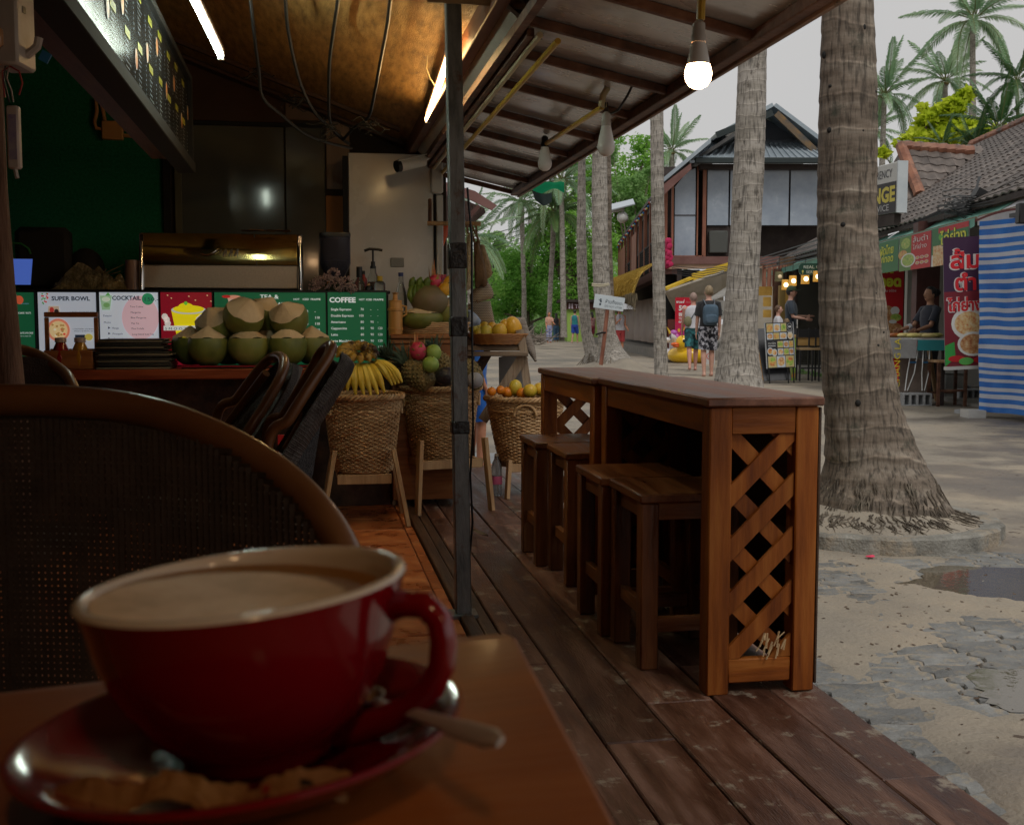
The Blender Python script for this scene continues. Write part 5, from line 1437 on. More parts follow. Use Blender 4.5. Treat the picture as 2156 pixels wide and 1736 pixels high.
def side_chair(limbA,limbB,label,inner=None,r=.017,weave_off=(.05,0,-.02)):
 pts=[P(*p)for p in limbA];pb_=[P(*p)for p in limbB]
 base=(pts[0]+pb_[-1])/2;base.z=0
 T=thing('wicker_armchair',label,'chair',base,0,'wicker armchairs')
 lo1=pts[0].copy();lo1.z=0;lo1.x-=.02;lo2=pb_[-1].copy();lo2.z=0;lo2.x-=.02
 path=catmull([lo1]+pts+pb_+[lo2],8)
 part('back_frame',MB().tube([p-base for p in path],r,14),M_rattan,T,smooth=80)
 off=Vector(weave_off);n=24
 A=catmull(pts,8);B=list(reversed(catmull(pb_,8)))
 def samp(q,t_):f=t_*(len(q)-1);i=min(int(f),len(q)-2);f-=i;return q[i]*(1-f)+q[i+1]*f
 M_dense=mk('cane_weave',[(.06,.05,.045),(.13,.12,.11)],40,rough=.6,bump=.5,bs=220)
 mb=MB()
 for k in range(92):
  t_=.04+.92*k/91
  a,b_=samp(A,t_)-base,samp(B,t_)-base
  q=[a+off*.55,a+off*.95+(b_-a)*.05,a+off*1.35+(b_-a)*.3,a+off*1.4+(b_-a)*.5,a+off*1.35+(b_-a)*.7,b_+off*.95+(a-b_)*.05,b_+off*.55]
  mb.tube(q,.0055+.0012*(k%2),5)
 part('weave',mb,M_dense,T,kind='stuff')
 part('seat',MB().box(-.32,-.2,.42,.12,.2,.46,b=.015),M_cane,T)
 for x,y in((-.28,-.17),(-.28,.17)):part('leg',MB().tube([(x,y,0),(x,y,.42)],.016,10),M_rattan,T)
 if inner:part('brace',MB().tube([P(*p)-base for p in inner],.014,10),M_rattan,T)
side_chair([(452,905,3.95),(500,838,3.93),(548,775,3.9),(577,751,3.85)],[(597,757,3.7),(592,790,3.62),(560,850,3.58),(520,912,3.55),(480,985,3.55)],'wicker armchair seen edge-on, left of the pair in front of the coconuts',[(470,905,3.9),(512,848,3.88),(560,785,3.8)])
side_chair([(560,935,3.55),(600,872,3.52),(650,790,3.5),(677,742,3.48)],[(697,728,3.4),(690,752,3.36),(655,808,3.32),(610,880,3.3),(560,965,3.3)],'wicker armchair seen edge-on, right of the pair beside the bananas',[(603,945,3.45),(632,895,3.45),(655,850,3.45)],weave_off=(.055,0,-.035))
a=P(655,860,3.4)
mb=MB();mb.grid(lambda u,v:P(640+45*u-36*v+8*sin(v*3),830+175*v-42*u*(1-v),3.42+.05*u)-a,8,14)
mb.grid(lambda u,v:P(672+24*u-40*v,790+225*v-30*u*(1-v),3.52+.03*u)-a,6,14)
tag(part('chair_weave_panel',mb,mk('black_weave',[(.03,.03,.032),(.08,.08,.085)],60,rough=.5,bump=.6,bs=200),loc=a),'dark woven side panel hanging beside the right-hand edge-on chair','panel')
T=thing('wicker_armchair','wicker armchair mostly cut off, its curved rail showing by the wooden post','chair',Vector((P(40,740,3.4).x,3.4,0)),0,'wicker armchairs')
b0=Vector(T.location)
q=[P(x,y,d)for x,y,d in((-110,900,3.2),(-90,790,3.3),(-40,742,3.4),(20,733,3.45),(75,745,3.45),(120,772,3.4),(148,800,3.35),(165,860,3.3),(168,960,3.3))]
part('back_frame',MB().tube([Vector((q[0].x,q[0].y,0))-b0]+[p-b0 for p in catmull(q,6)]+[Vector((q[-1].x,q[-1].y,0))-b0],.016,12),M_rattan,T,smooth=80)
def fnw(u,v):
 a,b_=q[0]+(q[3]-q[0])*v,q[8]+(q[3]-q[8])*v;p=a*(1-u)+b_*u
 return p-b0+Vector((0,.04*sin(pi*u),.06*sin(pi*u)*(1-v)+.03))
part('weave',MB().grid(lambda u,v:(P(-80+235*u,960-(960-(745+190*(abs(u-.45))**2.6))*v*.98,3.4)-b0),14,10),mk('dark_cane2',[(.03,.018,.012),(.06,.04,.03)],50,rough=.7,bump=.4),T)
part('seat',MB().box(-.2,-.5,.42,.25,-.05,.46,b=.02),M_cane,T)
# the street
import numpy as np
RT=radians(3.05)
def B(c,l,z=0.0):return Vector((c*cos(RT)+l*sin(RT),-c*sin(RT)+l*cos(RT),z))
def toB(p):return(p[0]*cos(RT)-p[1]*sin(RT),p[0]*sin(RT)+p[1]*cos(RT))
def RL(px,py,l):d=ray(px,py);q=toB(d);p=O+d*(l/q[1]);return toB(p)[0],p.z
def RC(px,py,c):d=ray(px,py);q=toB(d);p=O+d*(c/q[0]);return toB(p)[1],p.z
def px_of(p):
 v=Vector(p)-O;f=v.y*cos(PITCH)-v.z*sin(PITCH);u=v.y*sin(PITCH)+v.z*cos(PITCH)
 return CX+F*v.x/f,CY-F*u/f,f
 # palms
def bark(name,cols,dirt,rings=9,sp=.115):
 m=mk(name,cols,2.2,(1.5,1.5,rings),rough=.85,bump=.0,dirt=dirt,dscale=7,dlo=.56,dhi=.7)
 t=m.node_tree;N,K=t.nodes,t.links;b=N['Principled BSDF']
 tcn=[q for q in N if q.type=='TEX_COORD'][0]
 mp=N.new('ShaderNodeMapping');mp.inputs['Scale'].default_value=(55,55,8);K.new(tcn.outputs['Object'],mp.inputs['Vector'])
 n=N.new('ShaderNodeTexNoise');n.inputs['Scale'].default_value=1;n.inputs['Detail'].default_value=5;K.new(mp.outputs[0],n.inputs['Vector'])
 r=N.new('ShaderNodeValToRGB');r.color_ramp.elements[0].position=.34;r.color_ramp.elements[0].color=(.22,.22,.22,1);r.color_ramp.elements[1].position=.52;r.color_ramp.elements[1].color=(1,1,1,1)
 K.new(n.outputs['Fac'],r.inputs['Fac'])
 sx=N.new('ShaderNodeSeparateXYZ');K.new(tcn.outputs['Object'],sx.inputs[0]);nr=N.new('ShaderNodeTexNoise');nr.inputs['Scale'].default_value=1.6;nr.inputs['Detail'].default_value=4;K.new(tcn.outputs['Object'],nr.inputs['Vector'])
 m1=N.new('ShaderNodeMath');m1.operation='MULTIPLY_ADD';m1.inputs[1].default_value=.32;K.new(nr.outputs['Fac'],m1.inputs[0]);K.new(sx.outputs['Z'],m1.inputs[2])
 m2=N.new('ShaderNodeMath');m2.operation='DIVIDE';m2.inputs[1].default_value=sp;K.new(m1.outputs[0],m2.inputs[0]);m3=N.new('ShaderNodeMath');m3.operation='FRACT';K.new(m2.outputs[0],m3.inputs[0])
 rr=N.new('ShaderNodeValToRGB');e=rr.color_ramp.elements;e[0].position=0;e[0].color=(.62,.6,.58,1);e[1].position=1;e[1].color=(.8,.8,.8,1)
 for ps,v in((.05,.72),(.085,1.45),(.11,1.4),(.15,1.0),(.7,.95)):x=e.new(ps);x.color=(v,v,v,1)
 K.new(m3.outputs[0],rr.inputs['Fac']);mv=N.new('ShaderNodeMixRGB');mv.blend_type='MULTIPLY';mv.inputs['Fac'].default_value=.8
 K.new(b.inputs['Base Color'].links[0].from_socket,mv.inputs['Color1']);K.new(rr.outputs[0],mv.inputs['Color2']);K.new(mv.outputs[0],b.inputs['Base Color'])
 mu=N.new('ShaderNodeMixRGB');mu.blend_type='MULTIPLY';mu.inputs['Fac'].default_value=.8
 K.new(b.inputs['Base Color'].links[0].from_socket,mu.inputs['Color1']);K.new(r.outputs[0],mu.inputs['Color2']);K.new(mu.outputs[0],b.inputs['Base Color'])
 bp=N.new('ShaderNodeBump');bp.inputs['Strength'].default_value=.7;bp.inputs['Distance'].default_value=.015;K.new(n.outputs['Fac'],bp.inputs['Height']);K.new(bp.outputs[0],b.inputs['Normal'])
 return m
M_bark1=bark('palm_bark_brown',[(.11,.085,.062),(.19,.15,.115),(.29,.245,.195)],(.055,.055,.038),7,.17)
M_bark2=bark('palm_bark_grey',[(.25,.225,.19),(.38,.345,.3),(.47,.43,.385)],(.11,.09,.07),5)
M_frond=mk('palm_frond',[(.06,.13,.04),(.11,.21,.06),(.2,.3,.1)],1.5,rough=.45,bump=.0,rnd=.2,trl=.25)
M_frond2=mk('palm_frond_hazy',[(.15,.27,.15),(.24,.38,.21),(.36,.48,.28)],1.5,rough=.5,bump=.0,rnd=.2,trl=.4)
M_frondd=mk('areca_frond',[(.025,.075,.022),(.05,.13,.038),(.09,.19,.06)],1.5,rough=.4,bump=.0,rnd=.2,trl=.2)
M_rach=mk('frond_rib',(.14,.16,.05),rough=.6)
def frond_mesh(seed,droop,m_,width=.2,nl=44,lw=.012,hang=.6):
 random.seed(seed);mb=MB();pts=[]
 for k in range(13):
  t_=k/12;pts.append(Vector((t_*(1-.12*droop*t_),.03*sin(t_*3+seed),.1*t_-droop*.62*t_**2.1)))
 mb.tube(pts,[.010*(1-.85*k/12)+.0012 for k in range(13)],4)
 mb.mi=1
 for i in range(nl):
  t_=.13+.87*(i+.5)/nl;f=t_*12;j=min(int(f),11);p=pts[j]+(pts[j+1]-pts[j])*(f-j);tn=(pts[j+1]-pts[j]).normalized()
  ln=width*(sin(pi*min(1,.12+t_*.86))**.6)*random.uniform(.85,1.1)
  for s_ in(-1,1):
   side=Vector((0,s_,0));up=tn.cross(side)*s_
   up=Vector((-tn.z,0,tn.x))
   d1=(side*.8+tn*.75+up*random.uniform(-.05,.25)).normalized();d2=(side*.45+tn*.6+Vector((0,0,-hang-random.uniform(0,.5)))).normalized()
   a=p;b_=p+d1*ln*.5;c_=b_+d2*ln*.5;w_=tn*lw
   mb.add([a-w_*.5,a+w_*.5,b_+w_,b_-w_,c_],[(0,1,2,3),(3,2,4)])
 return mb.mesh('frond',[M_rach,m_],0)
FM={}
def fronds(m_):
 if m_ not in FM:FM[m_]=[frond_mesh(k,d,m_)for k,d in((1,.15),(2,.5),(3,.85),(4,1.25))]
 return FM[m_]
def crown(T,at,R,n,m_,seed=0,tilt0=-.5,dead=True,spread=1.0):
 random.seed(seed);fr=fronds(m_)
 for i in range(n):
  t_=i/max(n-1,1);az=i*2.39996+random.uniform(-.2,.2);el=1.25-1.75*t_**.9*spread+random.uniform(-.1,.1)
  me=fr[min(3,int(t_*4*random.uniform(.8,1.1)))]
  o=obj('frond',me,T,at,(0,-el,az));s_=R*random.uniform(.85,1.08);o.rotation_mode='XYZ';o.scale=(s_,s_,s_)
 mb=MB()
 for k in range(12):
  a=2.4*k;mb.ell(Vector(at)+Vector((cos(a)*R*.05,sin(a)*R*.05,-R*.05-.01*(k%3))),R*.028,nu=8,nv=5)
 part('coconut_cluster',mb,mk('palm_heart',[(.14,.09,.035),(.2,.17,.06)],8,rough=.7),T,kind='stuff')
def trunk_part(T,base,rows,Y,m_,nseg=28,step=.06,amp=.02,rough_=1.0,yscale=1.0,seedz=0.0):
 """rows: (py, left px, right px), from the top of the picture downwards"""
 q=[]
 for r in rows:
  py,a,b_=r[:3];Yr=r[3]if len(r)>3 else Y
  pl,pr=P(a,py,Yr),P(b_,py,Yr);q.append(((pl+pr)/2-base,(pr.x-pl.x)/2))
 q.sort(key=lambda t_:t_[0].z)
 z0,z1=q[0][0].z,q[-1][0].z
 n=int((z1-z0)/step);vs,fs=[],[]
 def at(z):
  i=0
  while i<len(q)-2 and q[i+1][0].z<z:i+=1
  a,b_=q[i],q[i+1];t_=(z-a[0].z)/max(b_[0].z-a[0].z,1e-6);t_=max(0,min(1,t_))
  return a[0].lerp(b_[0],t_),a[1]+(b_[1]-a[1])*t_
 for j in range(n+1):
  z=z0+(z1-z0)*j/n;c_,r=at(z)
  for k in range(nseg):
   a=2*pi*k/nseg;d=Vector((cos(a),sin(a)*yscale,0))
   wob=noise.noise(Vector((d.x*.7,d.y*.7,z*1.3+seedz)))
   rz_=(z+.05*wob+.02*cos(a+seedz))/.115+seedz
   ring=(rz_-math.floor(rz_));ridge=1-ring if ring>.14 else ring/.14
   f=1+amp*(ridge-.5)+.05*rough_*wob+.022*rough_*noise.noise(Vector((d.x*4,d.y*4,z*7+seedz)))
   vs.append(c_+d*r*f)
 for j in range(n):
  for k in range(nseg):
   k2=(k+1)%nseg;fs.append((j*nseg+k,j*nseg+k2,(j+1)*nseg+k2,(j+1)*nseg+k))
 part('trunk',MB().add(vs,fs),m_,T,smooth=75)
 return at,z0,z1
YB=5.95
base=P(1862,1100,YB);base.z=-.03
T=thing('coconut_palm','thick ringed coconut palm trunk standing in the scalloped kerb beside the bar tables','palm tree',base)
rows=[(-1900,1745,1835),(-300,1738,1833),(0,1732,1838),(200,1726,1845),(400,1724,1845),(500,1722,1847),(600,1723,1858),(700,1726,1869),(800,1733,1886),(860,1737,1899),(920,1739,1921),(970,1738,1944),(1000,1733,1961),(1030,1722,1975),(1060,1705,1992),(1085,1690,2010),(1112,1670,2032)]
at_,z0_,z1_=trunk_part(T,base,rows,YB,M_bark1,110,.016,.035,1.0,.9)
random.seed(6);rc0=Vector((1.87,5.98,0))
mb=MB()
for k in range(420):
 a=random.uniform(pi*.95,2.05*pi)if k%3 else random.uniform(0,2*pi)
 z=.02+.26*random.random()**1.8;ln=random.uniform(.03,.09);pts=[];aa=a
 for j in range(4):
  zz=z-ln*j/3;c_,r=at_(max(zz,-.0));aa+=random.uniform(-.03,.03);d=Vector((cos(aa),sin(aa)*.9,0));pts.append(c_+d*(r*1.0+.004+max(0,-zz)*.8)+Vector((0,0,min(0,zz))))
 mb.tube(pts,[random.uniform(.002,.005),.004,.003,.001],4,cap=False)
for k in range(260):
 a=random.uniform(pi*.9,2.1*pi);r0=random.uniform(.36,.5);pts=[]
 for j in range(4):
  r=r0+.03*j*random.uniform(.6,1.3);a+=random.uniform(-.06,.06);q=rc0+Vector((cos(a)*r,sin(a)*r,0));pts.append(q-base+Vector((0,0,.022-base.z*0+.19*max(0,1-r/.61)**1.15+random.uniform(-.002,.008))))
 mb.tube(pts,[.004,.0035,.003,.001],4,cap=False)
part('root',mb,mk('root_fibre',[(.035,.028,.02),(.1,.08,.06),(.2,.17,.13)],12,rough=.9),T,kind='stuff')
for k in range(15):
 z=random.uniform(.35,2.6);a=random.uniform(-pi*.95,-pi*.05);c_,r=at_(z);d=Vector((cos(a),sin(a)*.9,0))
 s_=random.choice((.006,.008,.01,.014))
 part('hole',MB().ell(c_+d*r*.965,(s_*1.1,s_,s_*random.uniform(.9,1.7)),nu=10,nv=6),M_blackm,T)
crown(T,Vector(P(1790,-1900,YB)-base),3.2,10,M_frond,3)
rc=Vector((1.87,5.98,0));Rk=.66
def scal(a):return 1+.035*abs(sin(a*11+.6*sin(a*3)))+.012*noise.noise(Vector((cos(a)*6,sin(a)*6,0)))
n=132;vs,fs=[],[]
for k in range(n):
 a=2*pi*k/n;d=Vector((cos(a),sin(a),0));ro=Rk*scal(a);jz=.004*noise.noise(d*5)
 for r,z in((ro+.005,-.09),(ro,.024+jz),(ro-.015,.036+jz),(ro-.1,.032+jz),(ro-.105,-.06)):vs.append(rc+d*r+Vector((0,0,z)))
for k in range(n):
 for j in range(4):a,b_=k*5+j,((k+1)%n)*5+j;fs.append((a,b_,b_+1,a+1))
o=part('kerb_ring',MB().add(vs,fs),mk('kerb_concrete',[(.13,.125,.11),(.22,.21,.185),(.3,.29,.26)],7,rough=.85,bump=.5,bs=60,dirt=(.32,.26,.19),dscale=5,dlo=.5,dhi=.66),smooth=35);tag(o,kind='structure')
mb=MB();nr=26
for j in range(nr+1):
 for k in range(72):
  a=2*pi*k/72;r=(Rk-.05)*j/nr;p=rc+Vector((cos(a),sin(a),0))*r
  mb.v.append((p.x,p.y,.022+.19*max(0,1-j/nr)**1.15+.012*noise.noise(Vector((p.x*7,p.y*7,4)))+.006*noise.noise(Vector((p.x*22,p.y*22,4)))))
for j in range(nr):
 for k in range(72):k2=(k+1)%72;mb.f.append((j*72+k,(j+1)*72+k,(j+1)*72+k2,j*72+k2));mb.m.append(0)
tag(part('ring_sand',mb,M_sand,smooth=60),kind='structure')
def simple_palm(label,rows,Y,m_,base_px,group='coconut palm trunks along the street',nseg=28,fr=None,crown_at=None,R=3.2,n=16,seed=1,amp=.022,step=.05,zb=GZ,tilt=0,roots=0):
 bp_=P(base_px[0],base_px[1],Y);base=Vector((bp_.x,Y,zb))
 T=thing('coconut_palm',label,'palm tree',base,0,group)
 at,z0,z1=trunk_part(T,base,rows,Y,m_,nseg,step,amp,1.0,1.0,seed*3.1)
 if crown_at:crown(T,P(crown_at[0],crown_at[1],Y)-base,R,n,fr or M_frond,seed)
 if roots:
  mb=MB();random.seed(seed)
  for k in range(roots):
   a=random.uniform(pi,2*pi);z=z0+random.uniform(0,.25);c_,r=at(z);d=Vector((cos(a),sin(a),0));p=c_+d*r*.97
   mb.tube([p,p+d*.08-Vector((0,0,.12)),p+d*.16-Vector((random.uniform(-.1,.1),0,.26))],.012,4,cap=False)
  part('root',mb,mk('root2',[(.1,.08,.06),(.24,.2,.15)],8,rough=.9),T,kind='stuff')
 return T
simple_palm('grey palm trunk with dark stained foot between the two walking men and the menu board',[(-1400,1590,1640),(0,1562,1620),(85,1556,1615),(200,1552,1613),(300,1548,1610),(400,1543,1607),(500,1538,1602),(600,1530,1597),(700,1520,1594),(760,1512,1599),(808,1503,1608),(860,1492,1618),(905,1478,1632)],11.8,M_bark2,(1560,905),nseg=56,crown_at=(1615,-1400),R=3.0,n=10,seed=2,step=.03,roots=50)
simple_palm('slim pale palm trunk left of the walking men',[(-700,1358,1380),(0,1367,1394),(215,1369,1397),(400,1370,1398),(600,1374,1401),(700,1376,1403),(785,1378,1407),(826,1374,1412)],18,M_bark2,(1393,826),nseg=32,crown_at=(1369,-700),R=3,n=10,seed=3)
simple_palm('stout palm trunk with flared foot behind the DO NOT LITTER sign',[(-250,1242,1268),(100,1245,1274),(300,1247,1278),(400,1246,1279),(500,1246,1280),(600,1249,1285),(650,1253,1290),(700,1257,1297),(735,1260,1312),(758,1258,1332),(775,1252,1350)],26.0,M_bark2,(1285,772),nseg=36,crown_at=(1255,-250),R=3.4,n=12,seed=4,roots=50)
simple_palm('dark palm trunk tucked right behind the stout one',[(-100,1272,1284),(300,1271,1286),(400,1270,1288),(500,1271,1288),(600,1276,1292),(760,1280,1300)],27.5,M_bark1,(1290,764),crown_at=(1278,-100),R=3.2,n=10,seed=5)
simple_palm('thin palm trunk with a ring mark, left of the stout one',[(-60,1222,1236),(330,1217,1233),(500,1214,1234),(600,1215,1238),(700,1223,1246),(745,1231,1262),(765,1225,1272)],27.0,M_bark2,(1246,768),crown_at=(1229,-60),R=3.2,n=12,seed=6,roots=30)
simple_palm('slender leaning palm with full hanging crown above the far trees',[(455,1160,1172),(520,1158,1169),(600,1154,1164),(715,1148,1160),(722,1146,1162)],66,M_bark2,(1154,727),crown_at=(1166,448),R=3.3,n=24,seed=7,nseg=16,amp=.01,step=.15,group='palms beyond the street')
for(x,y,Y,R,lab,sd_,tr)in((1414,318,80,3.1,'distant palm with round crown above the dark-roofed house',11,(1410,1424,400)),(2048,42,55,3.3,'tall palm with wide crown at the top right of the sky',12,(2040,2056,330)),(1990,170,60,2.7,'shaggy palm with brown heart above the yellow-green tree',13,(1984,1998,330)),(1862,200,58,2.8,'palm with blue-green crown just right of the big trunk',14,(1848,1862,420)),(1838,275,66,2.8,'lower palm half hidden behind the big trunk',15,(1828,1840,420)),(1098,425,70,3.0,'distant palm left of the far utility pole',16,(1098,1108,600)),(988,500,48,2.4,'small palm crown between the steel post and the hanging bags',17,(985,995,700)),(1182,380,64,3.4,'palm crown right behind the green cloth',18,(1180,1192,640))):
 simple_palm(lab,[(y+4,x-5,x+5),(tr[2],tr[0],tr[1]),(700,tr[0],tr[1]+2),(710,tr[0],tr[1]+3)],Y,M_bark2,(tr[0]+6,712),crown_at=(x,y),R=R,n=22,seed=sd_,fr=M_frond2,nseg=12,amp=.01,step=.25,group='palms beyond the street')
mc=P(1285,770,26.2);mb=MB();nr=16
for j in range(nr+1):
 for k in range(48):
  a=2*pi*k/48;r=j/nr;p=Vector((mc.x+cos(a)*r*1.35,26.2+sin(a)*r*1.6,0))
  h=.34*(1-r)**1.2+.16*math.exp(-((p.x-mc.x-.35)**2+(p.y-25.6)**2)/.12)
  mb.v.append((p.x,p.y,GZ-.03+h+.03*noise.noise(p*2.5)))
for j in range(nr):
 for k in range(48):k2=(k+1)%48;mb.f.append((j*48+k,(j+1)*48+k,(j+1)*48+k2,j*48+k2));mb.m.append(0)
tag(part('sand_mound',mb,M_sand,smooth=60),kind='structure')
# broadleaf trees
def leaf_mat(name,cols,trl=.55):return mk(name,cols,.9,rough=.65,bump=0,detail=9,trl=trl,spec=.12)
M_lf=[leaf_mat('leaves_mid',[(.15,.34,.05),(.28,.54,.1),(.48,.7,.2)]),leaf_mat('leaves_dark',[(.11,.29,.05),(.22,.48,.09),(.38,.62,.16)]),leaf_mat('leaves_light',[(.17,.32,.1),(.28,.47,.17),(.45,.62,.3)]),leaf_mat('leaves_lime',[(.3,.42,.02),(.55,.65,.04),(.75,.8,.1)],.45)]
def leaf_cloud(blobs,n,size,seed,hang=0.0):
 rng=np.random.default_rng(seed);V=[]
 vol=np.array([b_[3]**2 for b_ in blobs]);pick=rng.choice(len(blobs),n,p=vol/vol.sum())
 bl_=np.array([(*b_[:4],b_[4]if len(b_)>4 else .8)for b_ in blobs])[pick]
 d=rng.normal(size=(n,3));d/=np.linalg.norm(d,axis=1)[:,None]
 ph=np.sin(d[:,0]*7+pick*1.3)*np.sin(d[:,1]*6+pick)*np.sin(d[:,2]*8+pick*2.1)
 rad=bl_[:,3]*(rng.uniform(.25,1.0,n)**.45)*(1+.28*ph)
 c_=bl_[:,:3]+d*rad[:,None]*np.stack([np.ones(n),np.ones(n),bl_[:,4]],1)
 u=rng.normal(size=(n,3));u[:,2]*=.5;u[:,2]-=hang;u/=np.linalg.norm(u,axis=1)[:,None]
 w_=np.cross(u,d+rng.normal(size=(n,3))*.5);w_/=np.linalg.norm(w_,axis=1)[:,None]+1e-6
 s_=(size*rng.uniform(.6,1.3,n))[:,None]
 p=np.stack([c_-u*s_*.5,c_+w_*s_*.3,c_+u*s_*.6,c_-w_*s_*.3],1).reshape(-1,3)
 me=bpy.data.meshes.new('crown');me.vertices.add(n*4);me.vertices.foreach_set('co',p.ravel())
 me.loops.add(n*4);me.loops.foreach_set('vertex_index',np.arange(n*4));me.polygons.add(n)
 me.polygons.foreach_set('loop_start',np.arange(0,n*4,4));me.polygons.foreach_set('loop_total',np.full(n,4));me.update(calc_edges=True)
 return me
M_trk=mk('tree_bark',[(.07,.055,.04),(.15,.12,.09),(.22,.18,.14)],5,(3,3,.6),rough=.9,bump=.5)
def tree(label,Y,blobs_px,trunk_px,n,size,m_,seed,group='broadleaf trees at the end of the street',tw=.3,z0=GZ,limbs=True):
 """blobs_px: (px, py, radius in px); trunk_px: foot column"""
 bx=P(trunk_px,700,Y);base=Vector((bx.x,Y,z0));k=Y/F
 T=thing('broadleaf_tree',label,'tree',base,0,group)
 random.seed(seed);bl_=[]
 for(x,y,r)in blobs_px:
  p=P(x,y,Y)-base;bl_.append((p.x,random.uniform(-.5,.8)*r*k,p.z,r*k))
  for q in range(3):bl_.append((p.x+random.uniform(-.8,.8)*r*k,random.uniform(-.8,.8)*r*k,p.z+random.uniform(-.7,.7)*r*k,r*k*random.uniform(.35,.55)))
 me=leaf_cloud(bl_,int(n*.62),size,seed);me.materials.append(m_)
 o=obj('crown',me,T);tag(o,kind='stuff')
 top=max(b_[2]for b_ in bl_)*.75
 mb=MB();mb.tube([(0,0,0),(.1*tw,0,top*.3),(0,0,top*.6),(.2,0,top)],[tw,tw*.7,tw*.5,tw*.2],10)
 for b_ in bl_[::3]:
  s_=Vector((0,0,min(top*.45,max(.4,b_[2]*.55))));e=Vector(b_[:3]);mb.tube([s_,s_.lerp(e,.5)+Vector((0,0,.2)),e],[tw*.35,tw*.22,tw*.06],6)
 part('trunk',mb,M_trk,T)
 return T
tree('dense dark green bushy tree in the middle of the far treeline',72,[(1110,560,55),(1075,600,48),(1140,620,52),(1160,520,45),(1095,650,45),(1070,545,30),(1130,500,30),(1180,660,40),(1045,650,30)],1108,26000,.2,M_lf[1],1,tw=.28)
tree('big light green tree rising behind the paired palm trunks',78,[(1300,360,60),(1340,420,60),(1260,400,55),(1310,480,65),(1360,330,35),(1350,520,50),(1240,330,35),(1290,290,30),(1345,300,22),(1385,400,30)],1310,30000,.22,M_lf[0],2,tw=.4)
tree('spreading tree with fig-like trunk behind the two women',72,[(1200,480,55),(1230,560,60),(1180,560,45),(1215,620,45),(1260,620,50),(1195,420,35),(1150,460,26),(1270,520,45)],1195,26000,.2,M_lf[0],3,tw=.7)
tree('pale green tree left of the far treeline, beside the hanging bags',82,[(1020,570,45),(1040,510,30),(1000,620,45),(1055,620,40),(1030,660,36),(985,560,40),(1010,690,25)],1035,20000,.22,M_lf[2],4,tw=.25)
tree('low tree filling in behind the toilet building',92,[(1330,600,60),(1280,660,40),(1225,670,40),(1380,620,45),(1350,560,40)],1290,16000,.26,M_lf[0],5,tw=.3)
tree('leafy branches above the house eave between palm trunks',75,[(1275,330,28),(1320,400,40),(1345,450,30),(1365,370,22)],1330,9000,.2,M_lf[2],6,tw=.2)
tree('bright lime-yellow tree above the tiled roofs',38,[(1930,290,26),(1965,255,32),(2000,230,28),(2030,205,20),(1900,300,16),(1985,290,35),(2030,280,40),(1860,320,12),(2090,300,40),(1945,225,10)],1990,5200,.34,M_lf[3],7,group='trees above the shop row',tw=.2)
for x,y,Y,R,lab,sd_,n in((2100,250,33,1.6,'dark green areca palm drooping over the roof at the right edge',31,22),(2140,150,34,1.5,'dark areca palm crown at the right edge of the sky',32,20),(2050,290,33,1.2,'low dark areca palm beside the lime tree',33,18),(1985,285,33,.9,'small areca palm in front of the lime tree',34,12)):
 bx=P(x,700,Y);base=Vector((bx.x,Y,0))
 T=thing('areca_palm',lab,'palm tree',base,0,'areca palms above the tiled roofs')
 pc=P(x,y+20,Y)-base
 part('trunk',MB().tube([(0,0,0),(.05,0,pc.z*.5),(pc.x,pc.y,pc.z)],[.09,.07,.05],8),mk('areca_stem',(.12,.14,.06),rough=.6),T)
 crown(T,pc,R,n,M_frondd,sd_)
bl_=[]
random.seed(14)
for k in range(60):
 x=random.uniform(975,1290);p=P(x,700,84+random.uniform(-3,3));bl_.append((p.x,p.y,random.uniform(.1,1.1),random.uniform(.5,1.1)))
me=leaf_cloud(bl_,16000,.2,8);me.materials.append(M_lf[2]);tag(obj('undergrowth',me),kind='stuff')
bl_=[]
for k in range(70):
 x=random.uniform(930,1420);p=P(x,600,102+random.uniform(-4,4));bl_.append((p.x,p.y,random.uniform(.5,7.0),random.uniform(1.6,2.6)))
me=leaf_cloud(bl_,26000,.34,9);me.materials.append(M_lf[2]);tag(obj('far_woods',me),kind='stuff')
mb=MB();random.seed(3)
for k in range(60):
 x,y=random.uniform(1040,1150),random.uniform(683,712);Y=1.1*F/(max(y,700)-HORIZON)*random.uniform(.9,1.1);p=P(x,705,55+random.uniform(-4,4));p.z=random.uniform(0,.5)
 d=Vector((random.uniform(-1,1),random.uniform(-.3,.3),random.uniform(-.2,.35)));mb.tube([p,p+d*.7,p+d*1.4+Vector((0,0,.1))],[.05,.035,.01],5)
tag(part('driftwood',mb,mk('driftwood',[(.12,.1,.08),(.26,.22,.18)],6,rough=.9)),kind='stuff')
# big two-storey house across the street
M_hwood=mk('house_wood',[(.16,.055,.03),(.26,.1,.06),(.34,.15,.09)],2,(3,3,.5),rough=.6,bump=.15)
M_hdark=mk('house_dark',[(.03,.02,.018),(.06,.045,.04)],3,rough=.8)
M_metal=mk('blue_sheet_roof',[(.28,.33,.37),(.4,.46,.5)],1.5,(1,1,1),rough=.35,bump=.04,metal=.2)
M_pvc=mk('clear_plastic_sheet',[(.25,.3,.37),(.37,.42,.49)],1.4,rough=.12,rough2=.3,bump=.25,bs=3,coat=.4)
M_hbrown=mk('red_brown_fascia',[(.14,.06,.05),(.2,.1,.085)],3,rough=.6)
M_grn=mk('green_black_gutter',(.02,.03,.03),rough=.4)
YH=36.0
hb=P(1400,745,YH);hb.z=GZ
T=thing('timber_house','two-storey timber house with plastic-sheeted windows and blue-grey sheet roof','house',hb)
def hp_(px,py,d=0.0):return P(px,py,YH+d)-hb
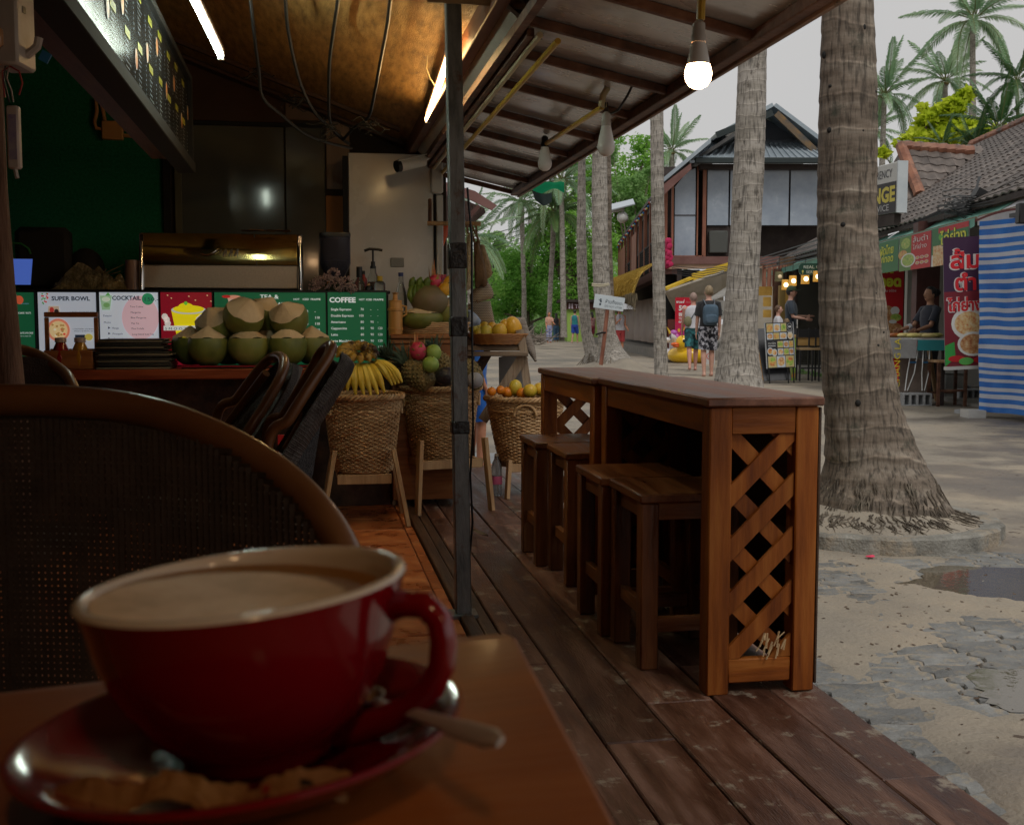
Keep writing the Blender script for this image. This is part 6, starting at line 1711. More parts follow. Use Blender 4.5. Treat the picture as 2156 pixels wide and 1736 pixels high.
def hbox(name,x0,y0,x1,y1,d0,d1,m_,label=None,b=0):
 a,c_=hp_(x0,y1),hp_(x1,y0)
 return part(name,MB().box(a.x,d0,a.z,c_.x,d1,c_.z,b=b),m_,T,label)
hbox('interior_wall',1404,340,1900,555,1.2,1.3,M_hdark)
hbox('wall',1530,560,1900,760,.3,.5,mk('house_ground_wall',[(.32,.28,.22),(.4,.36,.3)],2,rough=.8))
hbox('plastic_sheet',1420,395,1465,538,.02,.05,M_pvc,'tall plastic window sheet split by a seam')
hbox('plastic_sheet',1489,358,1535,474,.02,.05,M_pvc)
for x0,x1 in((1537,1600),(1602,1662),(1664,1740),(1742,1820)):hbox('plastic_sheet',x0,358,x1,474,.02+.01*(x0%3),.05+.01*(x0%3),M_pvc)
q=[hp_(1420,395),hp_(1465,395),hp_(1465,353),hp_(1447,362)]
mb=MB();mb.prism(q,(0,.02,0),(0,.05,0));fixn(mb);part('plastic_sheet',mb,M_pvc,T,smooth=0)
hbox('seam',1420,452,1465,454,.0,.02,M_hdark)
for x0,x1,y0,y1 in((1413,1419,370,541),(1466,1471,350,541),(1478,1488,350,541),(1413,1480,538,542)):hbox('post',x0,y0,x1,y1,-.02,.1,M_hwood)
hbox('beam',1404,540,1640,556,-.08,.1,M_hbrown)
hbox('beam',1404,556,1640,566,-.02,.12,mk('pale_beam',[(.42,.24,.15),(.5,.36,.26)],2,rough=.7))
hbox('window_frame',1489,476,1560,538,.1,.3,M_hdark);hbox('air_conditioner',1492,486,1532,533,-.1,.4,mk('ac_unit',[(.05,.055,.05),(.1,.1,.09)],30,(1,1,8),rough=.5),'old grey-green boxed unit in the window',.03)
hbox('soffit',1470,348,1830,358,-.3,.3,M_hdark)
hbox('gutter',1456,338,1830,350,-.7,-.55,M_grn,b=.02)
R0,R1=hp_(1452,340,-.65),hp_(1845,343,-.65);R2,R3=hp_(1750,305,2.2),hp_(1497,304,2.2)
mb=MB();mb.prism([R0,R1,R2,R3],(0,0,-.04),(0,0,.04));fixn(mb);part('sheet_roof',mb,M_metal,T,smooth=0)
mb=MB();mb.prism([R3,R2,hp_(1735,292,3.0),hp_(1500,290,3.0)],(0,0,0),(0,0,.05));fixn(mb);part('flashing',mb,mk('bright_flashing',[(.45,.48,.52),(.6,.62,.65)],2,rough=.3,metal=.3),T,smooth=0)
for k in range(26):
 t_=(k+.5)/26;a=R0.lerp(R1,t_);b_=R3.lerp(R2,t_);part('rib',MB().bar(a+Vector((0,0,.06)),b_+Vector((0,0,.06)),.05,.05),M_metal,T)
A=hp_(1612,238,2.2);Lf=hp_(1395,384,2.2);Lm=hp_(1497,300,2.2);Rt=hp_(1745,330,2.2)
def slab(name,p,q,th,depth,m_,lab=None,d0=0):
 mb=MB();n_=(q-p).cross(Vector((0,1,0))).normalized();n_=n_ if n_.z>0 else-n_
 mb.prism([p,q,q+Vector((0,depth,0)),p+Vector((0,depth,0))],(0,d0,0),Vector((0,d0,0))+n_*th);fixn(mb);part(name,mb,m_,T,lab,smooth=0)
slab('gable_roof',A,hp_(1728,325,2.2),.12,8,M_metal,None,-1.2)
slab('gable_roof',Lm,A,.12,8,M_metal,None,-1.2)
slab('rake_board',A+Vector((0,-1.25,-.3)),hp_(1712,322,.95),.2,.1,mk('rust_rake',[(.07,.07,.07),(.22,.13,.05)],3,rough=.7));slab('rake_board',Lm+Vector((0,-1.25,-.05)),A+Vector((0,-1.25,-.3)),.2,.1,M_grn)
mb=MB();mb.prism([hp_(1535,292,2.6),hp_(1700,300,2.6),hp_(1612,250,2.6)],(0,0,0),(0,.1,0));fixn(mb);part('gable_wall',mb,mk('gable_grey',[(.09,.1,.12),(.13,.14,.16)],2,rough=.6),T,smooth=0)
hbox('gable_sill',1540,288,1690,294,2.4,2.6,mk('sill_grey',(.3,.29,.28),rough=.7))
mb=MB();mb.prism([hp_(1497,300,-1),hp_(1498,310,8),hp_(1395,388,8),hp_(1395,385,-1)],(0,0,.0),(0,0,.14));fixn(mb);part('side_roof',mb,M_metal,T,smooth=0)
mb=MB();mb.prism([hp_(1455,343,-1.02),hp_(1456,356,-1.02),hp_(1400,408,-1.02),hp_(1397,388,-1.02)],(0,0,0),(0,.08,0));fixn(mb);part('fascia',mb,M_hbrown,T,smooth=0)
def side(px,py,Y):return P(px,py,Y)-hb
ez=P(1395,386,36).z-hb.z;ex=P(1395,386,36).x-hb.x
far=64.0
dxs=(far-36)*math.tan(radians(2.4))
mb=MB();mb.prism([(ex,0,ez),(ex+2.6,0,ez+1.7),(ex+2.6+dxs,28,ez+1.7),(ex+dxs,28,ez)],(0,0,0),(0,0,.12));fixn(mb);part('wing_roof',mb,mk('dark_wing_roof',[(.05,.05,.05),(.1,.095,.09)],2,rough=.7,bump=.2),T,smooth=0)
mb=MB();mb.prism([(ex+.5,.1,0),(ex+.5+dxs,28,0),(ex+.5+dxs,28,ez+.2),(ex+.5,.1,ez+.2)],(0,0,0),(.15,0,0));fixn(mb);part('wing_wall',mb,M_hdark,T,smooth=0)
wz=P(1400,556,36).z-hb.z
mb=MB();mb.prism([(ex+.1,.1,wz-.3),(ex+.1+dxs,28,wz-.3),(ex+.1+dxs,28,wz),(ex+.1,.1,wz)],(0,0,0),(.4,0,0));fixn(mb);part('balcony_beam',mb,M_hbrown,T,smooth=0)
for k in range(11):
 t_=k/10;part('balcony_post',MB().box(ex+.05+dxs*t_,28*t_-.06+.1,wz,ex+.17+dxs*t_,28*t_+.16,ez),M_hwood,T)
mb=MB()
for k in range(150):
 t_=k/150;mb.box(ex+.08+dxs*t_,28*t_+.1,wz,ex+.11+dxs*t_,28*t_+.14,wz+.95)
mb.prism([(ex+.06,.1,wz+.95),(ex+.06+dxs,28,wz+.95),(ex+.06+dxs,28,wz+1.02),(ex+.06,.1,wz+1.02)],(0,0,0),(.1,0,0));part('balcony_railing',mb,M_blackm,T,smooth=0,kind='stuff')
for k,(t0,t1)in enumerate(((.45,.56),(.75,.98))):
 mb=MB();mb.prism([(ex+.02+dxs*t0,28*t0,wz+.1),(ex+.02+dxs*t1,28*t1,wz+.1),(ex+.02+dxs*t1,28*t1,ez-.5),(ex+.02+dxs*t0,28*t0,ez-.5)],(0,0,0),(.04,0,0));fixn(mb);part('wall_panel',mb,M_hwood,T,smooth=0)
random.seed(33);mb=MB();cols=[]
for k in range(46):
 t_=k/46;p=Vector((ex-.02+dxs*t_,28*t_,ez-.08-.1*abs(sin(k*.8))));mb.mi=k%4;mb.ell(p,.045,nu=6,nv=4)
part('string_lights',mb,[flat((.5,.03,.03)),flat((.03,.2,.5)),flat((.6,.5,.1)),flat((.5,.5,.5))],T,kind='stuff')
random.seed(2);mb=MB()
for k in range(70):mb.ell(hp_(random.uniform(1403,1410),random.uniform(505,560),-.3)+Vector((0,random.uniform(-.3,.3),0)),.09,nu=5,nv=4)
part('bougainvillea',mb,mk('pink_flower',(.5,.02,.1),rough=.7),T,kind='stuff')
M_thatch=mk('thatch',[(.3,.18,.03),(.5,.33,.06),(.62,.44,.12)],4,(6,6,.6),rough=.95,bump=.8,bs=30)
Yt0,Yt1=35.2,60.0
a0,a1=P(1384,553,Yt0),P(1286,588,Yt1);b0_,b1_=P(1376,620,Yt0),P(1288,640,Yt1)
base=Vector((a0.x,Yt0,GZ))
T2=thing('thatched_awning','yellow straw thatched awning over the brown curtain','awning',base)
b0_=Vector((b0_.x-.6,b0_.y,b0_.z));b1_=Vector((b1_.x-.5,b1_.y,b1_.z))
mb=MB();mb.grid(lambda u,v:(a0.lerp(a1,u).lerp(b0_.lerp(b1_,u),v)-base)+Vector((-.12*sin(pi*v),0,.12*sin(pi*v)+.05*noise.noise(Vector((u*60,v*3,0))))),80,10)
part('thatch',mb,M_thatch,T2,smooth=60)
mb=MB();random.seed(15)
for k in range(2600):
 u,v=random.random(),random.random()*.95;p=a0.lerp(a1,u).lerp(b0_.lerp(b1_,u),v)-base+Vector((-.12*sin(pi*v)-.04,0,.12*sin(pi*v)+.02));q=a0.lerp(a1,u).lerp(b0_.lerp(b1_,u),v+.12)-base+Vector((-.12*sin(pi*(v+.12))-.07,random.uniform(-.15,.15),.12*sin(pi*(v+.12))+.0));mb.tube([p,q],[.022,.01],3,cap=False)
part('straw',mb,M_thatch,T2,kind='stuff')
mb=MB();random.seed(5)
for k in range(900):
 u=random.random();p=b0_.lerp(b1_,u)-base+Vector((random.uniform(-.12,.1),0,random.uniform(-.02,.06)));ln=random.uniform(.15,.55)
 mb.tube([p,p+Vector((random.uniform(-.06,.06),random.uniform(-.1,.1),-ln))],[.02,.006],3,cap=False)
part('fringe',mb,mk('thatch_fringe',[(.1,.08,.05),(.2,.16,.1)],8,rough=.95),T2,kind='stuff')
c0_,c1_=P(1400,720,35.6),P(1310,715,52);base=Vector((c0_.x,35.6,GZ))
T2=thing('brown_curtain','brown hanging tarpaulin curtain under the thatched awning','curtain',base)
za,zb_=P(1390,622,35.6).z-GZ,P(1390,726,35.6).z-GZ
mb=MB();mb.grid(lambda u,v:(c0_.lerp(c1_,u).x-base.x+.07*sin(u*40)*v+.05*noise.noise(Vector((u*12,v*3,1))),c0_.lerp(c1_,u).y-base.y,za+(zb_-za)*v),90,8)
part('curtain',mb,mk('tarp_brown',[(.16,.11,.085),(.25,.18,.14)],1.2,rough=.5,bump=.1),T2,smooth=60)
mb=MB();mb.box(-3.0,-3,.0,6.5,26,.3);o=part('plinth',mb,mk('plinth_stone',[(.16,.15,.13),(.26,.24,.21)],4,rough=.9,bump=.3),loc=(c0_.x+2.6,36,GZ));tag(o,kind='structure')
e=[P(1400,608,33),P(1458,584,34),P(1532,563,34)]
base=Vector((e[0].x,34,GZ))
T2=thing('shop_canopy','cream canopy with yellow tiled edge over the Bodhi Tree shop','canopy',base)
M_yel=mk('yellow_edge',[(.6,.38,.02),(.72,.5,.04)],4,rough=.5)
part('yellow_edge',MB().bar(e[0]-base,e[1]-base,.12,.08),M_yel,T2);part('yellow_edge',MB().bar(e[1]-base+Vector((0,0,.0)),e[2]-base+Vector((.1,0,.06)),.12,.22),M_yel,T2)
mb=MB();mb.prism([e[0]-base,e[2]-base,P(1532,615,35.6)-base,P(1440,640,35.6)-base],(0,0,-.1),(0,0,-.04));fixn(mb)
part('canopy',mb,mk('cream_canvas',[(.45,.4,.32),(.55,.5,.42)],2,rough=.8),T2,smooth=0)
mb=MB();mb.prism([P(1404,612,33.2)-base,P(1480,590,34)-base,P(1530,590,34.4)-base,P(1530,655,35.4)-base,P(1426,655,34.6)-base],(0,.5,0),(0,.56,0));fixn(mb);part('wall',mb,mk('cream_wall',[(.42,.37,.3),(.5,.45,.37)],2,rough=.8),T2,smooth=0)
mb=MB();mb.prism([P(1480,640,33.5)-base,P(1540,618,33.5)-base,P(1540,600,34.5)-base,P(1500,628,34.5)-base],(0,0,0),(0,0,.05));fixn(mb);part('grey_flap',mb,mk('grey_canvas',[(.28,.27,.25),(.4,.39,.37)],3,rough=.7),T2,smooth=0)
a=P(1408,760,35.2)
mb=MB();mb.box(0,0,0,2.2,.08,.1)
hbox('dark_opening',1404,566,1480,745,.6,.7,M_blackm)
hbox('lattice_screen',1407,672,1425,742,.2,.24,mk('red_lattice',[(.2,.04,.03),(.1,.03,.02)],30,rough=.7))
p0_=P(1474,672,35);base=Vector((p0_.x,35,p0_.z));ww=P(1545,672,35).x-p0_.x;hh=P(1500,630,35).z-p0_.z
T2=thing('shop_sign','round-topped grey shop sign reading Bodhi Tree behind the walking men','sign',base)
mb=MB();mb.prism([(0,0,0),(ww,0,0),(ww,0,hh*.55),(ww*.8,0,hh*.9),(ww*.5,0,hh),(ww*.2,0,hh*.9),(0,0,hh*.55)],(0,0,0),(0,.05,0));fixn(mb);part('panel',mb,mk('sign_grey',[(.35,.34,.32),(.42,.41,.38)],2,rough=.6),T2,smooth=0)
s=Sign(ww,hh,(1474,630,1545,672));s.text(1476,662,9,'Bodhi Tree',flat((.02,.07,.05)),3,w_=64,bold=.02);s.text(1492,647,4,'guest house',flat((.1,.1,.1)),3);s.done(T2)
p0_=P(1421,716,32);base=Vector((p0_.x,32,GZ+.2));ww=P(1455,716,32).x-p0_.x;hh=P(1421,626,32).z-GZ-.2
T2=thing('banner','red to purple roll-up banner reading true 5G BEST TOURIST READY-SIM','banner',base,0)
mb=MB();mb.box(0,0,0,ww,.02,hh);part('panel',mb,mk('banner_red',(.5,.01,.03),rough=.4),T2)
s=Sign(ww,hh,(1418,625,1455,718));Wh=flat((.75,.72,.72))
for k in range(10):s.rect(1418,664+k*5.4,1455,664+(k+1)*5.4,flat((.5-.03*k,.01+.003*k,.06+.03*k)),1)
s.text(1420,634,4.4,'true',Wh,3,bold=.03);s.poly([(1435,634),(1439,627),(1438,634)],Wh,3);s.text(1442,634,3.5,'dtac',flat((.6,.2,.2)),3)
s.text(1426,646,8,'5G',Wh,3,w_=17,bold=.05);s.text(1426,655,5.4,'BEST',Wh,3,w_=20,bold=.04);s.text(1426,661,4,'TOURIST',Wh,3,w_=20,bold=.03);s.text(1426,666,3,'READY-SIM',Wh,3,w_=20,bold=.03)
s.disc(1436,675,4,4,flat((.7,.4,.03)));s.disc(1427,678,3,3,flat((.7,.4,.03)),2.4);s.disc(1434,695,9,7,flat((.4,.35,.45)),3);s.disc(1428,702,6,6,flat((.3,.1,.3)),3.5)
s.done(T2)
M_duck=mk('duck_yellow',(.78,.48,.01),rough=.25,bump=.02,coat=.3)
p0_=P(1452,755,31);base=Vector((p0_.x,31,GZ+.02))
T2=thing('inflatable_duck','big yellow inflatable duck swim ring with orange beak','inflatable',base)
k=31/F
part('ring',MB().tube([(.42*cos(a)*1.0,.42*sin(a),.2)for a in[2*pi*i/28 for i in range(28)]],.19,12,closed=True),M_duck,T2,smooth=80)
hd=P(1437,722,30.6)-base
part('head',MB().ell(hd,(.2,.19,.21)).tube([(hd.x+.05,hd.y+.1,.2),hd],[.2,.16],12),M_duck,T2,smooth=80)
part('beak',MB().ell(hd+Vector((-.2,-.08,-.03)),(.13,.1,.05)).ell(hd+Vector((-.18,-.08,-.08)),(.1,.09,.04)),mk('beak_orange',(.75,.13,.02),rough=.3),T2)
part('eye',MB().ell(hd+Vector((.02,-.17,.06)),.045),M_black,T2)
part('tail',MB().ell((.5,.1,.36),(.12,.1,.12)),M_duck,T2)
p0_=P(1417,740,32);base=Vector((p0_.x,32,GZ+.02))
T2=thing('inflatable_unicorn','white inflatable unicorn ring with pink mane beside the duck','inflatable',base)
M_uni=mk('unicorn_white',(.62,.6,.62),rough=.3)
part('ring',MB().tube([(.35*cos(a),.35*sin(a),.18)for a in[2*pi*i/24 for i in range(24)]],.17,10,closed=True),M_uni,T2,smooth=80)
hd=P(1413,708,31.6)-base
part('head',MB().tube([(.05,.0,.25),hd+Vector((.06,0,0)),hd],[.15,.12,.11],12).ell(hd+Vector((-.12,0,-.1)),(.12,.09,.08)),M_uni,T2,smooth=80)
part('horn',MB().tube([hd+Vector((-.02,0,.08)),hd+Vector((-.12,0,.26))],[.04,.005],8),M_yel,T2)
part('mane',MB().ell(hd+Vector((.07,0,.1)),(.1,.07,.08)).ell(hd+Vector((.15,0,-.02)),(.08,.07,.1)),mk('mane_pink',[(.6,.08,.3),(.3,.15,.6)],4,rough=.4),T2)
p0_=P(1494,776,30);base=Vector((p0_.x,30,GZ));ww=.17
T2=thing('warning_board','small white board with red circle standing between the men','sign',base,.1)
part('panel',MB().box(-.14,0,0,.14,.03,.62),mk('board_white',(.6,.6,.6),rough=.5),T2)
s=Sign(.28,.62,(0,0,28,62));s.disc(14,40,9,9,flat((.6,.1,.1)),2);s.disc(14,40,7,7,flat((.6,.6,.6)),3);s.text(10,44,7,'P',flat((.05,.05,.05)),4);o=s.done(T2);o.location=(-.14,0,0)
# street furniture at the end
M_pole=mk('pale_pole',(.5,.5,.48),rough=.4)
p0_=P(1284,738,40);base=Vector((p0_.x,40,GZ))
T2=thing('solar_street_lamp','white solar street lamp with panel on a thin pole behind the palm trunks','street lamp',base)
top=P(1282,452,40)-base
part('pole',MB().tube([(0,0,0),top],.05,10),M_pole,T2)
part('arm',MB().bar(top+Vector((0,0,.1)),P(1312,441,40)-base,.12,.1),M_pole,T2)
a=P(1310,432,40)-base
part('solar_panel',MB().box(-.42,-.35,-.02,.42,.35,.02,R=Matrix.Rotation(.35,3,'X')@Matrix.Rotation(-.25,3,'Y'),at=a+Vector((0,0,.02))),mk('solar_panel',(.45,.5,.55),rough=.2),T2)
part('bracket',MB().box(.0,-.03,-.25,.05,.03,.0,at=a+Vector((.05,0,-.15))),M_pole,T2)
part('lamp_head',MB().ell(P(1311,458,40)-base,(.2,.2,.2)),mk('lamp_glass',(.55,.55,.53),rough=.2),T2)
p0_=P(1280,775,25.2);base=Vector((p0_.x,25.2,GZ))
T2=thing('litter_sign','white sign reading DO NOT LITTER in Thai and English on a leaning stick','sign',base)
a,b_=P(1249,647,25.2)-base,P(1312,656,25.2)-base;c_=P(1250,618,25.2)-base
ww=(b_-a).length;hh=(c_-a).z
sub=obj('board',MB().box(0,0,0,ww,.02,hh,b=.004).mesh('board',mk('sign_white',[(.5,.56,.6),(.6,.66,.7)],2,rough=.5)),T2,a,(0,math.atan2(a.z-b_.z,b_.x-a.x),0))
s=Sign(ww,hh,(0,0,66,36));dk=flat((.06,.08,.1));s.text(24,20,9,'ห้ามทิ้งขยะ',dk,3,w_=38);s.text(24,30,5.4,'DO NOT LITTER',flat((.15,.18,.2)),3,w_=38)
s.disc(14,12,1.8,1.8,dk);s.poly([(12,14),(16,14),(17,20),(13,20)],dk);s.poly([(8,12),(13,15),(12,17)],dk);s.rect(12,22,16,28,dk)
s.done(sub)
part('stick',MB().tube([P(1279,650,25.25)-base,P(1272,715,25.25)-base,P(1265,768,25.25)-base],.045,8),M_hwood,T2)
part('tie',MB().tube([P(1255,704,25.3)-base,P(1268,700,25.15)-base,P(1275,700,25.2)-base],.02,6),M_blackm,T2)
o=part('rope',MB().tube([P(x,y,25.55)-P(1260,598,25.5)for x,y in((1246,597),(1258,599),(1270,599),(1282,597))],.018,6).tube([P(x,y,25.55)-P(1260,598,25.5)for x,y in((1246,601),(1262,603),(1276,601),(1283,599))],.018,6),mk('rope',(.5,.45,.33),rough=.9),loc=P(1260,598,25.5));tag(o,'pale rope tied round the stout palm trunk above the sign','rope')
p0_=P(1194,722,66);base=Vector((p0_.x,66,GZ))
T2=thing('toilet_block','small lime green toilet hut with brown Toilet sign board','toilet',base)
w1=P(1262,700,66).x-p0_.x;zt1=P(1200,652,66).z-GZ;zt2=P(1200,636,66).z-GZ
part('wall',MB().box(0,0,0,w1,3,zt1),mk('lime_wall',(.32,.5,.1),rough=.7),T2)
part('roof',MB().box(-.5,-.4,zt2,w1+.5,3.4,zt2+.15),M_hdark,T2)
part('sign_board',MB().box(-.2,-.15,zt1+.02,w1,-.05,zt2-.02),mk('toilet_brown',(.09,.03,.02),rough=.5),T2)
s=Sign(w1,zt2-zt1,(0,0,60,14));s.text(14,11,7,'Toilet',flat((.7,.6,.7)),3,bold=.03);s.disc(4,4,1.5,2,flat((.7,.6,.7)));s.disc(9,4,1.5,2,flat((.7,.6,.7)));s.rect(2.5,6,5.5,12,flat((.7,.6,.7)));s.rect(7.5,6,10.5,12,flat((.7,.6,.7)));o=s.done(T2);o.location=(0,-.16,zt1)
part('door',MB().box(.9,-.03,0,1.7,0,1.9),mk('toilet_door',(.2,.3,.08),rough=.7),T2)
p0_=P(1117,700,75);base=Vector((p0_.x,75,GZ))
T2=thing('utility_pole','grey concrete utility pole with coiled wires above the far trees','utility pole',base)
part('pole',MB().tube([(0,0,0),P(1117,433,75)-base],[.2,.16],10),mk('pole_concrete',(.3,.29,.27),rough=.8),T2)
mb=MB()
for k in range(6):mb.tube([P(1117-20*j,468+9*k+5.5*j+.9*j*(5-j)*.4,75+1.5*j)-base for j in range(8)],.028,4)
for k in range(4):mb.tube([P(1117+12*cos(a)*(1+.2*k),490+14*sin(a)+4*k,75)-base for a in[i*.6 for i in range(9)]],.03,4)
for k in range(4):mb.tube([P(1117+9*j,470+8*k+6*j,75)-base for j in range(5)],.028,4)
part('wire',mb,M_black,T2,kind='stuff')
p0_=P(1030,540,50);o=part('floodlight',MB().box(-.12,-.1,-.15,.3,.1,.15).tube([(.1,0,-.15),(.2,0,-.5)],.03,6),M_black,loc=p0_);tag(o,'small black floodlight against the sky above the pale tree','floodlight')
a=P(1130,395,8.2);mb=MB();mb.grid(lambda u,v:P(1122+66*u,384+8*noise.noise(Vector((u*3,v*2,1)))+18*v+6*sin(u*7)*v,8.2+.1*v)-a,18,6)
tag(part('green_cloth',mb,mk('green_cloth',[(.01,.3,.13),(.02,.45,.2)],4,rough=.7,trl=.4),loc=a,smooth=50),'bright green cloth fluttering past the awning corner','cloth')
mb=MB();mb.grid(lambda u,v:P(1120+42*u+6*v*(1-u),400+8*sin(u*2.5)+26*v*(1-.5*abs(u-.5)),8.15-.05*sin(pi*u))-a,12,8)
o=part('black_cap_cloth',mb,mk('black_cloth',[(.008,.02,.018),(.02,.04,.035)],8,rough=.7),loc=a,smooth=50);tag(o,'black printed cloth hanging under the green cloth','cloth')
# shop row on the right
CE,ZE=4.88,CAMZ+1.27
CT,ZT=5.3,CAMZ+1.56
SLP=.6
CR=10.2;ZR=ZT+SLP*(CR-CT)
L0,L1=7.5,30.2
RB=-RT
M_rtile=mk('grey_tile',[(.07,.055,.048),(.12,.098,.085),(.185,.15,.13)],3,rough=.5,bump=.2,rnd=.3,dirt=(.24,.1,.05),dscale=.8,dlo=.6,dhi=.75)
M_otile=mk('orange_tile',[(.17,.065,.04),(.29,.12,.07),(.38,.18,.11)],3,rough=.6,bump=.2,rnd=.3,dirt=(.06,.05,.04),dscale=1.6,dlo=.45,dhi=.65)
def tile_geo(w_,h_):
 mb=MB();nu=6
 vs=[]
 for j,(y,z)in enumerate(((0,.0),(0,.022),(h_*1.12,.004))):
  for i in range(nu+1):
   u=i/nu;prof=.03*sin(pi*u*1.0)**1 if False else .028*(cos(2*pi*u)*.5+.5)
   vs.append((w_*(u-.5),y,prof+z))
 fs=[(j*(nu+1)+i,j*(nu+1)+i+1,(j+1)*(nu+1)+i+1,(j+1)*(nu+1)+i)for j in range(2)for i in range(nu)]
 return vs,fs
tw_,th_=.26,.3
tv,tf=tile_geo(tw_,th_)
def tile_roof(T,origin,along,up,nU,nV,m_,keep,limit,plain=False,tile_name='tile'):
 """tiles in world coordinates; along the eave and up the slope are unit vectors"""
 n_=along.cross(up).normalized()
 if n_.z<0:n_=-n_;flipx=-1
 else:flipx=1
 R=Matrix((along*flipx,up,n_)).transposed().to_4x4()
 me=MB().add(tv,tf).mesh(tile_name,m_,50)
 lst=[]
 for i in range(nU):
  for j in range(nV):
   p=origin+along*tw_*(i+.5)+up*th_*j
   if keep(p):lst.append(p)
 def score(p):
  x,y,f=px_of(p);vis=-30<x<2190 and-30<y<700;return(0 if vis else 1,f)
 lst.sort(key=score)
 rest=MB();inv=T.matrix_basis.inverted()
 for k,p in enumerate(lst):
  M_=Matrix.Translation(p+n_*random.uniform(0,.006))@R@Matrix.Rotation(random.uniform(-.02,.02),4,'Z')
  if k<limit:
   o=obj(tile_name,me,T);o.matrix_local=inv@M_
  elif score(p)[0]==0:
   M2=inv@M_;rest.add([M2@Vector(v)for v in tv],tf)
 if rest.v:part(tile_name+'_field',rest,m_,T,smooth=50,kind='stuff')
U_=(B(0,1)-B(0,0)).normalized()
Vr=Vector((B(1,0).x,B(1,0).y,0));Vup=(Vr+Vector((0,0,SLP))).normalized()
base=B(CT,18,0);base.z=GZ
T=thing('shop_building','long low shop building with grey corrugated clay tile roof on the right','building',base)
T.matrix_basis=Matrix.Translation(base)
def wb(pts_fn):pass
def BB(c,l,z):return B(c,l,z)-base
random.seed(77)
mb=MB();mb.prism([BB(CT-.02,L0,ZT),BB(CR,L0,ZR),BB(CR,L1,ZR),BB(CT-.02,L1,ZT)],(0,0,-.08),(0,0,-.01));fixn(mb);part('roof',mb,M_hdark,T,smooth=0)
tile_roof(T,B(CT,L0,ZT),U_,Vup,int((L1-L0)/tw_),int((CR-CT)*sqrt(1+SLP**2)/th_),M_rtile,lambda p:True,290)
mb=MB()
for k in range(60):a=BB(CR,L0+(L1-L0)*k/60,ZR+.03);b_=BB(CR,L0+(L1-L0)*(k+1.15)/60,ZR+.06);mb.tube([a,b_],.11,8)
part('ridge_tile',mb,M_otile,T,kind='stuff')
M_shopw=mk('shop_white_wall',[(.4,.38,.34),(.52,.5,.46)],1.2,rough=.8,bump=.1,dirt=(.3,.24,.18),dscale=1.5,dlo=.6,dhi=.8)
def bwall(name,c0,l0,c1,l1,z0,z1,m_,label=None,par=None):
 par=par or T;bs_=par.location
 mb=MB();p=[B(c0,l0,z0),B(c1,l0,z0),B(c1,l1,z0),B(c0,l1,z0)]
 mb.prism([q-bs_ for q in p],(0,0,0),(0,0,z1-z0));fixn(mb);return part(name,mb,m_,par,label,smooth=0)
bwall('back_wall',8.6,L0,8.8,30,GZ,ZT+1.2,M_shopw)
bwall('party_wall',5.5,19.2,8.6,19.35,GZ,ZT+.0,M_shopw)
bwall('end_wall',5.35,29.8,9.9,30,GZ,ZT+.1,M_shopw)
bwall('plinth',5.0,19.4,8.6,29.8,GZ,.1,mk('concrete_step',[(.2,.19,.17),(.3,.28,.25)],2,rough=.8,bump=.2))
bwall('floor',5.2,12.0,8.6,19.2,GZ-.03,.0,mk('stall_floor',[(.2,.19,.17),(.28,.26,.23)],2,rough=.6))
M_redpost=mk('dark_red_post',[(.06,.02,.015),(.1,.03,.025)],3,rough=.5)
c_,_=RL(1950,600,17.6);bwall('post',c_-.17,17.5,c_+.17,17.75,GZ,ZT-.05,M_redpost)
M_gcan=mk('green_canvas',[(.16,.42,.34),(.25,.52,.43)],2,rough=.7,bump=.1,rnd=.05,trl=.25)
M_wcan=mk('white_canvas',[(.5,.5,.52),(.62,.62,.64)],2,rough=.7,bump=.1,trl=.2)
def awn(l0,l1,m_,label):
 b0=B(CE,l0,ZE);T2=thing('canvas_awning',label,'awning',b0)
 mb=MB();mb.grid(lambda u,v:B(CE+(CT+.1-CE)*v,l0+(l1-l0)*u,ZE+(ZT-.06-ZE)*v-.04*sin(pi*v)-.02*abs(sin(pi*u*4)))-b0,24,4);part('canvas',mb,m_,T2,smooth=60)
 mb=MB();mb.grid(lambda u,v:B(CE,l0+(l1-l0)*u,ZE-.1*v-.02*v*abs(sin(pi*u*9)))-b0,40,2);part('valance',mb,m_,T2,smooth=60)
 part('front_bar',MB().bar(B(CE+.02,l0,ZE-.0)-b0,B(CE+.02,l1,ZE)-b0,.03,.03),M_grey_wood,T2)
awn(19.6,29.9,M_gcan,'green canvas awning over the cafe with the lanterns')
awn(14.3,19.5,M_gcan,'pale green canvas awning over the grill stall')
awn(8.0,14.2,M_wcan,'white canvas awning above the blue striped tarpaulin')
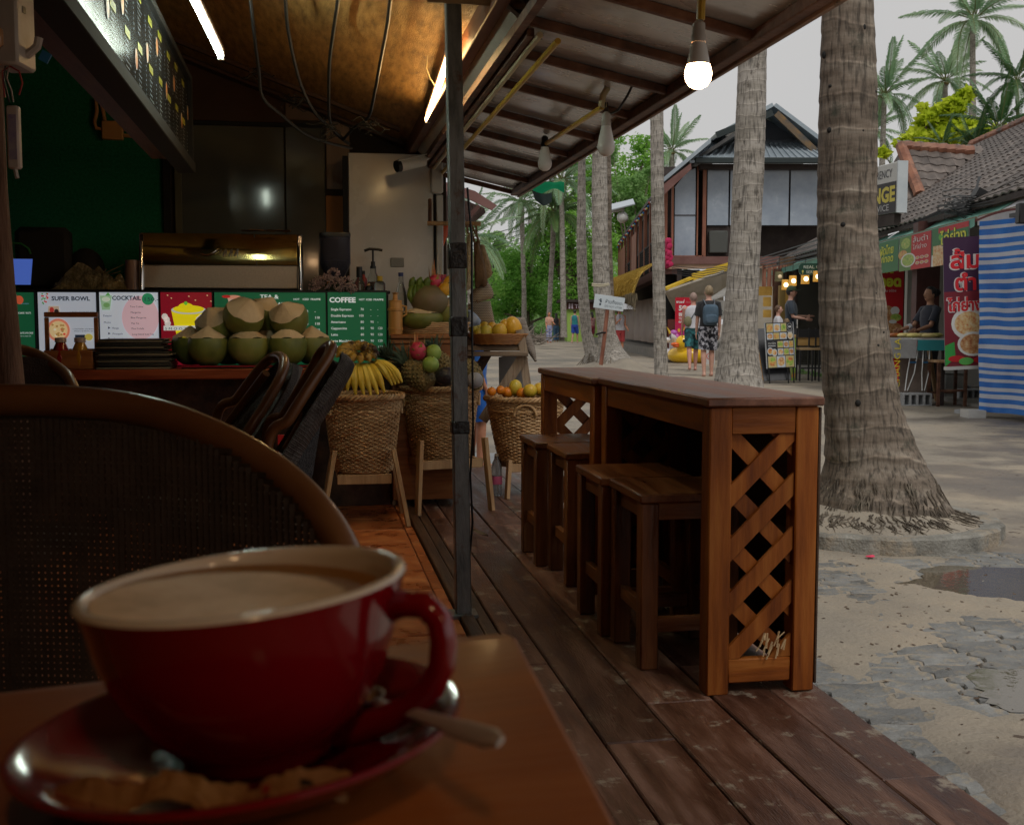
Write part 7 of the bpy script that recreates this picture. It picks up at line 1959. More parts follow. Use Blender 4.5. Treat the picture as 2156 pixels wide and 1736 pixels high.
def cross(label,rl,rr,Yc,foot,wallw,tagk):
 a,b_=P(*rl,Yc),P(*rr,Yc)
 nrm_=(Vup.cross(U_)).normalized();f=QP(*foot,B(CT,10,ZT),nrm_)
 T2=thing('cross_roof',label,'roof',Vector((a.x,a.y,a.z-1)))
 T2.matrix_basis=Matrix.Translation(Vector((a.x,a.y,a.z-1)));bs_=Vector(T2.location)
 al=(b_-a).normalized();w3=(f-a)-al*(f-a).dot(al);up=(-w3).normalized();H_=w3.length
 mb=MB();n_=al.cross(up).normalized();n_=n_ if n_.z>0 else-n_
 mb.prism([a-bs_,b_-bs_,f-bs_],n_*-.1,n_*-.01);fixn(mb);part('roof_deck',mb,M_hdark,T2,smooth=0)
 def inside(p):
  t_=(a-p).dot(up);t_=1-(H_-(a-p).dot(up))/H_
  s0=(f-a).dot(al)*t_;s1=(b_-a).length+((f-b_).dot(al))*t_;s_=(p-a).dot(al)
  return-.05<t_<1.02 and s0-.1<s_<s1+.28
 org=a-up*(H_+.0)
 tile_roof(T2,org-al*.3,al,up,int(((b_-a).length+.8)/tw_),int(H_/th_)+1,tagk,inside,290)
 mb=MB();n=8
 for k in range(n):mb.tube([a.lerp(b_,k/n)-bs_+Vector((0,0,.04)),a.lerp(b_,(k+1.2)/n)-bs_+Vector((0,0,.07))],.11,8)
 part('ridge_tile',mb,M_otile,T2,kind='stuff');mb=MB();n=7
 for k in range(n):mb.tube([a.lerp(f,k/n)-bs_+Vector((0,0,.06)),a.lerp(f,(k+1.15)/n)-bs_+Vector((0,0,.03))],.12,8)
 part('hip_tile',mb,M_otile,T2,kind='stuff')
 g=a+Vector((-wallw,.6,-1.3));mb=MB();mb.prism([a-bs_,f-bs_,Vector((g.x,f.y-.2,f.z-.1))-bs_,g-bs_],(0,0,-.1),(0,0,-.02));fixn(mb);part('street_slope',mb,M_rtile,T2,smooth=0)
 mb=MB();mb.prism([Vector((a.x-wallw*.2,f.y+.2,a.z-2.6))-bs_,Vector((b_.x,f.y+.2,a.z-2.6))-bs_,b_-bs_+Vector((0,.3,-.3)),a-bs_+Vector((-wallw*.15,.3,-.4))],(0,.2,0),(0,.3,0));fixn(mb);part('wall',mb,M_shopw,T2,smooth=0)
cross('hipped grey tiled cross roof with orange hip behind the exchange sign',(1897,313),(2045,324),24.5,(1936,412),.6,M_rtile)
cross('hipped orange tiled cross roof between the grey palm and the big palm',(1606,449),(1722,453),41.5,(1634,520),.5,M_otile)
p0_=P(1764,468,20.5);base=Vector((p0_.x,p0_.y,p0_.z));c1=P(1888,425,18.6);ang=math.atan2(c1.y-p0_.y,c1.x-p0_.x);ww=(Vector((c1.x,c1.y))-Vector((p0_.x,p0_.y))).length
hh=P(1886,318,18.6).z-P(1886,425,18.6).z
T2=thing('exchange_sign','white and dark sign reading CURRENCY EXCHANGE SERVICE with yellow letters','sign',base,ang)
part('panel',MB().box(0,.002,0,ww,.16,hh,b=.01),mk('sign_pale',[(.5,.5,.48),(.58,.58,.56)],2,rough=.5),T2)
part('side_cap',MB().box(ww+.002,-.01,-.01,ww+.03,.17,hh+.01),mk('sign_cap',[(.5,.55,.58),(.6,.64,.66)],3,rough=.5),T2)
s=Sign(ww,hh,(0,0,240,100));s.rect(0,38,237,100,flat((.035,.033,.035)));s.text(120,28,17,'CURRENCY',flat((.06,.06,.07)),3,w_=100);s.text(6,76,30,'EXCHANGE',flat((.62,.52,.08)),3,w_=226,bold=.04);s.text(130,94,13,'SERVICE',flat((.5,.5,.5)),3,w_=80);s.done(T2)
part('sign_box',MB().box(0,.02,-.2,ww*.95,.14,-.01),M_hdark,T2)
a=P(2040,420,15.5);mb=MB();random.seed(8)
for k in range(26):
 x,y=2030+random.gauss(0,10),428+random.gauss(0,9);mb.tube([P(x+14*cos(t_)*(1+.2*k%3),y+8*sin(t_)*1.2,15.3)-a for t_ in[i*.9 for i in range(7)]],.008,4)
for k in range(8):mb.tube([P(2063+random.uniform(-3,3),372,16)-a,P(2055+random.uniform(-5,5),400,15.6)-a,P(2040+random.uniform(-10,8),425,15.3)-a],.007,4)
for k in range(5):mb.tube([P(1900+5*k,478-2*k,15.5)-a,P(1980,450-2*k,15.2)-a,P(2035,425+3*k,15.2)-a,P(2156,372+12*k,13.8)-a],.007,4)
mb.box(-.05,-.1,-.02,.16,.1,.1,R=Matrix.Rotation(.5,3,'Y'),at=P(2066,412,15.4)-a)
tag(part('wire_coil',mb,M_black,loc=a),'tangle of black cables and clamps lying on the grey tile roof','wires')
a=P(1620,560,26);mb=MB()
for k in range(5):mb.tube([P(1415,560+4*k,34)-a,P(1480,566+5*k,33)-a,P(1540,560+3*k,31)-a,P(1610,540+6*k,27)-a,P(1722,505+9*k,23)-a],.014,4)
tag(part('street_wire',mb,M_black,loc=a),'sagging street wires strung from the timber house to the green awning','wires')
# grill stall
def hang_banner(x0,x1,y0,y1,l,label,paint,cat='banner',ref=None,dy=0):
 """hangs facing the street camera, square to the shop row"""
 if cat=='banner':
  la,lb=RC(x0,600,CE-.01)[0],RC(x1,600,CE-.01)[0];z1=ZE-.015;z0=RC(x0,y1,CE-.01)[1]
  b0=B(CE-.01,la,z0);T2=thing('banner',label,cat,b0,math.atan2(-cos(RT),-sin(RT)));w_,h_=la-lb,z1-z0
 else:
  c0,z1=RL(x0,y0,l);c1,z0=RL(x1,y1,l)
  b0=B(c0,l,z0);T2=thing('poster',label,cat,b0,RB);w_,h_=c1-c0,z1-z0
 part('sheet',MB().box(0,.002,0,w_,.012,h_),mk('vinyl',(.3,.3,.3),rough=.5),T2)
 s=Sign(w_,h_,(x0,y0,x1,y1));paint(s,x0,y0,x1,y1);s.done(T2);return T2
def food(name,a_,b_,c_,sc=22):return mk(name,[a_,b_,c_],sc,rough=.45,bump=0,detail=7)
F1,F2,F3,F4=food('food_a',(.35,.02,.01),(.6,.3,.1),(.5,.55,.1)),food('food_b',(.5,.08,.02),(.65,.45,.2),(.7,.6,.45)),food('food_c',(.1,.25,.03),(.3,.45,.08),(.6,.5,.15)),food('food_d',(.3,.08,.03),(.5,.25,.1),(.65,.5,.3))
Gn,Yl,Rd,Wt=flat((.03,.16,.05)),flat((.6,.62,.04)),flat((.45,.01,.015)),flat((.66,.66,.64))
def b1(s,x0,y0,x1,y1):
 s.rect(x0,y0,x1,y1,Gn);s.disc(x0+5,y1-30,10,22,F1,2);s.text(x0+14,y0+32,20,'ผัดไทย',Yl,4,w_=28,bold=.02,shear=.1);s.text(x0+14,y0+52,17,'ไก่ทอด',Yl,4,w_=28,bold=.02,shear=.1);s.text(x0+12,y1-4,4,'ข้าวเหนียว หมูปิ้ง',Wt,4)
def b2(s,x0,y0,x1,y1):
 s.rect(x0,y0,x1,y1,flat((.1,.22,.05)));s.rect(x0+26,y0,x1,y1,Rd,1.4);s.disc(x0+14,y0+18,10,14,F3,2);s.text(x0+30,y0+21,13,'ส้มตำ',Rd,4,w_=30,bold=.02);s.text(x0+29.5,y0+20.5,13,'ส้มตำ',Wt,5,w_=30);s.text(x0+30,y0+38,11,'ไก่ย่าง',Wt,4,w_=28)
 s.disc(x0+20,y1-26,16,18,Wt,3);s.disc(x0+20,y1-26,13,15,F3,4);s.disc(x0+8,y1-42,10,12,F1,2.5)
 for i in range(3):
  for j in range(2):s.disc(x0+40+i*9,y1-28+j*13,4,4,Wt,3);s.disc(x0+40+i*9,y1-28+j*13,3,3,F1,4)
def b3(s,x0,y0,x1,y1):
 s.rect(x0,y0,x1,y1,Gn);s.rect(x0+14,y0,x1,y0+14,Rd,1.3);s.rect(x0+3,y0+45,x1-25,y1,F2,2);s.rect(x1-26,y0+56,x1,y1-16,flat((.65,.16,.01)),2);s.text(x0+20,y0+46,30,'ไก่ย่าง',flat((.01,.02,.01)),4,w_=54,bold=.06);s.text(x0+19,y0+45,30,'ไก่ย่าง',Yl,5,w_=54,bold=.02)
 s.rect(x0,y1-30,x0+18,y1,Wt,1.6);s.disc(x0+20,y0+24,5,9,flat((.1,.4,.04)),3)
hang_banner(1838,1890,500,578,16.2,'green hanging banner with yellow Thai lettering for fried chicken, next to the big palm',b1)
hang_banner(1892,1958,484,572,15.6,'green and red hanging banner with som tam dish and small plates',b2)
hang_banner(1960,2036,464,562,15.0,'green hanging banner with large yellow Thai lettering for grilled chicken',b3)
def b4(s,x0,y0,x1,y1):
 s.rect(x0,y0,x1,y1,Rd);s.text(x0+4,y0+34,16,'ไก่ทอด',Yl,4,w_=40,bold=.05);s.text(x0+14,y0+62,20,'ทอด',Yl,4,w_=44,bold=.06);s.text(x0+18,y0+74,5,'กรอบ อร่อย',Wt,4)
 s.disc(x1-34,y1-44,18,18,F4,2);s.disc(x1-16,y1-50,9,9,Wt,3);s.disc(x1-14,y1-36,11,8,F3,3.4);s.disc(x1-28,y1-14,28,13,F4,3)
 s.disc(x1-20,y1-27,8,4,Wt,4)
hang_banner(1836,1900,540,704,19.1,'red wall poster of fried chicken with yellow Thai lettering',b4,'poster')
def b5(s,x0,y0,x1,y1):
 h=(y1-y0)
 s.rect(x0,y0,x1,y1,flat((.035,.008,.04)));s.rect(x0,y0+h*.42,x1,y1,flat((.16,.008,.02)),1.3)
 cx=(x0+x1)/2;Rl=flat((.55,.01,.02))
 for(ty,st_,cap,w_)in((y0+h*.24,'ส้ม',34,56),(y0+h*.41,'ตำ',32,40),(y0+h*.57,'ไก่ย่าง',24,66)):
  s.text(cx-w_/2-.8,ty+.8,cap,st_,flat((.55,.5,.5)),4,w_=w_+1,bold=.07);s.text(cx-w_/2,ty,cap,st_,Rl,5,w_=w_,bold=.03)
 s.disc(cx+6,y1-h*.33,33,34,Wt,2);s.disc(cx+6,y1-h*.33,27,25,F2,3);s.disc(cx+14,y1-h*.17,30,26,Wt,4);s.disc(cx+14,y1-h*.17,25,21,F4,5)
 s.poly([(x0,y1-44),(x0+18,y1-52),(x0+20,y1-18),(x0,y1)],flat((.03,.3,.05)),5.4);s.disc(x0+22,y1-16,16,7,Rd,6);s.disc(x1-12,y1-12,14,7,Rd,6);s.disc(cx,y1-10,14,8,flat((.1,.4,.08)),6.4)
c0,z1=RL(1998,500,13.6);c1,z0=RL(2078,772,13.6)
b0=B(c0,13.6,z0);T2=thing('banner','tall dark red roll-up banner with Thai som tam lettering leaning by the striped tarpaulin','banner',b0,rot=(0,radians(-2.6),RB))
w_,h_=c1-c0,z1-z0
part('sheet',MB().box(0,.002,0,w_,.012,h_),mk('vinyl',(.3,.3,.3),rough=.5),T2);s=Sign(w_,h_,(0,0,80,272));b5(s,0,0,80,272);s.done(T2)
part('foot_bar',MB().box(0,-.03,-.04,w_,.05,-.001),M_pole,T2)
c_,z_=RL(2012,610,18.9);b0=B(c_,18.9,z_);mb=MB();random.seed(3)
for k in range(16):x=random.uniform(-.04,.04);z=.5-k*.05;mb.tube([(x,0,z),(x+.02,-.02,z-.06),(x-.01,0,z-.12)],[.015,.014,.003],5)
tag(part('chilli_string',mb,mk('chilli_green',(.04,.2,.02),rough=.4),loc=b0),'string of green chillies hanging on the stall back wall','chillies')
gl0,gl1=15.3,16.3
c0,ztb=RL(1868,712,gl0);c1,_=RL(2000,712,gl0)
base=B(c0,gl0,GZ);T=thing('grill_table','stall table with metal tray, teal edge and corn laid out for grilling','table',base,RB)
ht=ztb-GZ
part('top',MB().box(0,0,ht-.03,c1-c0,gl1-gl0,ht,b=.004),mk('metal_tray',[(.3,.3,.3),(.45,.45,.44)],6,rough=.3,metal=.6),T)
part('teal_apron',MB().box(c1-c0-.42,-.012,ht-.16,c1-c0,-.001,ht-.02),mk('teal_paint',(.02,.2,.22),rough=.5),T)
part('steel_apron',MB().box(0,-.014,ht-.26,c1-c0-.43,-.002,ht-.02),mk('steel_apron',[(.28,.28,.28),(.4,.4,.4)],4,rough=.35,metal=.6),T)
part('coal_box',MB().box(.05,.25,.05,.62,.8,ht-.28),mk('clay_box',[(.2,.15,.12),(.3,.24,.2)],4,rough=.8),T)
for x in(.04,c1-c0-.08):
 for y in(.04,gl1-gl0-.08):part('leg',MB().box(x,y,0,x+.04,y+.04,ht-.031),M_hdark,T)
random.seed(10)
M_corn=mk('corn_husk',[(.42,.4,.12),(.6,.48,.18),(.66,.56,.28)],6,(1,1,1),rough=.6,rnd=.15)
M_meat=mk('grilled_meat',[(.2,.05,.01),(.4,.14,.03)],20,rough=.4)
for k,(x,y,lab,mm_)in enumerate(((1905,706,'roasted corn cob at the back left of the grill',M_corn),(1925,705,'roasted corn cob in the middle of the grill',M_corn),(1945,704,'corn cob by the chef\'s hand',M_corn),(1958,718,'corn cob in its husk at the front of the grill',M_corn),(1925,719,'pale corn cob at the front left of the grill',M_corn),(1975,712,'corn cob with green husk at the right end',M_corn),(1885,709,'row of dark grilled skewers at the left end',M_meat),(1962,702,'red grilled sausage behind the corn',M_meat))):
 c_,z_=RL(x,y,gl0+(.15 if y>712 else .55));p=B(c_,gl0+(.15 if y>712 else .55),ztb+.03)
 tag(part('corn_cob' if mm_ is M_corn else 'skewer',MB().tube([(-.11,0,0),(-.07,0,.004),(.04,.01,.006),(.1,.02,.002)],[.012,.03,.03,.01],10),mm_,loc=p,rot=(0,0,random.uniform(-.25,.4)),smooth=60),lab,'corn' if mm_ is M_corn else 'skewer','food on the grill table')
for k,(x0,x1,xb)in enumerate(((1920,1934,1908),(1945,1958,1944))):
 b0=P(xb,822,15.1);b0.z=GZ+.2
 Tc=thing('crutch',('aluminium crutch with blue grip, left of the pair on the breeze block','aluminium crutch with blue grip, right of the pair on the breeze block')[k],'crutch',b0,0,'crutches leaning at the grill table')
 a,b_=P(x0,735,15.2)-b0,P(x1,735,15.2)-b0
 M_al=mk('aluminium',(.6,.6,.58),rough=.3,metal=.8)
 m0=P((x0+xb)/2-2,785,15.15)-b0;m1=P((x1+xb)/2+4,785,15.15)-b0
 part('frame',MB().tube([a,m0+Vector((-.01,0,0)),Vector((-.015,0,0))],.009,8).tube([b_,m1,Vector((.015,0,0))],.009,8),M_al,Tc)
 part('arm_pad',MB().tube([a,(a+b_)/2+Vector((0,0,.03)),b_],[.02,.024,.02],8),mk('clear_pad',(.5,.48,.42),rough=.3),Tc)
 part('grip',MB().tube([a.lerp(m0,.55),b_.lerp(m1,.55)],.014,8),mk('blue_grip',(.04,.2,.45),rough=.5),Tc)
def block(px,py,Y,label,w_=.39,d=.19,h=.17,rz=.05):
 b0=P(px,py,Y);b0.z=GZ
 Tb=thing('breeze_block',label,'block',b0,rz,'grey breeze blocks at the stall')
 m_=mk('breeze',[(.34,.35,.36),(.46,.47,.48)],20,rough=.9,bump=.4)
 mb=MB();n=4;t_=.028
 mb.box(0,0,0,w_,d,.02).box(0,0,h-.02,w_,d,h)
 for k in range(n+1):x=(w_-t_)*k/n;mb.box(x,0,.021,x+t_,d,h-.021)
 mb.box(.03,d*.5,.022,w_-.03,d*.5+.02,h-.022)
 part('block',mb,m_,Tb)
block(1900,845,15.0,'breeze block under the crutches',.4,.25,.17)
block(2020,835,15.9,'breeze block beside the tall stool, nearer the tarpaulin',.4,.2,.17);block(1990,815,17,'breeze block in shadow under the stall bench',.4,.2,.17)
block(2022,872,13.6,'small broken block lying in front of the tarpaulin',.16,.1,.06,.4)
b0=P(1994,850,15.0);b0.z=GZ
T=thing('bar_stool','tall dark metal stool with pale wooden seat at the grill stall','stool',b0,.05)
h=CAMZ-(757-HORIZON)*15.0/F-GZ
part('seat',MB().box(-.2,-.16,h-.035,.2,.2,h,b=.006),M_pine,T)
for x in(-.18,.18):
 for y in(-.13,.17):part('leg',MB().box(x-.018,y-.018,0,x+.018,y+.018,h-.036),M_rust,T)
part('stretcher',MB().box(-.16,-.14,.2,.16,-.12,.23).box(-.16,.16,.16,.16,.18,.19),M_rust,T)
b0=P(2005,820,16.6);b0.z=GZ+.0
T=thing('paint_bucket','white square bucket standing at the back of the stall','bucket',b0)
part('bucket',MB().box(-.16,-.12,0,.16,.12,.36,b=.03),mk('bucket_white',(.45,.44,.42),rough=.5),T);part('lid',MB().box(-.17,-.13,.361,.17,.13,.38,b=.01),M_white,T)
b0=P(1965,800,15.9);b0.z=GZ
T=thing('table_leg_post','slanting round wooden prop under the grill table','prop',b0)
part('prop',MB().tube([(.06,0,0),(-.08,0,.78)],.03,10),M_pine,T)
b0=P(1893,745,15.1)
T=thing('pennant','red and yellow cloth pennant hanging at the edge of the grill table','banner',P(1876,836,15.05))
b0=T.location
part('cloth',MB().grid(lambda u,v:P(1872+22*u-2*v,742+92*v*(1-.35*u),15.05+.03*sin(4*v))-b0,4,8),mk('pennant_red',(.5,.02,.015),rough=.7),T)
vs_,fs_=text_geo('CHANG LA',.13)
part('lettering',MB().add([Vector((.06-v.y*.9+.04,-.03,v.x+.12))for v in vs_],fs_),flat((.62,.5,.03)),T)
tl,tl2=13.15,11.0
c0,zt_=RL(2060,462,tl);_,zb_=RL(2060,880,tl)
b0=B(c0,tl,GZ)
T=thing('striped_tarpaulin','blue and white striped tarpaulin wrapped round a stall cart at the right edge','tarpaulin',b0,0)
M_tb,M_tw=mk('tarp_blue',[(.008,.11,.46),(.02,.18,.58)],3,rough=.35,bump=.25,bs=9),mk('tarp_white',[(.42,.46,.56),(.55,.58,.66)],3,rough=.35,bump=.25,bs=9)
q0=Vector((c0,tl));
A0=P(2060,880,tl);A1=P(2330,930,11.6)
def tf_(u,v):
 p=A0.lerp(A1,u);z=GZ+.08+(zt_-GZ-.08)*v
 w1=.035*noise.noise(Vector((u*4,v*5,2)))+.015*sin(u*30+3*noise.noise(Vector((u*3,v*3,1))))+.008*noise.noise(Vector((u*16,v*22,2)))
 return Vector((p.x-b0.x-.12*v*(1-u)*.5,p.y-b0.y+w1,z-b0.z+.004*sin(u*14+v*3)+.01*noise.noise(Vector((u*5,v*6,9)))))
rows_=[];v=0;k=0;random.seed(4)
hs_=[]
while v<1:h_=random.choice((.017,.02,.023))if k%2 else random.choice((.024,.028,.031,.016));hs_.append((v,min(1,v+h_),k%2));v+=h_;k+=1
mb=MB()
for(v0,v1,c_)in hs_:
 mb.mi=c_;nu=60
 for j in range(2):
  va,vb=v0+(v1-v0)*j/2,v0+(v1-v0)*(j+1)/2
  vs=[tf_(i/nu,va)for i in range(nu+1)]+[tf_(i/nu,vb)for i in range(nu+1)];mb.add(vs,[(i,i+1,nu+2+i,nu+1+i)for i in range(nu)])
part('tarp',mb,[M_tb,M_tw],T,smooth=70)
part('cart_body',MB().box(0,0,0,1.3,1.0,zt_-GZ-.3,at=(1.75,.75,(zt_-GZ)/2-.05),R=Matrix.Rotation(-.75,3,'Z')),M_hdark,T)
part('foot',MB().box(-.0,.1,.0,.2,.35,.1),M_white,T)
mb=MB();mb.grid(lambda u,v:P(2052+90*u,463-26*u-4*sin(pi*u)+5*v,13.1-u*1.2)-b0,14,2);part('hem',mb,mk('maroon_hem',(.12,.02,.02),rough=.7),T)
b0=P(2152,470,11.3)
T=thing('wall_lamp','black rectangular wall lamp under the white awning at the right edge','lamp',b0)
part('case',MB().box(-.03,0,0,.12,.1,.2,b=.01),M_black,T);part('bracket',MB().box(0,.1,.08,.08,.3,.12),M_black,T)
# lantern cafe
M_cwood=mk('cafe_wood',[(.06,.03,.015),(.13,.065,.03)],2,(6,6,.8),rough=.5,bump=.1)
base=B(5.3,27.5,.1);T=thing('lantern_cafe','open timber cafe front with shelves and glass door under the green awning','cafe',base)
T.matrix_basis=Matrix.Translation(base)
bwall('rear_panel',4.9,27.6,8.4,27.7,.1,ZT,M_cwood,None,T)
c0,_=RL(1604,650,27.3);c1,_=RL(1628,650,27.3)
for k in range(5):bwall('slat',c0+k*.12,27.3,c0+k*.12+.09,27.34,1.9,2.4,M_hwood,None,T)
z_a=RL(1610,655,27.2)[1]
M_glow=mk('warm_glow_panel',[(.35,.2,.03),(.6,.4,.1)],3,rough=.4,emit=(.9,.5,.12),es=.1)  # warm light on the shelves, put in as a faint glow
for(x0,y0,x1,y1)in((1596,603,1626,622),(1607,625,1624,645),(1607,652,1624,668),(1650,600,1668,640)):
 ca,za=RL(x0,y1,27.5);cb,zb2=RL(x1,y0,27.5);bwall('lit_shelf',ca,27.5,cb,27.55,za,zb2,M_glow,'shelf with a painted warm glow',T)
ca,_=RL(1627,700,27.3);cb,_=RL(1648,700,27.3);bwall('dark_column',ca,27.2,cb,27.4,.1,ZT-.3,mk('carved_brown',[(.05,.02,.01),(.12,.05,.025)],8,(1,1,.4),rough=.6),None,T)
ca,_=RL(1676,700,26);cb,_=RL(1726,700,26)
bwall('glass_pane',ca,26,cb+.6,26.02,.1,ZT-.35,mk('cafe_glass',(.25,.25,.22),rough=.04,trans=.8,bump=0),None,T)
bwall('door_frame',ca-.05,25.98,ca,26.04,.1,ZT-.35,M_hdark,None,T)
for x in(1679,1727):
 c_,z_=RL(x,690,25.9);part('door_handle',MB().tube([B(c_,25.96,z_+.25)-base,B(c_,25.9,z_+.24)-base,B(c_,25.9,z_-.24)-base,B(c_,25.96,z_-.25)-base],.02,8),M_chrome,T)
bwall('pale_column',RL(1640,700,26.6)[0],26.6,RL(1652,700,26.6)[0],26.8,.1,1.9,mk('mustard_wall',(.3,.2,.06),rough=.7),None,T)
for k,(x,y,lit,w_)in enumerate(((1640,592,0,18),(1653,609,1,15),(1669,601,1,16),(1695,597,1,17),(1720,592,1,16))):
 b0=P(x,y,24.2-.4*k);r=w_/2*24/F
 Tl=thing('lantern',('unlit woven lampshade, leftmost under the green awning','lowest lit amber lantern','lit amber lantern second from the left','lit amber lantern under the REAL COFFEE sign','lit amber lantern half hidden by the big palm')[k],'lantern',b0,0,'lanterns hanging in the cafe')
 part('shade',MB().lathe([(r*.9,.0+.2),(r,0),(r*.98,-.005)],20),mk('lantern_shade',(.55,.3,.06),rough=.7,bump=.1,emit=(1,.5,.08)if lit else None,es=.3 if lit else 0)if lit else mk('cane_shade',(.2,.18,.09),rough=.8),Tl)
 part('glow_bulb',MB().ell((0,-r*.95,.09),(.045,.02,.045)),mk('lantern_bulb',(1,.8,.5),bump=0,emit=(1,.75,.4),es=6 if lit else 0),Tl)
 part('cord',MB().tube([(0,0,.2),(0,0,.5)],.006,4),M_black,Tl)
c0,z0=RL(1682,579,23);c1,z1=RL(1762,554,23);b0=B(c0,23,z0)
T2=thing('coffee_sign','dark green rounded sign reading REAL COFFEE SERVED HERE','sign',b0,RB);w_,h_=c1-c0,z1-z0
q=rrect(0,0,w_,h_,h_*.35,6);mb=MB();mb.prism([(x,0,z)for x,z in q],(0,.001,0),(0,.04,0));fixn(mb);part('panel',mb,mk('sign_green',(.01,.05,.03),rough=.5),T2)
s=Sign(w_,h_,(0,0,80,25));cr=flat((.55,.6,.5));s.text(9,11,6.6,'REAL COFFEE',cr,3,w_=62);s.text(15,21.5,6.2,'SERVED HERE',cr,3,w_=56);s.disc(8,17,2,2.6,flat((.5,.45,.1)),3);s.rect(7.4,19,8.6,23,flat((.5,.45,.1)),3);s.done(T2)
c0,z1=RL(1600,705,21.8);c1,_=RL(1745,705,21.8)
b0=B(c0,21.8,GZ);T=thing('cafe_counter','yellowish wooden counter table with colourful side panel in front of the cafe','counter',b0,RB)
hh=z1-GZ
part('top',MB().box(0,0,hh-.06,c1-c0,.5,hh,b=.01),mk('yellow_wood',[(.42,.24,.08),(.55,.34,.13)],2,WX,rough=.5),T)
part('rail',MB().box(.7,.02,hh-.2,c1-c0,.06,hh-.061),mk('yellow_wood2',[(.36,.2,.06),(.5,.3,.1)],2,WX,rough=.5),T)
xm=RL(1676,705,21.8)[0]-c0
part('side_panel',MB().box(xm-.07,.0,.0,xm+.01,.48,hh-.062),mk('fruit_print',[(.5,.38,.06),(.2,.4,.05),(.55,.2,.04)],5,rough=.5),T)
part('side_panel',MB().box(0,.0,.0,.08,.48,hh-.062),mk('fruit_print2',[(.5,.38,.06),(.5,.2,.04),(.3,.4,.3)],5,rough=.5),T)
for k,x in enumerate((1702,1728)):
 c_,_=RL(x,700,20.9);b0=B(c_,20.9,GZ+.05)
 Tc=thing('cafe_chair',('black metal chair at the cafe counter, left one','black metal chair at the cafe counter, against the big palm')[k],'chair',b0,RB,'black metal chairs at the cafe counter')
 part('seat',MB().box(-.18,-.16,.56,.18,.18,.6),mk('seat_wood',(.3,.2,.1),rough=.5),Tc)
 for xx in(-.17,.17):
  for yy in(-.15,.17):part('leg',MB().box(xx-.014,yy-.014,0,xx+.014,yy+.014,.56 if yy<0 else .95),M_black,Tc)
 part('backrest',MB().box(-.15,.16,.78,.15,.18,.93),M_black,Tc)
 part('footrest',MB().box(-.15,-.16,.22,.15,-.14,.25),M_black,Tc)
YA=20.4
a,b_=P(1618,795,YA),P(1677,795,YA);b0=Vector((a.x,YA,GZ));w_=b_.x-a.x
zt2=P(1640,679,YA).z-GZ;zb2=P(1640,776,YA).z-GZ
T=thing('menu_easel','black A-frame menu board covered with food photographs','menu board',b0,radians(3),rot=(radians(-6),radians(-2.5),radians(3)))
M_ea=mk('easel_black',(.02,.02,.024),rough=.5)
part('panel',MB().box(0,.003,zb2,w_,.03,zt2,b=.004),M_ea,T);
for x in(.02,w_-.04,w_*.72):part('leg',MB().box(x,.01,-.0,x+.02,.03,zb2-.001),M_black,T)
for x in(-.012,w_+.001):part('frame',MB().box(x,-.004,zb2,x+.011,.034,zt2),mk('easel_frame',(.4,.42,.44),rough=.4),T)
part('rear_panel',MB().box(.0,.0,.05,w_,.02,zt2-.02,R=Matrix.Rotation(-.33,3,'X'),at=(w_/2-.06,.24,zt2/2)),M_ea,T)
s=Sign(w_,zt2-zb2,(0,0,60,98));FF=(F1,F2,F3,F4);plate=flat((.5,.55,.6));k=0
for(y0,y1,cells)in((2,20,(2,17,33,46)),(22,36,(2,16,30,46)),(40,54,(24,37,49,59)),(56,70,(24,37,49,59)),(72,96,(2,21,40,59))):
 for i in range(3):
  x0,x1=cells[i]+.5,cells[i+1]-.5;s.rect(x0,y0,x1,y1,plate if(i+k)%2 else flat((.5,.42,.2)),1);s.disc((x0+x1)/2,(y0+y1)/2,(x1-x0)*.42,(y1-y0)*.38,FF[(k*3+i)%4],2)
  if k==4:s.disc((x0+x1)/2+1,(y0+y1)/2-5,(x1-x0)*.3,(y1-y0)*.2,FF[(i+2)%4],3)
 k+=1
s.disc(53,10,5.6,7.4,flat((.4,.42,.44)),2);s.disc(53,10,5,6.7,M_ea,2.5);s.rect(50,8,56,12,flat((.5,.5,.5)),3);s.text(47.5,20,2.8,'อาหารเช้า',Wt,3,w_=11);s.rect(48,21.5,58,22.6,Wt,3);s.disc(53,29,6,8,flat((.6,.55,.45)),2);s.disc(53,29,4,5,F2,3)
s.text(4,46,4,'อาหารไทย',Wt,3,w_=16);s.rect(4,48.5,20,51,flat((.4,.4,.42)),3);ez2=zb2;s.disc(8,61,6.5,8,plate,2);s.disc(8,61,5,6,F1,3);s.disc(17,64,6,8,plate,3.2);s.disc(17,64,4.6,6,F2,4)
o=s.done(T);o.location=(0,0,zb2)
mb=MB();random.seed(6);bl_=[]
for k in range(10):p=B(5.0+random.uniform(-.1,.0),20+k*.55,GZ+.03);bl_.append((p.x,p.y,p.z,.09))
me=leaf_cloud(bl_,500,.07,21);me.materials.append(M_lf[2]);tag(obj('weeds',me),kind='stuff')
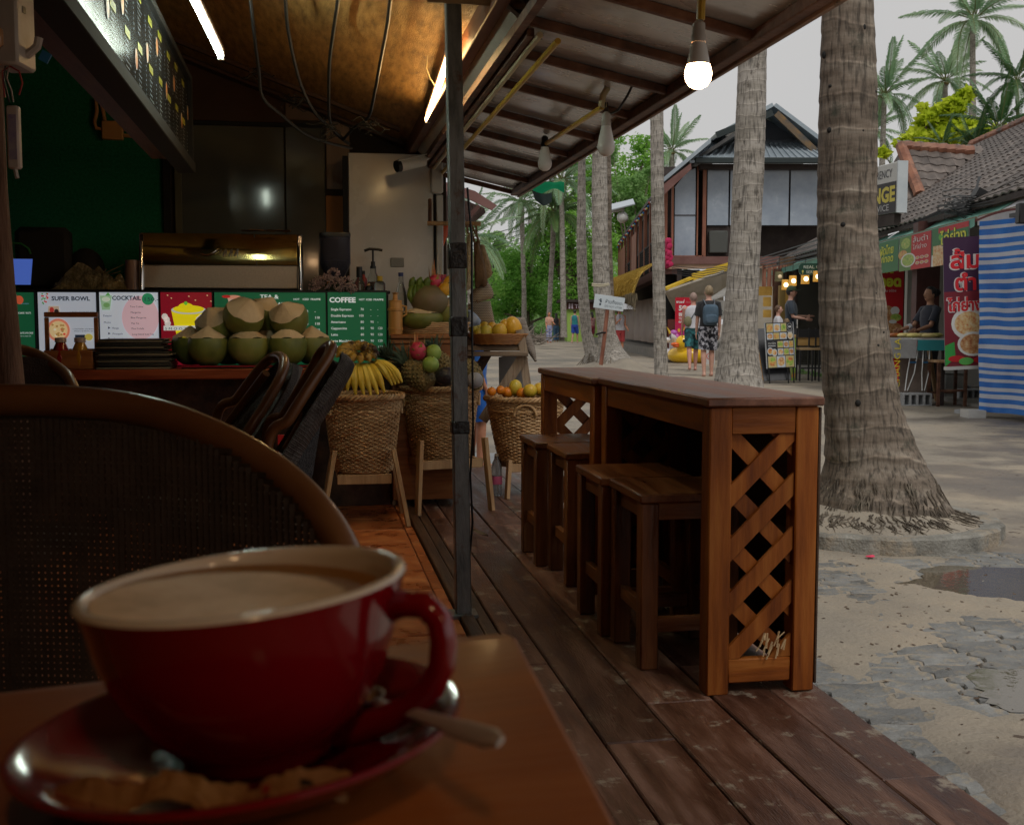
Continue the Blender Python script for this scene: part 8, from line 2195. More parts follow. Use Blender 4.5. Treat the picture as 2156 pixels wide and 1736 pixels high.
# people
def loft(mb,secs,n=20,cap=True):
 """secs: (centre, rx, ry) rings stacked along any path, rings horizontal"""
 vs,fs=[],[]
 for c_,rx,ry in secs:
  for k in range(n):a=2*pi*k/n;vs.append((c_[0]+rx*cos(a),c_[1]+ry*sin(a),c_[2]))
 m=len(secs)
 for i in range(m-1):
  for k in range(n):k2=(k+1)%n;fs.append((i*n+k,i*n+k2,(i+1)*n+k2,(i+1)*n+k))
 if cap:fs.append(tuple(reversed(range(n))));fs.append(tuple((m-1)*n+k for k in range(n)))
 return mb.add(vs,fs)
def remesh(mb,voxel,mat_,name='body'):
 me=bpy.data.meshes.new('tmp');me.from_pydata(mb.v,[],mb.f);o=bpy.data.objects.new('tmp',me);COL.objects.link(o)
 md=o.modifiers.new('r','REMESH');md.mode='VOXEL';md.voxel_size=voxel;md.use_smooth_shade=True
 sm=o.modifiers.new('s','SMOOTH');sm.factor=.5;sm.iterations=3
 dg=bpy.context.evaluated_depsgraph_get();out=bpy.data.meshes.new_from_object(o.evaluated_get(dg));out.name=name
 bpy.data.objects.remove(o);bpy.data.meshes.remove(me);out.materials.clear();out.materials.append(mat_);out.shade_smooth();return out
SKIN={k:mk('skin_'+k,v,rough=.5,bump=.02,spec=.4)for k,v in(('fair',[(.5,.27,.2),(.58,.34,.26)]),('tan',[(.34,.17,.1),(.42,.22,.14)]),('pink',[(.52,.24,.18),(.6,.32,.25)]),('orange',[(.55,.22,.12),(.6,.28,.17)]))}
def cloth(name,cols,sc=6,bump=.35):return mk(name,cols,sc,rough=.8,bump=bump,bs=14,sheen=.2)
def person(label,pos,face,H=1.75,skin='fair',stride=.0,arms=((.08,.15),(-.08,.15)),top=None,sleeves=True,bottom=None,blen=.62,hair=None,hairlen=.0,hat=None,female=False,sit=False,skirt=False,extras=None,lift=0,voxel=.016,raise_=None,look=0.0,toplen=.93,shoulder=1.0):
 T=thing('person',label,'person',pos,face);k=H/1.75;W=(.9 if female else 1.0)*shoulder
 S_=lambda x,y,z:Vector((x*k,y*k,z*k))
 mb=MB()
 hipw=.088
 def leg(sx,sy,lf=0):
  hip=S_(sx*hipw,0,.92);foot=S_(sx*.085,-sy,.075+lf);knee=(hip+foot)/2+S_(0,-.035-abs(sy)*.12,.015)
  mb.tube([hip,hip.lerp(knee,.45),knee,knee.lerp(foot,.3),knee.lerp(foot,.65),foot],[.098*k,.084*k,.056*k,.058*k,.043*k,.034*k],12)
  mb.ell(foot+S_(0,-.05,-.042),(.042*k,.115*k,.032*k));mb.ell(foot+S_(0,.025,-.03),(.034*k,.045*k,.04*k))
  return hip,knee,foot
 hl=leg(-1,stride,0);hr=leg(1,-stride,lift)
 loft(mb,[(S_(0,0,.84),.13*k,.095*k),(S_(0,.01,.93),.168*k*(1.05 if female else 1),.118*k),(S_(0,0,1.02),.15*k,.105*k),(S_(0,-.01,1.13),.138*k*W,.098*k),(S_(0,-.01,1.26),.165*k*W,.112*k),(S_(0,0,1.38),.172*k*W,.105*k),(S_(0,.01,1.45),.12*k*W,.075*k),(S_(0,.01,1.49),.06*k,.055*k)])
 mb.tube([S_(0,.01,1.44),S_(0,-.005,1.58)],[.058*k,.052*k],12)
 hc=S_(0,-.012,1.645)
 mb.ell(hc,(.075*k,.095*k,.115*k));mb.ell(hc+S_(0,-.03,-.05),(.052*k,.06*k,.06*k))
 mb.ell(hc+S_(0,-.1,-.012),(.014*k,.022*k,.026*k))
 for s_ in(-1,1):mb.ell(hc+S_(s_*.077,.01,-.01),(.012*k,.02*k,.032*k))
 AR=[]
 for s_,(sw,bend)in((-1,arms[0]),(1,arms[1])):
  sh=S_(s_*.185*W,.005,1.405);up=Vector((s_*.09,-sin(sw),-cos(sw))).normalized();el=sh+up*.29*k
  fo=Vector((s_*(.02-.25*max(0,bend-.9)),-sin(sw+bend),-cos(sw+bend))).normalized();wr=el+fo*.255*k
  mb.tube([S_(s_*.12*W,.005,1.42),sh,sh.lerp(el,.5),el,el.lerp(wr,.3),wr],[.05*k,.055*k,.045*k,.037*k,.037*k,.025*k],12)
  mb.ell(wr+fo*.045*k,(.02*k,.034*k,.045*k));AR.append((sh,el,wr,fo,s_))
 me=remesh(mb,voxel*k,SKIN[skin])
 body=obj('body',me,T)
 for sh,el,wr,fo,s_ in AR:
  hb_=MB()
  side_=Vector((0,1,0))-fo*fo.y;side_.normalize();pal=wr+fo*.085*k
  for i,(off,ln)in enumerate(((-.024,.062),(-.008,.072),(.008,.068),(.023,.052))):
   a=pal+side_*off*k;b_=a+fo*ln*.55*k+Vector((-s_*.006,0,0))*k;c_=b_+(fo*.8+Vector((-s_*.5,0,0))).normalized()*ln*.5*k
   hb_.tube([a-fo*.02*k,a,b_,c_],[.009*k,.009*k,.0085*k,.006*k],7)
  th=wr+fo*.03*k-side_*.022*k;hb_.tube([th,th+(fo-side_*.7).normalized()*.035*k,th+(fo*1.2-side_*.4).normalized()*.062*k],[.012*k,.01*k,.007*k],7)
  part('hand',hb_,SKIN[skin],T,smooth=80)
 fm=MB()
 for s_ in(-1,1):fm.ell(hc+S_(s_*.03,-.083,.012),(.011*k,.008*k,.006*k),nu=8,nv=5)
 fm.ell(hc+S_(0,-.087,-.055),(.022*k,.008*k,.006*k),nu=8,nv=5)
 part('face_features',fm,flat((.08,.03,.025)),T)
 def fold(secs_pts,name,m_,n=28,amp=.006,cap=False):
  m2=MB();loft(m2,secs_pts,n,cap)
  m2.v=[tuple(Vector(v)+Vector((noise.noise(Vector(v)*9),noise.noise(Vector(v)*9+Vector((3,1,2))),0))*amp)for v in m2.v]
  return part(name,m2,m_,T,smooth=70)
 if top:
  g=.014*k;zlo=toplen
  fold([(S_(0,0,zlo),.168*k+g,.125*k+g),(S_(0,0,1.02),.158*k+g,.115*k+g),(S_(0,-.01,1.13),.148*k*W+g,.108*k+g),(S_(0,-.01,1.26),.172*k*W+g,.12*k+g),(S_(0,0,1.38),.178*k*W+g*.8,.112*k+g*.8),(S_(0,.008,1.445),.13*k*W+g*.6,.08*k+g*.6),(S_(0,.01,1.48),.072*k,.062*k)],'shirt',top)
  if sleeves:
   for sh,el,wr,fo,s_ in AR:part('sleeve',MB().tube([sh+S_(-s_*.07,0,.015),sh+S_(-s_*.01,0,.006),sh.lerp(el,.35),sh.lerp(el,.78)],[.058*k,.068*k,.064*k,.066*k],16,cap=False),top,T,smooth=70)
 if bottom:
  g=.016*k
  if skirt:
   fold([(S_(0,0,blen),.2*k,.16*k),(S_(0,0,.75),.19*k,.15*k),(S_(0,0,.93),.178*k,.13*k),(S_(0,0,1.03),.155*k,.115*k)],'skirt',bottom,amp=.012)
  else:
   fold([(S_(0,0,.82),.172*k,.118*k),(S_(0,.01,.93),.178*k+g*.5,.127*k+g*.5),(S_(0,0,1.03),.155*k+g*.5,.112*k+g*.5)],'waistband',bottom)
   for hip,knee,foot in(hl,hr):
    pts=[hip+S_(0,0,-.0),hip.lerp(knee,.5)];rr=[.112*k,.105*k]
    if blen<.45:pts+=[knee,knee.lerp(foot,.5),knee.lerp(foot,.88)];rr+=[.085*k,.085*k,.1*k]
    else:pts+=[hip.lerp(knee,.95)];rr+=[.102*k]
    m2=MB();m2.tube(pts,rr,18,cap=False);m2.v=[tuple(Vector(v)+Vector((noise.noise(Vector(v)*10),noise.noise(Vector(v)*8),0))*.012)for v in m2.v]
    part('trouser_leg',m2,bottom,T,smooth=70)
 if hair:
  m2=MB();m2.ell(hc+S_(0,.018,.022),(.084*k,.1*k,.106*k),nu=22,nv=14,df=lambda d:1+.05*noise.noise(d*6)if(d.y>-.35 or d.z>.5)else .82)
  if hairlen:m2.tube([hc+S_(0,.07,.02),hc+S_(0,.1,-.1),hc+S_(0,.11,-.12-hairlen)],[.06*k,.075*k,.045*k],12)
  part('hair',m2,hair,T,smooth=70)
 if hat:
  part('cap',MB().lathe([(.1*k,0),(.1*k,.04*k),(.085*k,.085*k),(.03*k,.105*k),(.001,.106*k)],20,at=hc+S_(0,.005,.035)).box(-.07*k,-.19*k,.0,.07*k,-.09*k,.012*k,b=.004,R=Matrix.Rotation(-.1,3,'X'),at=hc+S_(0,-.135,.045)),hat,T,smooth=60)
 if extras:extras(T,S_,k,AR,hc)
 return T
def foot_at(px,py,z=GZ):q=QZ(px,py,z);return(q.x,q.y,z)
H_blond,H_brown,H_dark,H_grey=(mk('hair_'+n_,v,30,(1,1,.3),rough=.6,bump=.3)for n_,v in(('blond',[(.2,.14,.08),(.34,.26,.16)]),('brown',[(.08,.04,.02),(.14,.08,.045)]),('black',[(.012,.01,.01),(.03,.025,.025)]),('grey',[(.28,.19,.16),(.36,.25,.21)])))
def backpack(m_,w_=.3,h_=.42,z=1.2,straps=True):
 def f(T,S_,k,AR,hc):
  part('backpack',MB().ell(S_(0,.2,z),(w_/2*k,.1*k,h_/2*k),nu=24,nv=16,df=lambda d:1/max((abs(d.x)**4+abs(d.y)**4+abs(d.z)**4)**.25,.1)*.92),m_,T,smooth=80)
  part('backpack_pocket',MB().ell(S_(0,.275,z-.08),(w_*.4*k,.05*k,h_*.22*k),nu=20,nv=12,df=lambda d:1/max((abs(d.x)**4+abs(d.y)**4+abs(d.z)**4)**.25,.1)*.92),m_,T,smooth=80)
  part('zip',MB().tube([S_(w_*.36*cos(a),.29-.02*abs(cos(a)),z+.0+.06*sin(a))for a in[pi*i/10 for i in range(11)]],.005*k,6),flat((.05,.06,.08)),T)
  for s_ in(-1,1):part('strap',MB().tube([S_(s_*.07,.17,z+.17),S_(s_*.095,.11,1.44),S_(s_*.1,.02,1.49),S_(s_*.11,-.1,1.42),S_(s_*.13,-.14,1.25)],.022*k,8,sq=.4),mk('strap_grey',(.12,.14,.17),rough=.8),T)
 return f
M_pack=mk('denim_pack',[(.05,.09,.13),(.085,.13,.18)],8,rough=.85,bump=.2)
blk_shirt,wht_shirt=cloth('black_tee',[(.012,.012,.014),(.022,.022,.025)]),cloth('white_vest',[(.5,.5,.54),(.62,.62,.66)])
floral=mk('floral_shorts',[(.012,.012,.02),(.03,.03,.04),(.5,.5,.56)],15,rough=.8,bump=.2,pos=[.3,.5,.56])
teal=mk('teal_shorts',[(.01,.045,.05),(.015,.07,.08),(.04,.22,.24)],11,rough=.8,bump=.2,pos=[.3,.5,.62])
q=foot_at(1490,793)
person('man walking away in black T-shirt, floral shorts and blue backpack, hair blond',q,pi+.03,1.83,'fair',.07,((-.05,.22),(.12,.1)),blk_shirt,True,floral,.62,H_blond,extras=backpack(M_pack,.32,.44),voxel=.014)
q=foot_at(1458,781)
def sling(T,S_,k,AR,hc):
 part('strap',MB().tube([S_(-.1,.1,1.43),S_(-.02,.125,1.3),S_(.12,.12,1.08)],.02*k,8,sq=.4),mk('strap_slate',(.12,.14,.16),rough=.8),T)
 part('sling_bag',MB().ell(S_(.13,.12,1.12),(.09*k,.06*k,.12*k)),mk('khaki_bag',(.2,.18,.1),rough=.8),T)
person('balding man walking away in white vest and dark teal shorts',q,pi-.05,1.76,'pink',.22,((-.1,.15),(.25,.2)),wht_shirt,False,teal,.62,H_grey,lift=.03,extras=sling,voxel=.014,shoulder=1.05)
def umb(T,S_,k,AR,hc):
 c_=S_(-.05,-.12,1.62);n=8;mb=MB();R_=.55
 vs=[c_+Vector((0,0,.22))]
 for j in(1,2,3):
  for i in range(n*3):a=2*pi*i/(n*3);sc=1-.05*(1 if i%3 else 0)*(j==3);r=R_*j/3;vs.append(c_+Vector((cos(a)*r*sc,sin(a)*r*sc,.22-.2*(j/3)**2)))
 m_=n*3;fs=[(0,1+i,1+(i+1)%m_)for i in range(m_)]+[(1+j*m_+i,1+(j+1)*m_+i,1+(j+1)*m_+(i+1)%m_,1+j*m_+(i+1)%m_)for j in range(2)for i in range(m_)]
 part('umbrella',mb.add(vs,fs),mk('umbrella_white',[(.6,.62,.68),(.7,.72,.76)],2,rough=.5,trl=.3),T,smooth=70)
 part('umbrella_shaft',MB().tube([c_+Vector((0,0,.22)),S_(-.06,-.2,1.12)],.008,6),M_black,T)
q=foot_at(1304,752);person('woman in white top and red shorts under a white umbrella',q,.25,1.62,'orange',.03,((.35,1.7),(.1,.9)),wht_shirt,False,cloth('red_shorts',[(.32,.03,.035),(.42,.05,.05)]),.6,H_brown,.15,female=True,extras=umb)
q=foot_at(1156,722);person('woman in orange top and blue-white patterned trousers',q,.3,1.66,'orange',.02,((.1,.3),(.5,.8)),cloth('orange_top',[(.6,.22,.1),(.5,.4,.35)],20),True,mk('batik_trousers',[(.5,.5,.6),(.16,.2,.45)],9,rough=.8,pos=[.4,.6]),.1,H_brown,.05,female=True,skirt=False,toplen=1.08)
q=foot_at(1171,720);person('woman with long dark hair in black top and dark blue trousers',q,pi,1.62,'tan',.02,((.2,.5),(.1,.3)),blk_shirt,False,mk('dark_batik',[(.02,.05,.1),(.05,.12,.2)],9,rough=.8),.1,H_dark,.32,female=True,toplen=1.0)
q=foot_at(1193,716);person('child-sized figure in grey shirt and dark shorts',q,.2,1.6,'tan',.08,((.1,.2),(.1,.2)),cloth('grey_shirt',[(.35,.36,.4),(.45,.46,.5)]),True,blk_shirt,.62,H_brown)
q=foot_at(1210,722);person('man in teal tank top and bright blue shorts',q,pi-.5,1.78,'fair',.16,((.1,.2),(-.1,.25)),cloth('teal_tank',[(.01,.16,.18),(.02,.24,.26)]),False,cloth('blue_shorts',[(.01,.04,.3),(.02,.07,.42)]),.62,H_dark)
q=foot_at(1246,722);person('woman with maroon bag half hidden between the palm trunks',q,pi+.3,1.66,'tan',.05,((.1,.2),(.1,.2)),cloth('maroon_top',[(.2,.04,.05),(.4,.25,.22)],14),False,cloth('maroon_shorts',[(.2,.015,.03),(.28,.03,.05)]),.6,H_dark,.1,female=True)
b0=B(RL(1664,700,23.4)[0],23.4,.1);person('man in green baseball cap and dark T-shirt inside the lantern cafe',b0,radians(75),1.66,'fair',.0,((.2,1.2),(.3,1.3)),cloth('navy_tee',[(.02,.03,.045),(.035,.05,.07)]),True,blk_shirt,.1,H_dark,hat=mk('cap_green',(.04,.07,.04),rough=.8))
b0=B(RL(1638,700,22.9)[0],22.9,.1);person('boy in white shirt with brown hair standing behind the menu board',b0,radians(80),1.28,'fair',.0,((.1,.3),(.1,.3)),wht_shirt,True,blk_shirt,.1,H_brown)
b0=B(RL(1656,700,22.6)[0],22.6,.0);person('small child with light brown hair behind the menu board',b0,radians(170),1.12,'fair',.0,((.1,.3),(.1,.3)),blk_shirt,True,blk_shirt,.1,mk('hair_light',[(.16,.1,.05),(.24,.16,.09)],30,rough=.6),.1)
def bun(T,S_,k,AR,hc):
 part('hair_bun',MB().ell(hc+S_(0,.13,.03),(.05*k,.06*k,.06*k)),H_dark,T);part('cuff',MB().tube([AR[0][1].lerp(AR[0][2],.25),AR[0][1].lerp(AR[0][2],.45)],.05*k,10),wht_shirt,T)
 part('apron',MB().box(-.16*k,-.17*k,.78*k,.16*k,-.14*k,1.0*k,b=.01),mk('red_apron',(.3,.02,.02),rough=.8),T)
b0=B(RL(1957,700,16.75)[0],16.75,GZ);person('woman cooking at the grill in dark shirt with black hair tied in a bun',b0,radians(-72),1.6,'tan',.0,((.55,.75),(.5,.8)),cloth('navy_shirt',[(.016,.018,.03),(.03,.034,.05)]),True,blk_shirt,.1,H_dark,extras=bun,female=True,voxel=.013)
b0=QZ(1008,1000,GZ);b0=Vector((P(999,700,8.6).x,8.6,GZ));person('child in bright blue shorts behind the fruit trestle, mostly hidden by bags',b0,pi*.6,1.2,'orange',.03,((-.1,.5),(.2,.2)),cloth('cyan_shirt',[(.02,.1,.4),(.03,.16,.5)]),True,cloth('bright_blue',[(.01,.1,.5),(.02,.16,.6)]),.52,H_dark)
# fruit trestle and the things hanging above it
M_tg={a:mk('trestle_'+a,[(.14,.1,.07),(.26,.19,.13),(.36,.28,.2)],4,st,rough=.75,bump=.25,rnd=.15)for a,st in(('x',WX),('z',WZ))}
Yr=7.25
b0=P(1060,975,Yr);b0.z=0
T=thing('fruit_trestle','weathered wooden trestle shelf carrying the mango tray behind the steel post','trestle',b0)
def tp(px,py,Y=Yr):return P(px,py,Y)-b0
part('shelf_board',MB().box(tp(985,735).x,-.05,tp(1,738).z,tp(1108,735).x,.0,tp(1,727).z,b=.004),M_tg['x'],T)
part('shelf_board',MB().box(tp(985,735).x,.01,tp(1,738).z,tp(1108,735).x,.32,tp(1,727).z+.005,b=.004),M_tg['x'],T)
part('front_rail',MB().box(tp(985,735).x,-.09,tp(1,749).z,tp(1112,735).x,-.055,tp(1,739).z,b=.003),M_tg['x'],T)
part('leg',MB().bar(tp(1094,694,Yr-.05),tp(1104,745,Yr-.05),.05,.035,up=(0,1,0)),M_tg['z'],T)
part('leg',MB().bar(tp(1100,740,Yr),tp(1132,965,Yr),.05,.035,up=(0,1,0)),M_tg['z'],T)
part('brace',MB().bar(tp(1103,748,Yr-.03),tp(1016,885,Yr-.03),.065,.025,up=(0,1,0)),M_tg['z'],T)
part('brace',MB().bar(tp(1030,738,Yr+.1),tp(1000,790,Yr+.1),.06,.025,up=(0,1,0)),M_dwood,T)
part('leg',MB().bar(tp(989,700,Yr),tp(990,960,Yr),.06,.04,up=(0,1,0)),M_dwood,T)
part('grey_board',MB().add([tp(1050,752,Yr+.35),tp(1106,740,Yr+.35),tp(1128,880,Yr+.35),tp(1132,955,Yr+.35),tp(1052,955,Yr+.35)],[(0,1,2,3,4)]).prism([tp(1050,752,Yr+.35),tp(1106,740,Yr+.35),tp(1128,880,Yr+.35),tp(1132,955,Yr+.35),tp(1052,955,Yr+.35)],(0,.001,0),(0,.02,0)),mk('grey_ply',[(.2,.19,.185),(.27,.26,.25)],2,rough=.8),T,smooth=0)
o=part('driftwood',MB().tube([P(1075,690,7.5)-P(1080,700,7.5),P(1085,684,7.5)-P(1080,700,7.5),P(1097,678,7.5)-P(1080,700,7.5),P(1104,700,7.5)-P(1080,700,7.5),P(1118,735,7.45)-P(1080,700,7.5),P(1128,760,7.4)-P(1080,700,7.5)],[.05,.06,.04,.035,.03,.008],9),mk('driftwood_grey',[(.14,.11,.09),(.28,.24,.2)],7,(1,1,4),rough=.9,bump=.6),loc=P(1080,700,7.5));tag(o,'grey driftwood branch propped behind the mango tray','driftwood')
c_=P(1048,722,Yr-.02);T=thing('mango_tray','orange-brown wicker tray on the trestle','tray',c_)
mb=MB()
for j in range(8):mb.tube([((.145+.006*j+.003*(j%2))*cos(2*pi*k/56),(.085+.005*j)*sin(2*pi*k/56),-.004+.0085*j+.0018*sin(k*2.1))for k in range(56)],.0052,5,closed=True)
part('weave',mb,mk('orange_wicker',[(.26,.1,.025),(.42,.19,.06)],10,rough=.45,bump=.2),T,smooth=60,kind='stuff')
part('base',MB().ell((0,0,.0),(.145,.085,.006)),mk('orange_wicker2',(.26,.11,.03),rough=.6),T)
for i,(x,y,r,s_,lab)in enumerate(((1080,690,19,1.35,'large golden mango standing at the right end of the tray'),(1052,697,16,1.1,'green-yellow mango next to the large golden one'),(1023,700,15,1.15,'greenish mango at the front left of the tray'),(1064,686,13,1.2,'orange mango behind, beside the large golden one'),(1036,689,12,1.0,'orange mango behind the middle of the tray'),(1007,702,13,1.0,'green mango nearest the steel post'),(1005,690,12,1,'yellow mango at the back left'),(1020,686,10,1,'small green mango at the back of the tray'),(996,692,10,1,'small yellow mango touching the steel post'))):
 fruit(x,y,Yr-.03+(.05 if y<692 else-.03),r*Yr/F,M_mangy if i in(0,3,4)else M_mango,lab,'mango',(1,.95,s_),rot=(0,.25*(i%3-1),.3*i),group='mangoes on the trestle tray')
Yg=7.0
M_str=mk('straw_hat',[(.34,.26,.16),(.5,.41,.28)],30,rough=.9,bump=.6,bs=90)
M_brn=mk('brown_suede',[(.1,.055,.025),(.17,.1,.05)],14,rough=.9,bump=.4)
M_wv=mk('zigzag_weave',[(.12,.06,.035),(.5,.42,.3)],1,rough=.8,bump=0)
t=M_wv.node_tree;N,K=t.nodes,t.links
wv=N.new('ShaderNodeTexWave');wv.wave_type='BANDS';wv.bands_direction='Z';wv.inputs['Scale'].default_value=30;wv.inputs['Distortion'].default_value=0
tcn=[q for q in N if q.type=='TEX_COORD'][0];sx=N.new('ShaderNodeSeparateXYZ');K.new(tcn.outputs['Object'],sx.inputs[0])
pp=N.new('ShaderNodeMath');pp.operation='PINGPONG';pp.inputs[1].default_value=.006;K.new(sx.outputs['X'],pp.inputs[0]);ad=N.new('ShaderNodeMath');ad.operation='ADD';K.new(sx.outputs['Z'],ad.inputs[0]);K.new(pp.outputs[0],ad.inputs[1])
cb=N.new('ShaderNodeCombineXYZ');K.new(ad.outputs[0],cb.inputs[2]);K.new(cb.outputs[0],wv.inputs['Vector'])
rampn=[q for q in N if q.type=='VALTORGB'][0];rampn.color_ramp.elements[0].position=.35;rampn.color_ramp.elements[1].position=.6;K.new(wv.outputs['Fac'],rampn.inputs['Fac'])
def hanging(name,label,cat,outline,Y,depth,m_,strap=None,strap_m=None):
 xs_=[p[0]for p in outline];ys_=[p[1]for p in outline];c0=P(sum(xs_)/len(xs_),sum(ys_)/len(ys_),Y)
 T=thing(name,label,cat,c0,0,'bags and hats hanging at the souvenir stall')
 ring=[P(x,y,Y)-c0 for x,y in outline];n=len(ring);mb=MB();vs=[]
 lay=((.0,.0),(.55,.82),(.85,.97),(1,1),(.85,.97),(.55,.82),(0,0))
 for i,(s_,f_)in enumerate(lay):
  yy=depth*(-.5+i/(len(lay)-1))
  sc=max(.02,s_ if s_ else .0)
  for p in ring:q_=p*(sc**.35 if sc>.03 else .6);vs.append((q_.x,yy,q_.z+.004*noise.noise(Vector((q_.x*30,yy*20,q_.z*30)))))
 fs=[tuple(range(n)),tuple(reversed([6*n+i for i in range(n)]))]
 for i in range(6):
  for k_ in range(n):k2=(k_+1)%n;fs.append((i*n+k_,(i+1)*n+k_,(i+1)*n+k2,i*n+k2))
 part('bag_body' if cat=='bag' else 'hat_body',mb.add(vs,fs),m_,T,smooth=55)
 if strap:part('strap',MB().tube([P(x,y,Y-.02)-c0 for x,y in strap],.009,7,sq=.5),strap_m or M_brn,T)
 return T
hanging('straw_hat','pale frayed straw hat hanging edge-on by the steel post','hat',[(982,500),(989,490),(994,502),(996,530),(998,560),(995,590),(990,608),(982,613)],Yg,.09,M_str,[(986,492),(984,480),(983,472)])
hanging('suede_bag','dark brown fringed suede bag hanging beside the straw hat','bag',[(997,512),(1006,505),(1014,530),(1022,560),(1027,592),(1024,602),(1018,606),(1012,601),(1005,608),(1000,603),(998,560)],Yg+.06,.07,M_brn,[(1000,512),(994,492),(989,472),(991,472),(1002,492),(1010,512)],M_brn)
hanging('wicker_hat_bag','tan wicker bag with pale trim, highest of the hanging bags','bag',[(1006,521),(1013,514),(1020,516),(1026,535),(1034,558),(1037,577),(1030,586),(1021,590),(1014,560)],Yg+.15,.08,mk('tan_wicker',[(.25,.16,.08),(.38,.26,.14)],30,rough=.8,bump=.5),[(1010,518),(1004,495),(1002,474)])
hanging('zigzag_bag','small zigzag woven bag with brown strap, above the square one','bag',[(988,622),(1000,606),(1016,597),(1027,593),(1036,606),(1040,620),(1034,628),(1006,637),(990,638)],Yg+.12,.07,M_wv,[(990,600),(998,618),(1007,638)])
hanging('zigzag_bag','large square zigzag woven bag hanging lowest','bag',[(985,640),(1032,632),(1037,655),(1043,684),(1010,686),(984,686)],Yg+.3,.05,M_wv)
hanging('denim_bag','blue and white printed bag between the post and the square bag','bag',[(984,652),(992,653),(1004,662),(1013,674),(1010,684),(984,690)],Yg+.1,.06,mk('denim_print',[(.03,.05,.09),(.3,.38,.5),(.45,.5,.58)],16,rough=.8))
hanging('orange_poster_bag','bright orange plastic bag with black print left of the steel post','bag',[(919,474),(930,472),(944,472),(942,495),(934,518),(926,535),(919,528)],Yg+.6,.03,mk('orange_bag',[(.02,.01,.01),(.6,.07,.01),(.65,.09,.015)],7,rough=.3,pos=[.28,.36,.7]))
hanging('white_shirt','pale shirt and scarf hanging left of the steel post','clothes',[(921,580),(926,520),(940,492),(948,560),(944,600),(928,606)],Yg+.8,.06,mk('cream_shirt',[(.24,.2,.16),(.42,.38,.32)],8,rough=.9,bump=.3))
o=part('flag_label',MB().box(-.03,0,-.04,.03,.01,.04),mk('flag_print',[(.02,.06,.3),(.5,.03,.04),(.5,.5,.5)],12,rough=.5,bump=0,pos=[.4,.5,.56]),loc=P(929,592,Yg-.2));tag(o,'small blue, white and red label at the partition edge','label')
b0=P(960,430,9.0)
T=thing('souvenir_hut','edge of a neighbouring hut roof with pinkish fascia board and worn thatch','hut',Vector((b0.x,9.0,0)))
b0=Vector(T.location)
def fz(name,pts,Y,m_,d=.05,lab=None):
 mb=MB();mb.prism([P(x,y,Y)-b0 for x,y in pts],(0,0,0),(0,d,0));fixn(mb);part(name,mb,m_,T,lab,smooth=0)
fz('fascia_board',[(900,372),(1000,402),(1046,432),(1035,442),(985,418),(890,384)],8.6,mk('pink_fascia',[(.3,.15,.13),(.38,.2,.18)],3,rough=.6))
fz('roof_edge',[(890,400),(986,424),(1020,438),(1000,455),(988,470),(890,470)],9.2,mk('old_thatch',[(.05,.03,.025),(.12,.075,.06)],20,(1,1,.3),rough=.95,bump=.8),.4)
fz('rafter',[(984,452),(1006,430),(1012,434),(988,462)],8.9,M_hbrown)
fz('gable_wall',[(905,384),(960,384),(960,470),(905,560)],9.8,mk('maroon_wall',(.14,.07,.07),rough=.8))
part('hut_post',MB().box(-.04,.2,0,.04,.3,2.2),M_hwood,T)
T=thing('clothes_rail','horizontal rail the hats and bags hang from','rail',P(960,472,7.1))
b0=Vector(T.location)
part('rail',MB().tube([P(900,470,7.1)-b0,P(1012,471,7.1)-b0],.014,8),M_pine,T);part('bracket',MB().tube([P(905,470,7.1)-b0,P(905,420,7.2)-b0],.012,6),M_rust,T)
for px,py,r,lab in((1060,888,.03,'clear plastic water bottle standing behind the baskets'),):
 b0=QZ(1060,960,0.0);b0=Vector((P(1058,940,7.2).x,7.2,0))
b0=Vector((P(1046,920,6.9).x,6.9,0));
T=thing('water_bottle','clear plastic water bottle with pink label standing by the basket stand','bottle',b0)
part('body',MB().lathe([(.001,0),(.032,0),(.033,.15),(.028,.2),(.012,.23),(.012,.24)],16),mk('pet',(.5,.52,.55),rough=.1,trans=.7,bump=0),T);part('cap',MB().lathe([(.013,.24),(.013,.256),(.001,.257)],12),flat((.7,.7,.7)),T);part('label',MB().lathe([(.0335,.07),(.0335,.12)],16),flat((.5,.1,.2)),T)
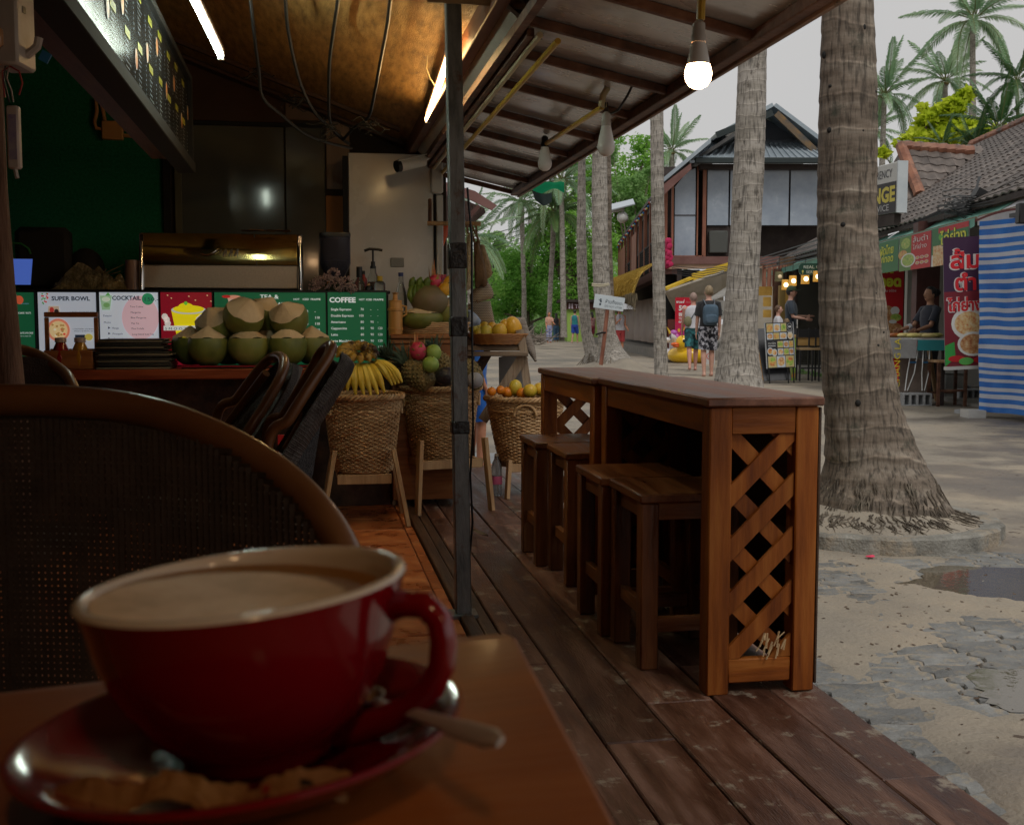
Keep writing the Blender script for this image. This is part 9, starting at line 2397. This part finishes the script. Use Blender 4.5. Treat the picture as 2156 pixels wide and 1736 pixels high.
def leaf(px,py,z,ln,ang,col,label):
 p=QZ(px,py,z);mb=MB();mb.grid(lambda u,v:(ln*(u-.5),.22*ln*sin(pi*u)*(v-.5)*2*.5,.012+.2*ln*(v-.5)**2+.12*ln*(u-.5)**2),8,4)
 tag(part('dry_leaf',mb,mk('dry_leaf',col,rough=.8),loc=p,rot=(.1,.1,ang),smooth=60),label,'leaf','dry leaves on the deck and sand')
leaf(1010,1128,.004,.14,-.9,(.2,.16,.12),'long grey-brown dry leaf lying by the steel post')
leaf(1048,985,.004,.1,.4,(.16,.08,.04),'brown dry leaf at the far end of the deck')
leaf(1050,884,.0,.12,.2,(.2,.12,.06),'brown leaf on the ground beyond the deck')
p=QZ(1832,1172,-.04);tag(part('petal',MB().ell((0,0,.003),(.022,.016,.004)).ell((.012,.01,.004),(.012,.012,.004)),mk('pink_petal',(.7,.05,.12),rough=.7),loc=p),'small pink petal on the sand below the kerb','petal')
p=QZ(2140,985,-.04)
random.seed(99);mb=MB()
for k in range(900):
 y=random.uniform(2.6,9);c_=random.uniform(1.5,3.6);q_=L(c_,y);
 if(q_-rc).length<.72:continue
 z=max(sandh(q_.x,q_.y),-.05)if q_.x<4.4 else GZ
 s_=random.uniform(.002,.007);a=random.uniform(0,pi);d=Vector((cos(a),sin(a),0))*s_*random.uniform(1,2.4)
 mb.add([q_+Vector((0,0,z+.002))-d,q_+Vector((0,0,z+.0025))+Vector((-d.y,d.x,0))*.5,q_+Vector((0,0,z+.004))+d,q_+Vector((0,0,z+.0025))-Vector((-d.y,d.x,0))*.5],[(0,1,2,3)])
tag(part('leaf_litter',mb,mk('litter',[(.05,.03,.02),(.14,.09,.05)],40,rough=.9)),kind='stuff')
for i,ci in enumerate(range(3)):
 mb=MB()
tag(part('drain_slab',MB().box(.5,8.32,-.09,1.6,11.5,-.045),mk('slab_grey',[(.22,.23,.24),(.36,.37,.37)],3,(1,14,1),rough=.6,bump=.3),loc=(0,0,0),rot=(0,0,RZ)),kind='structure')
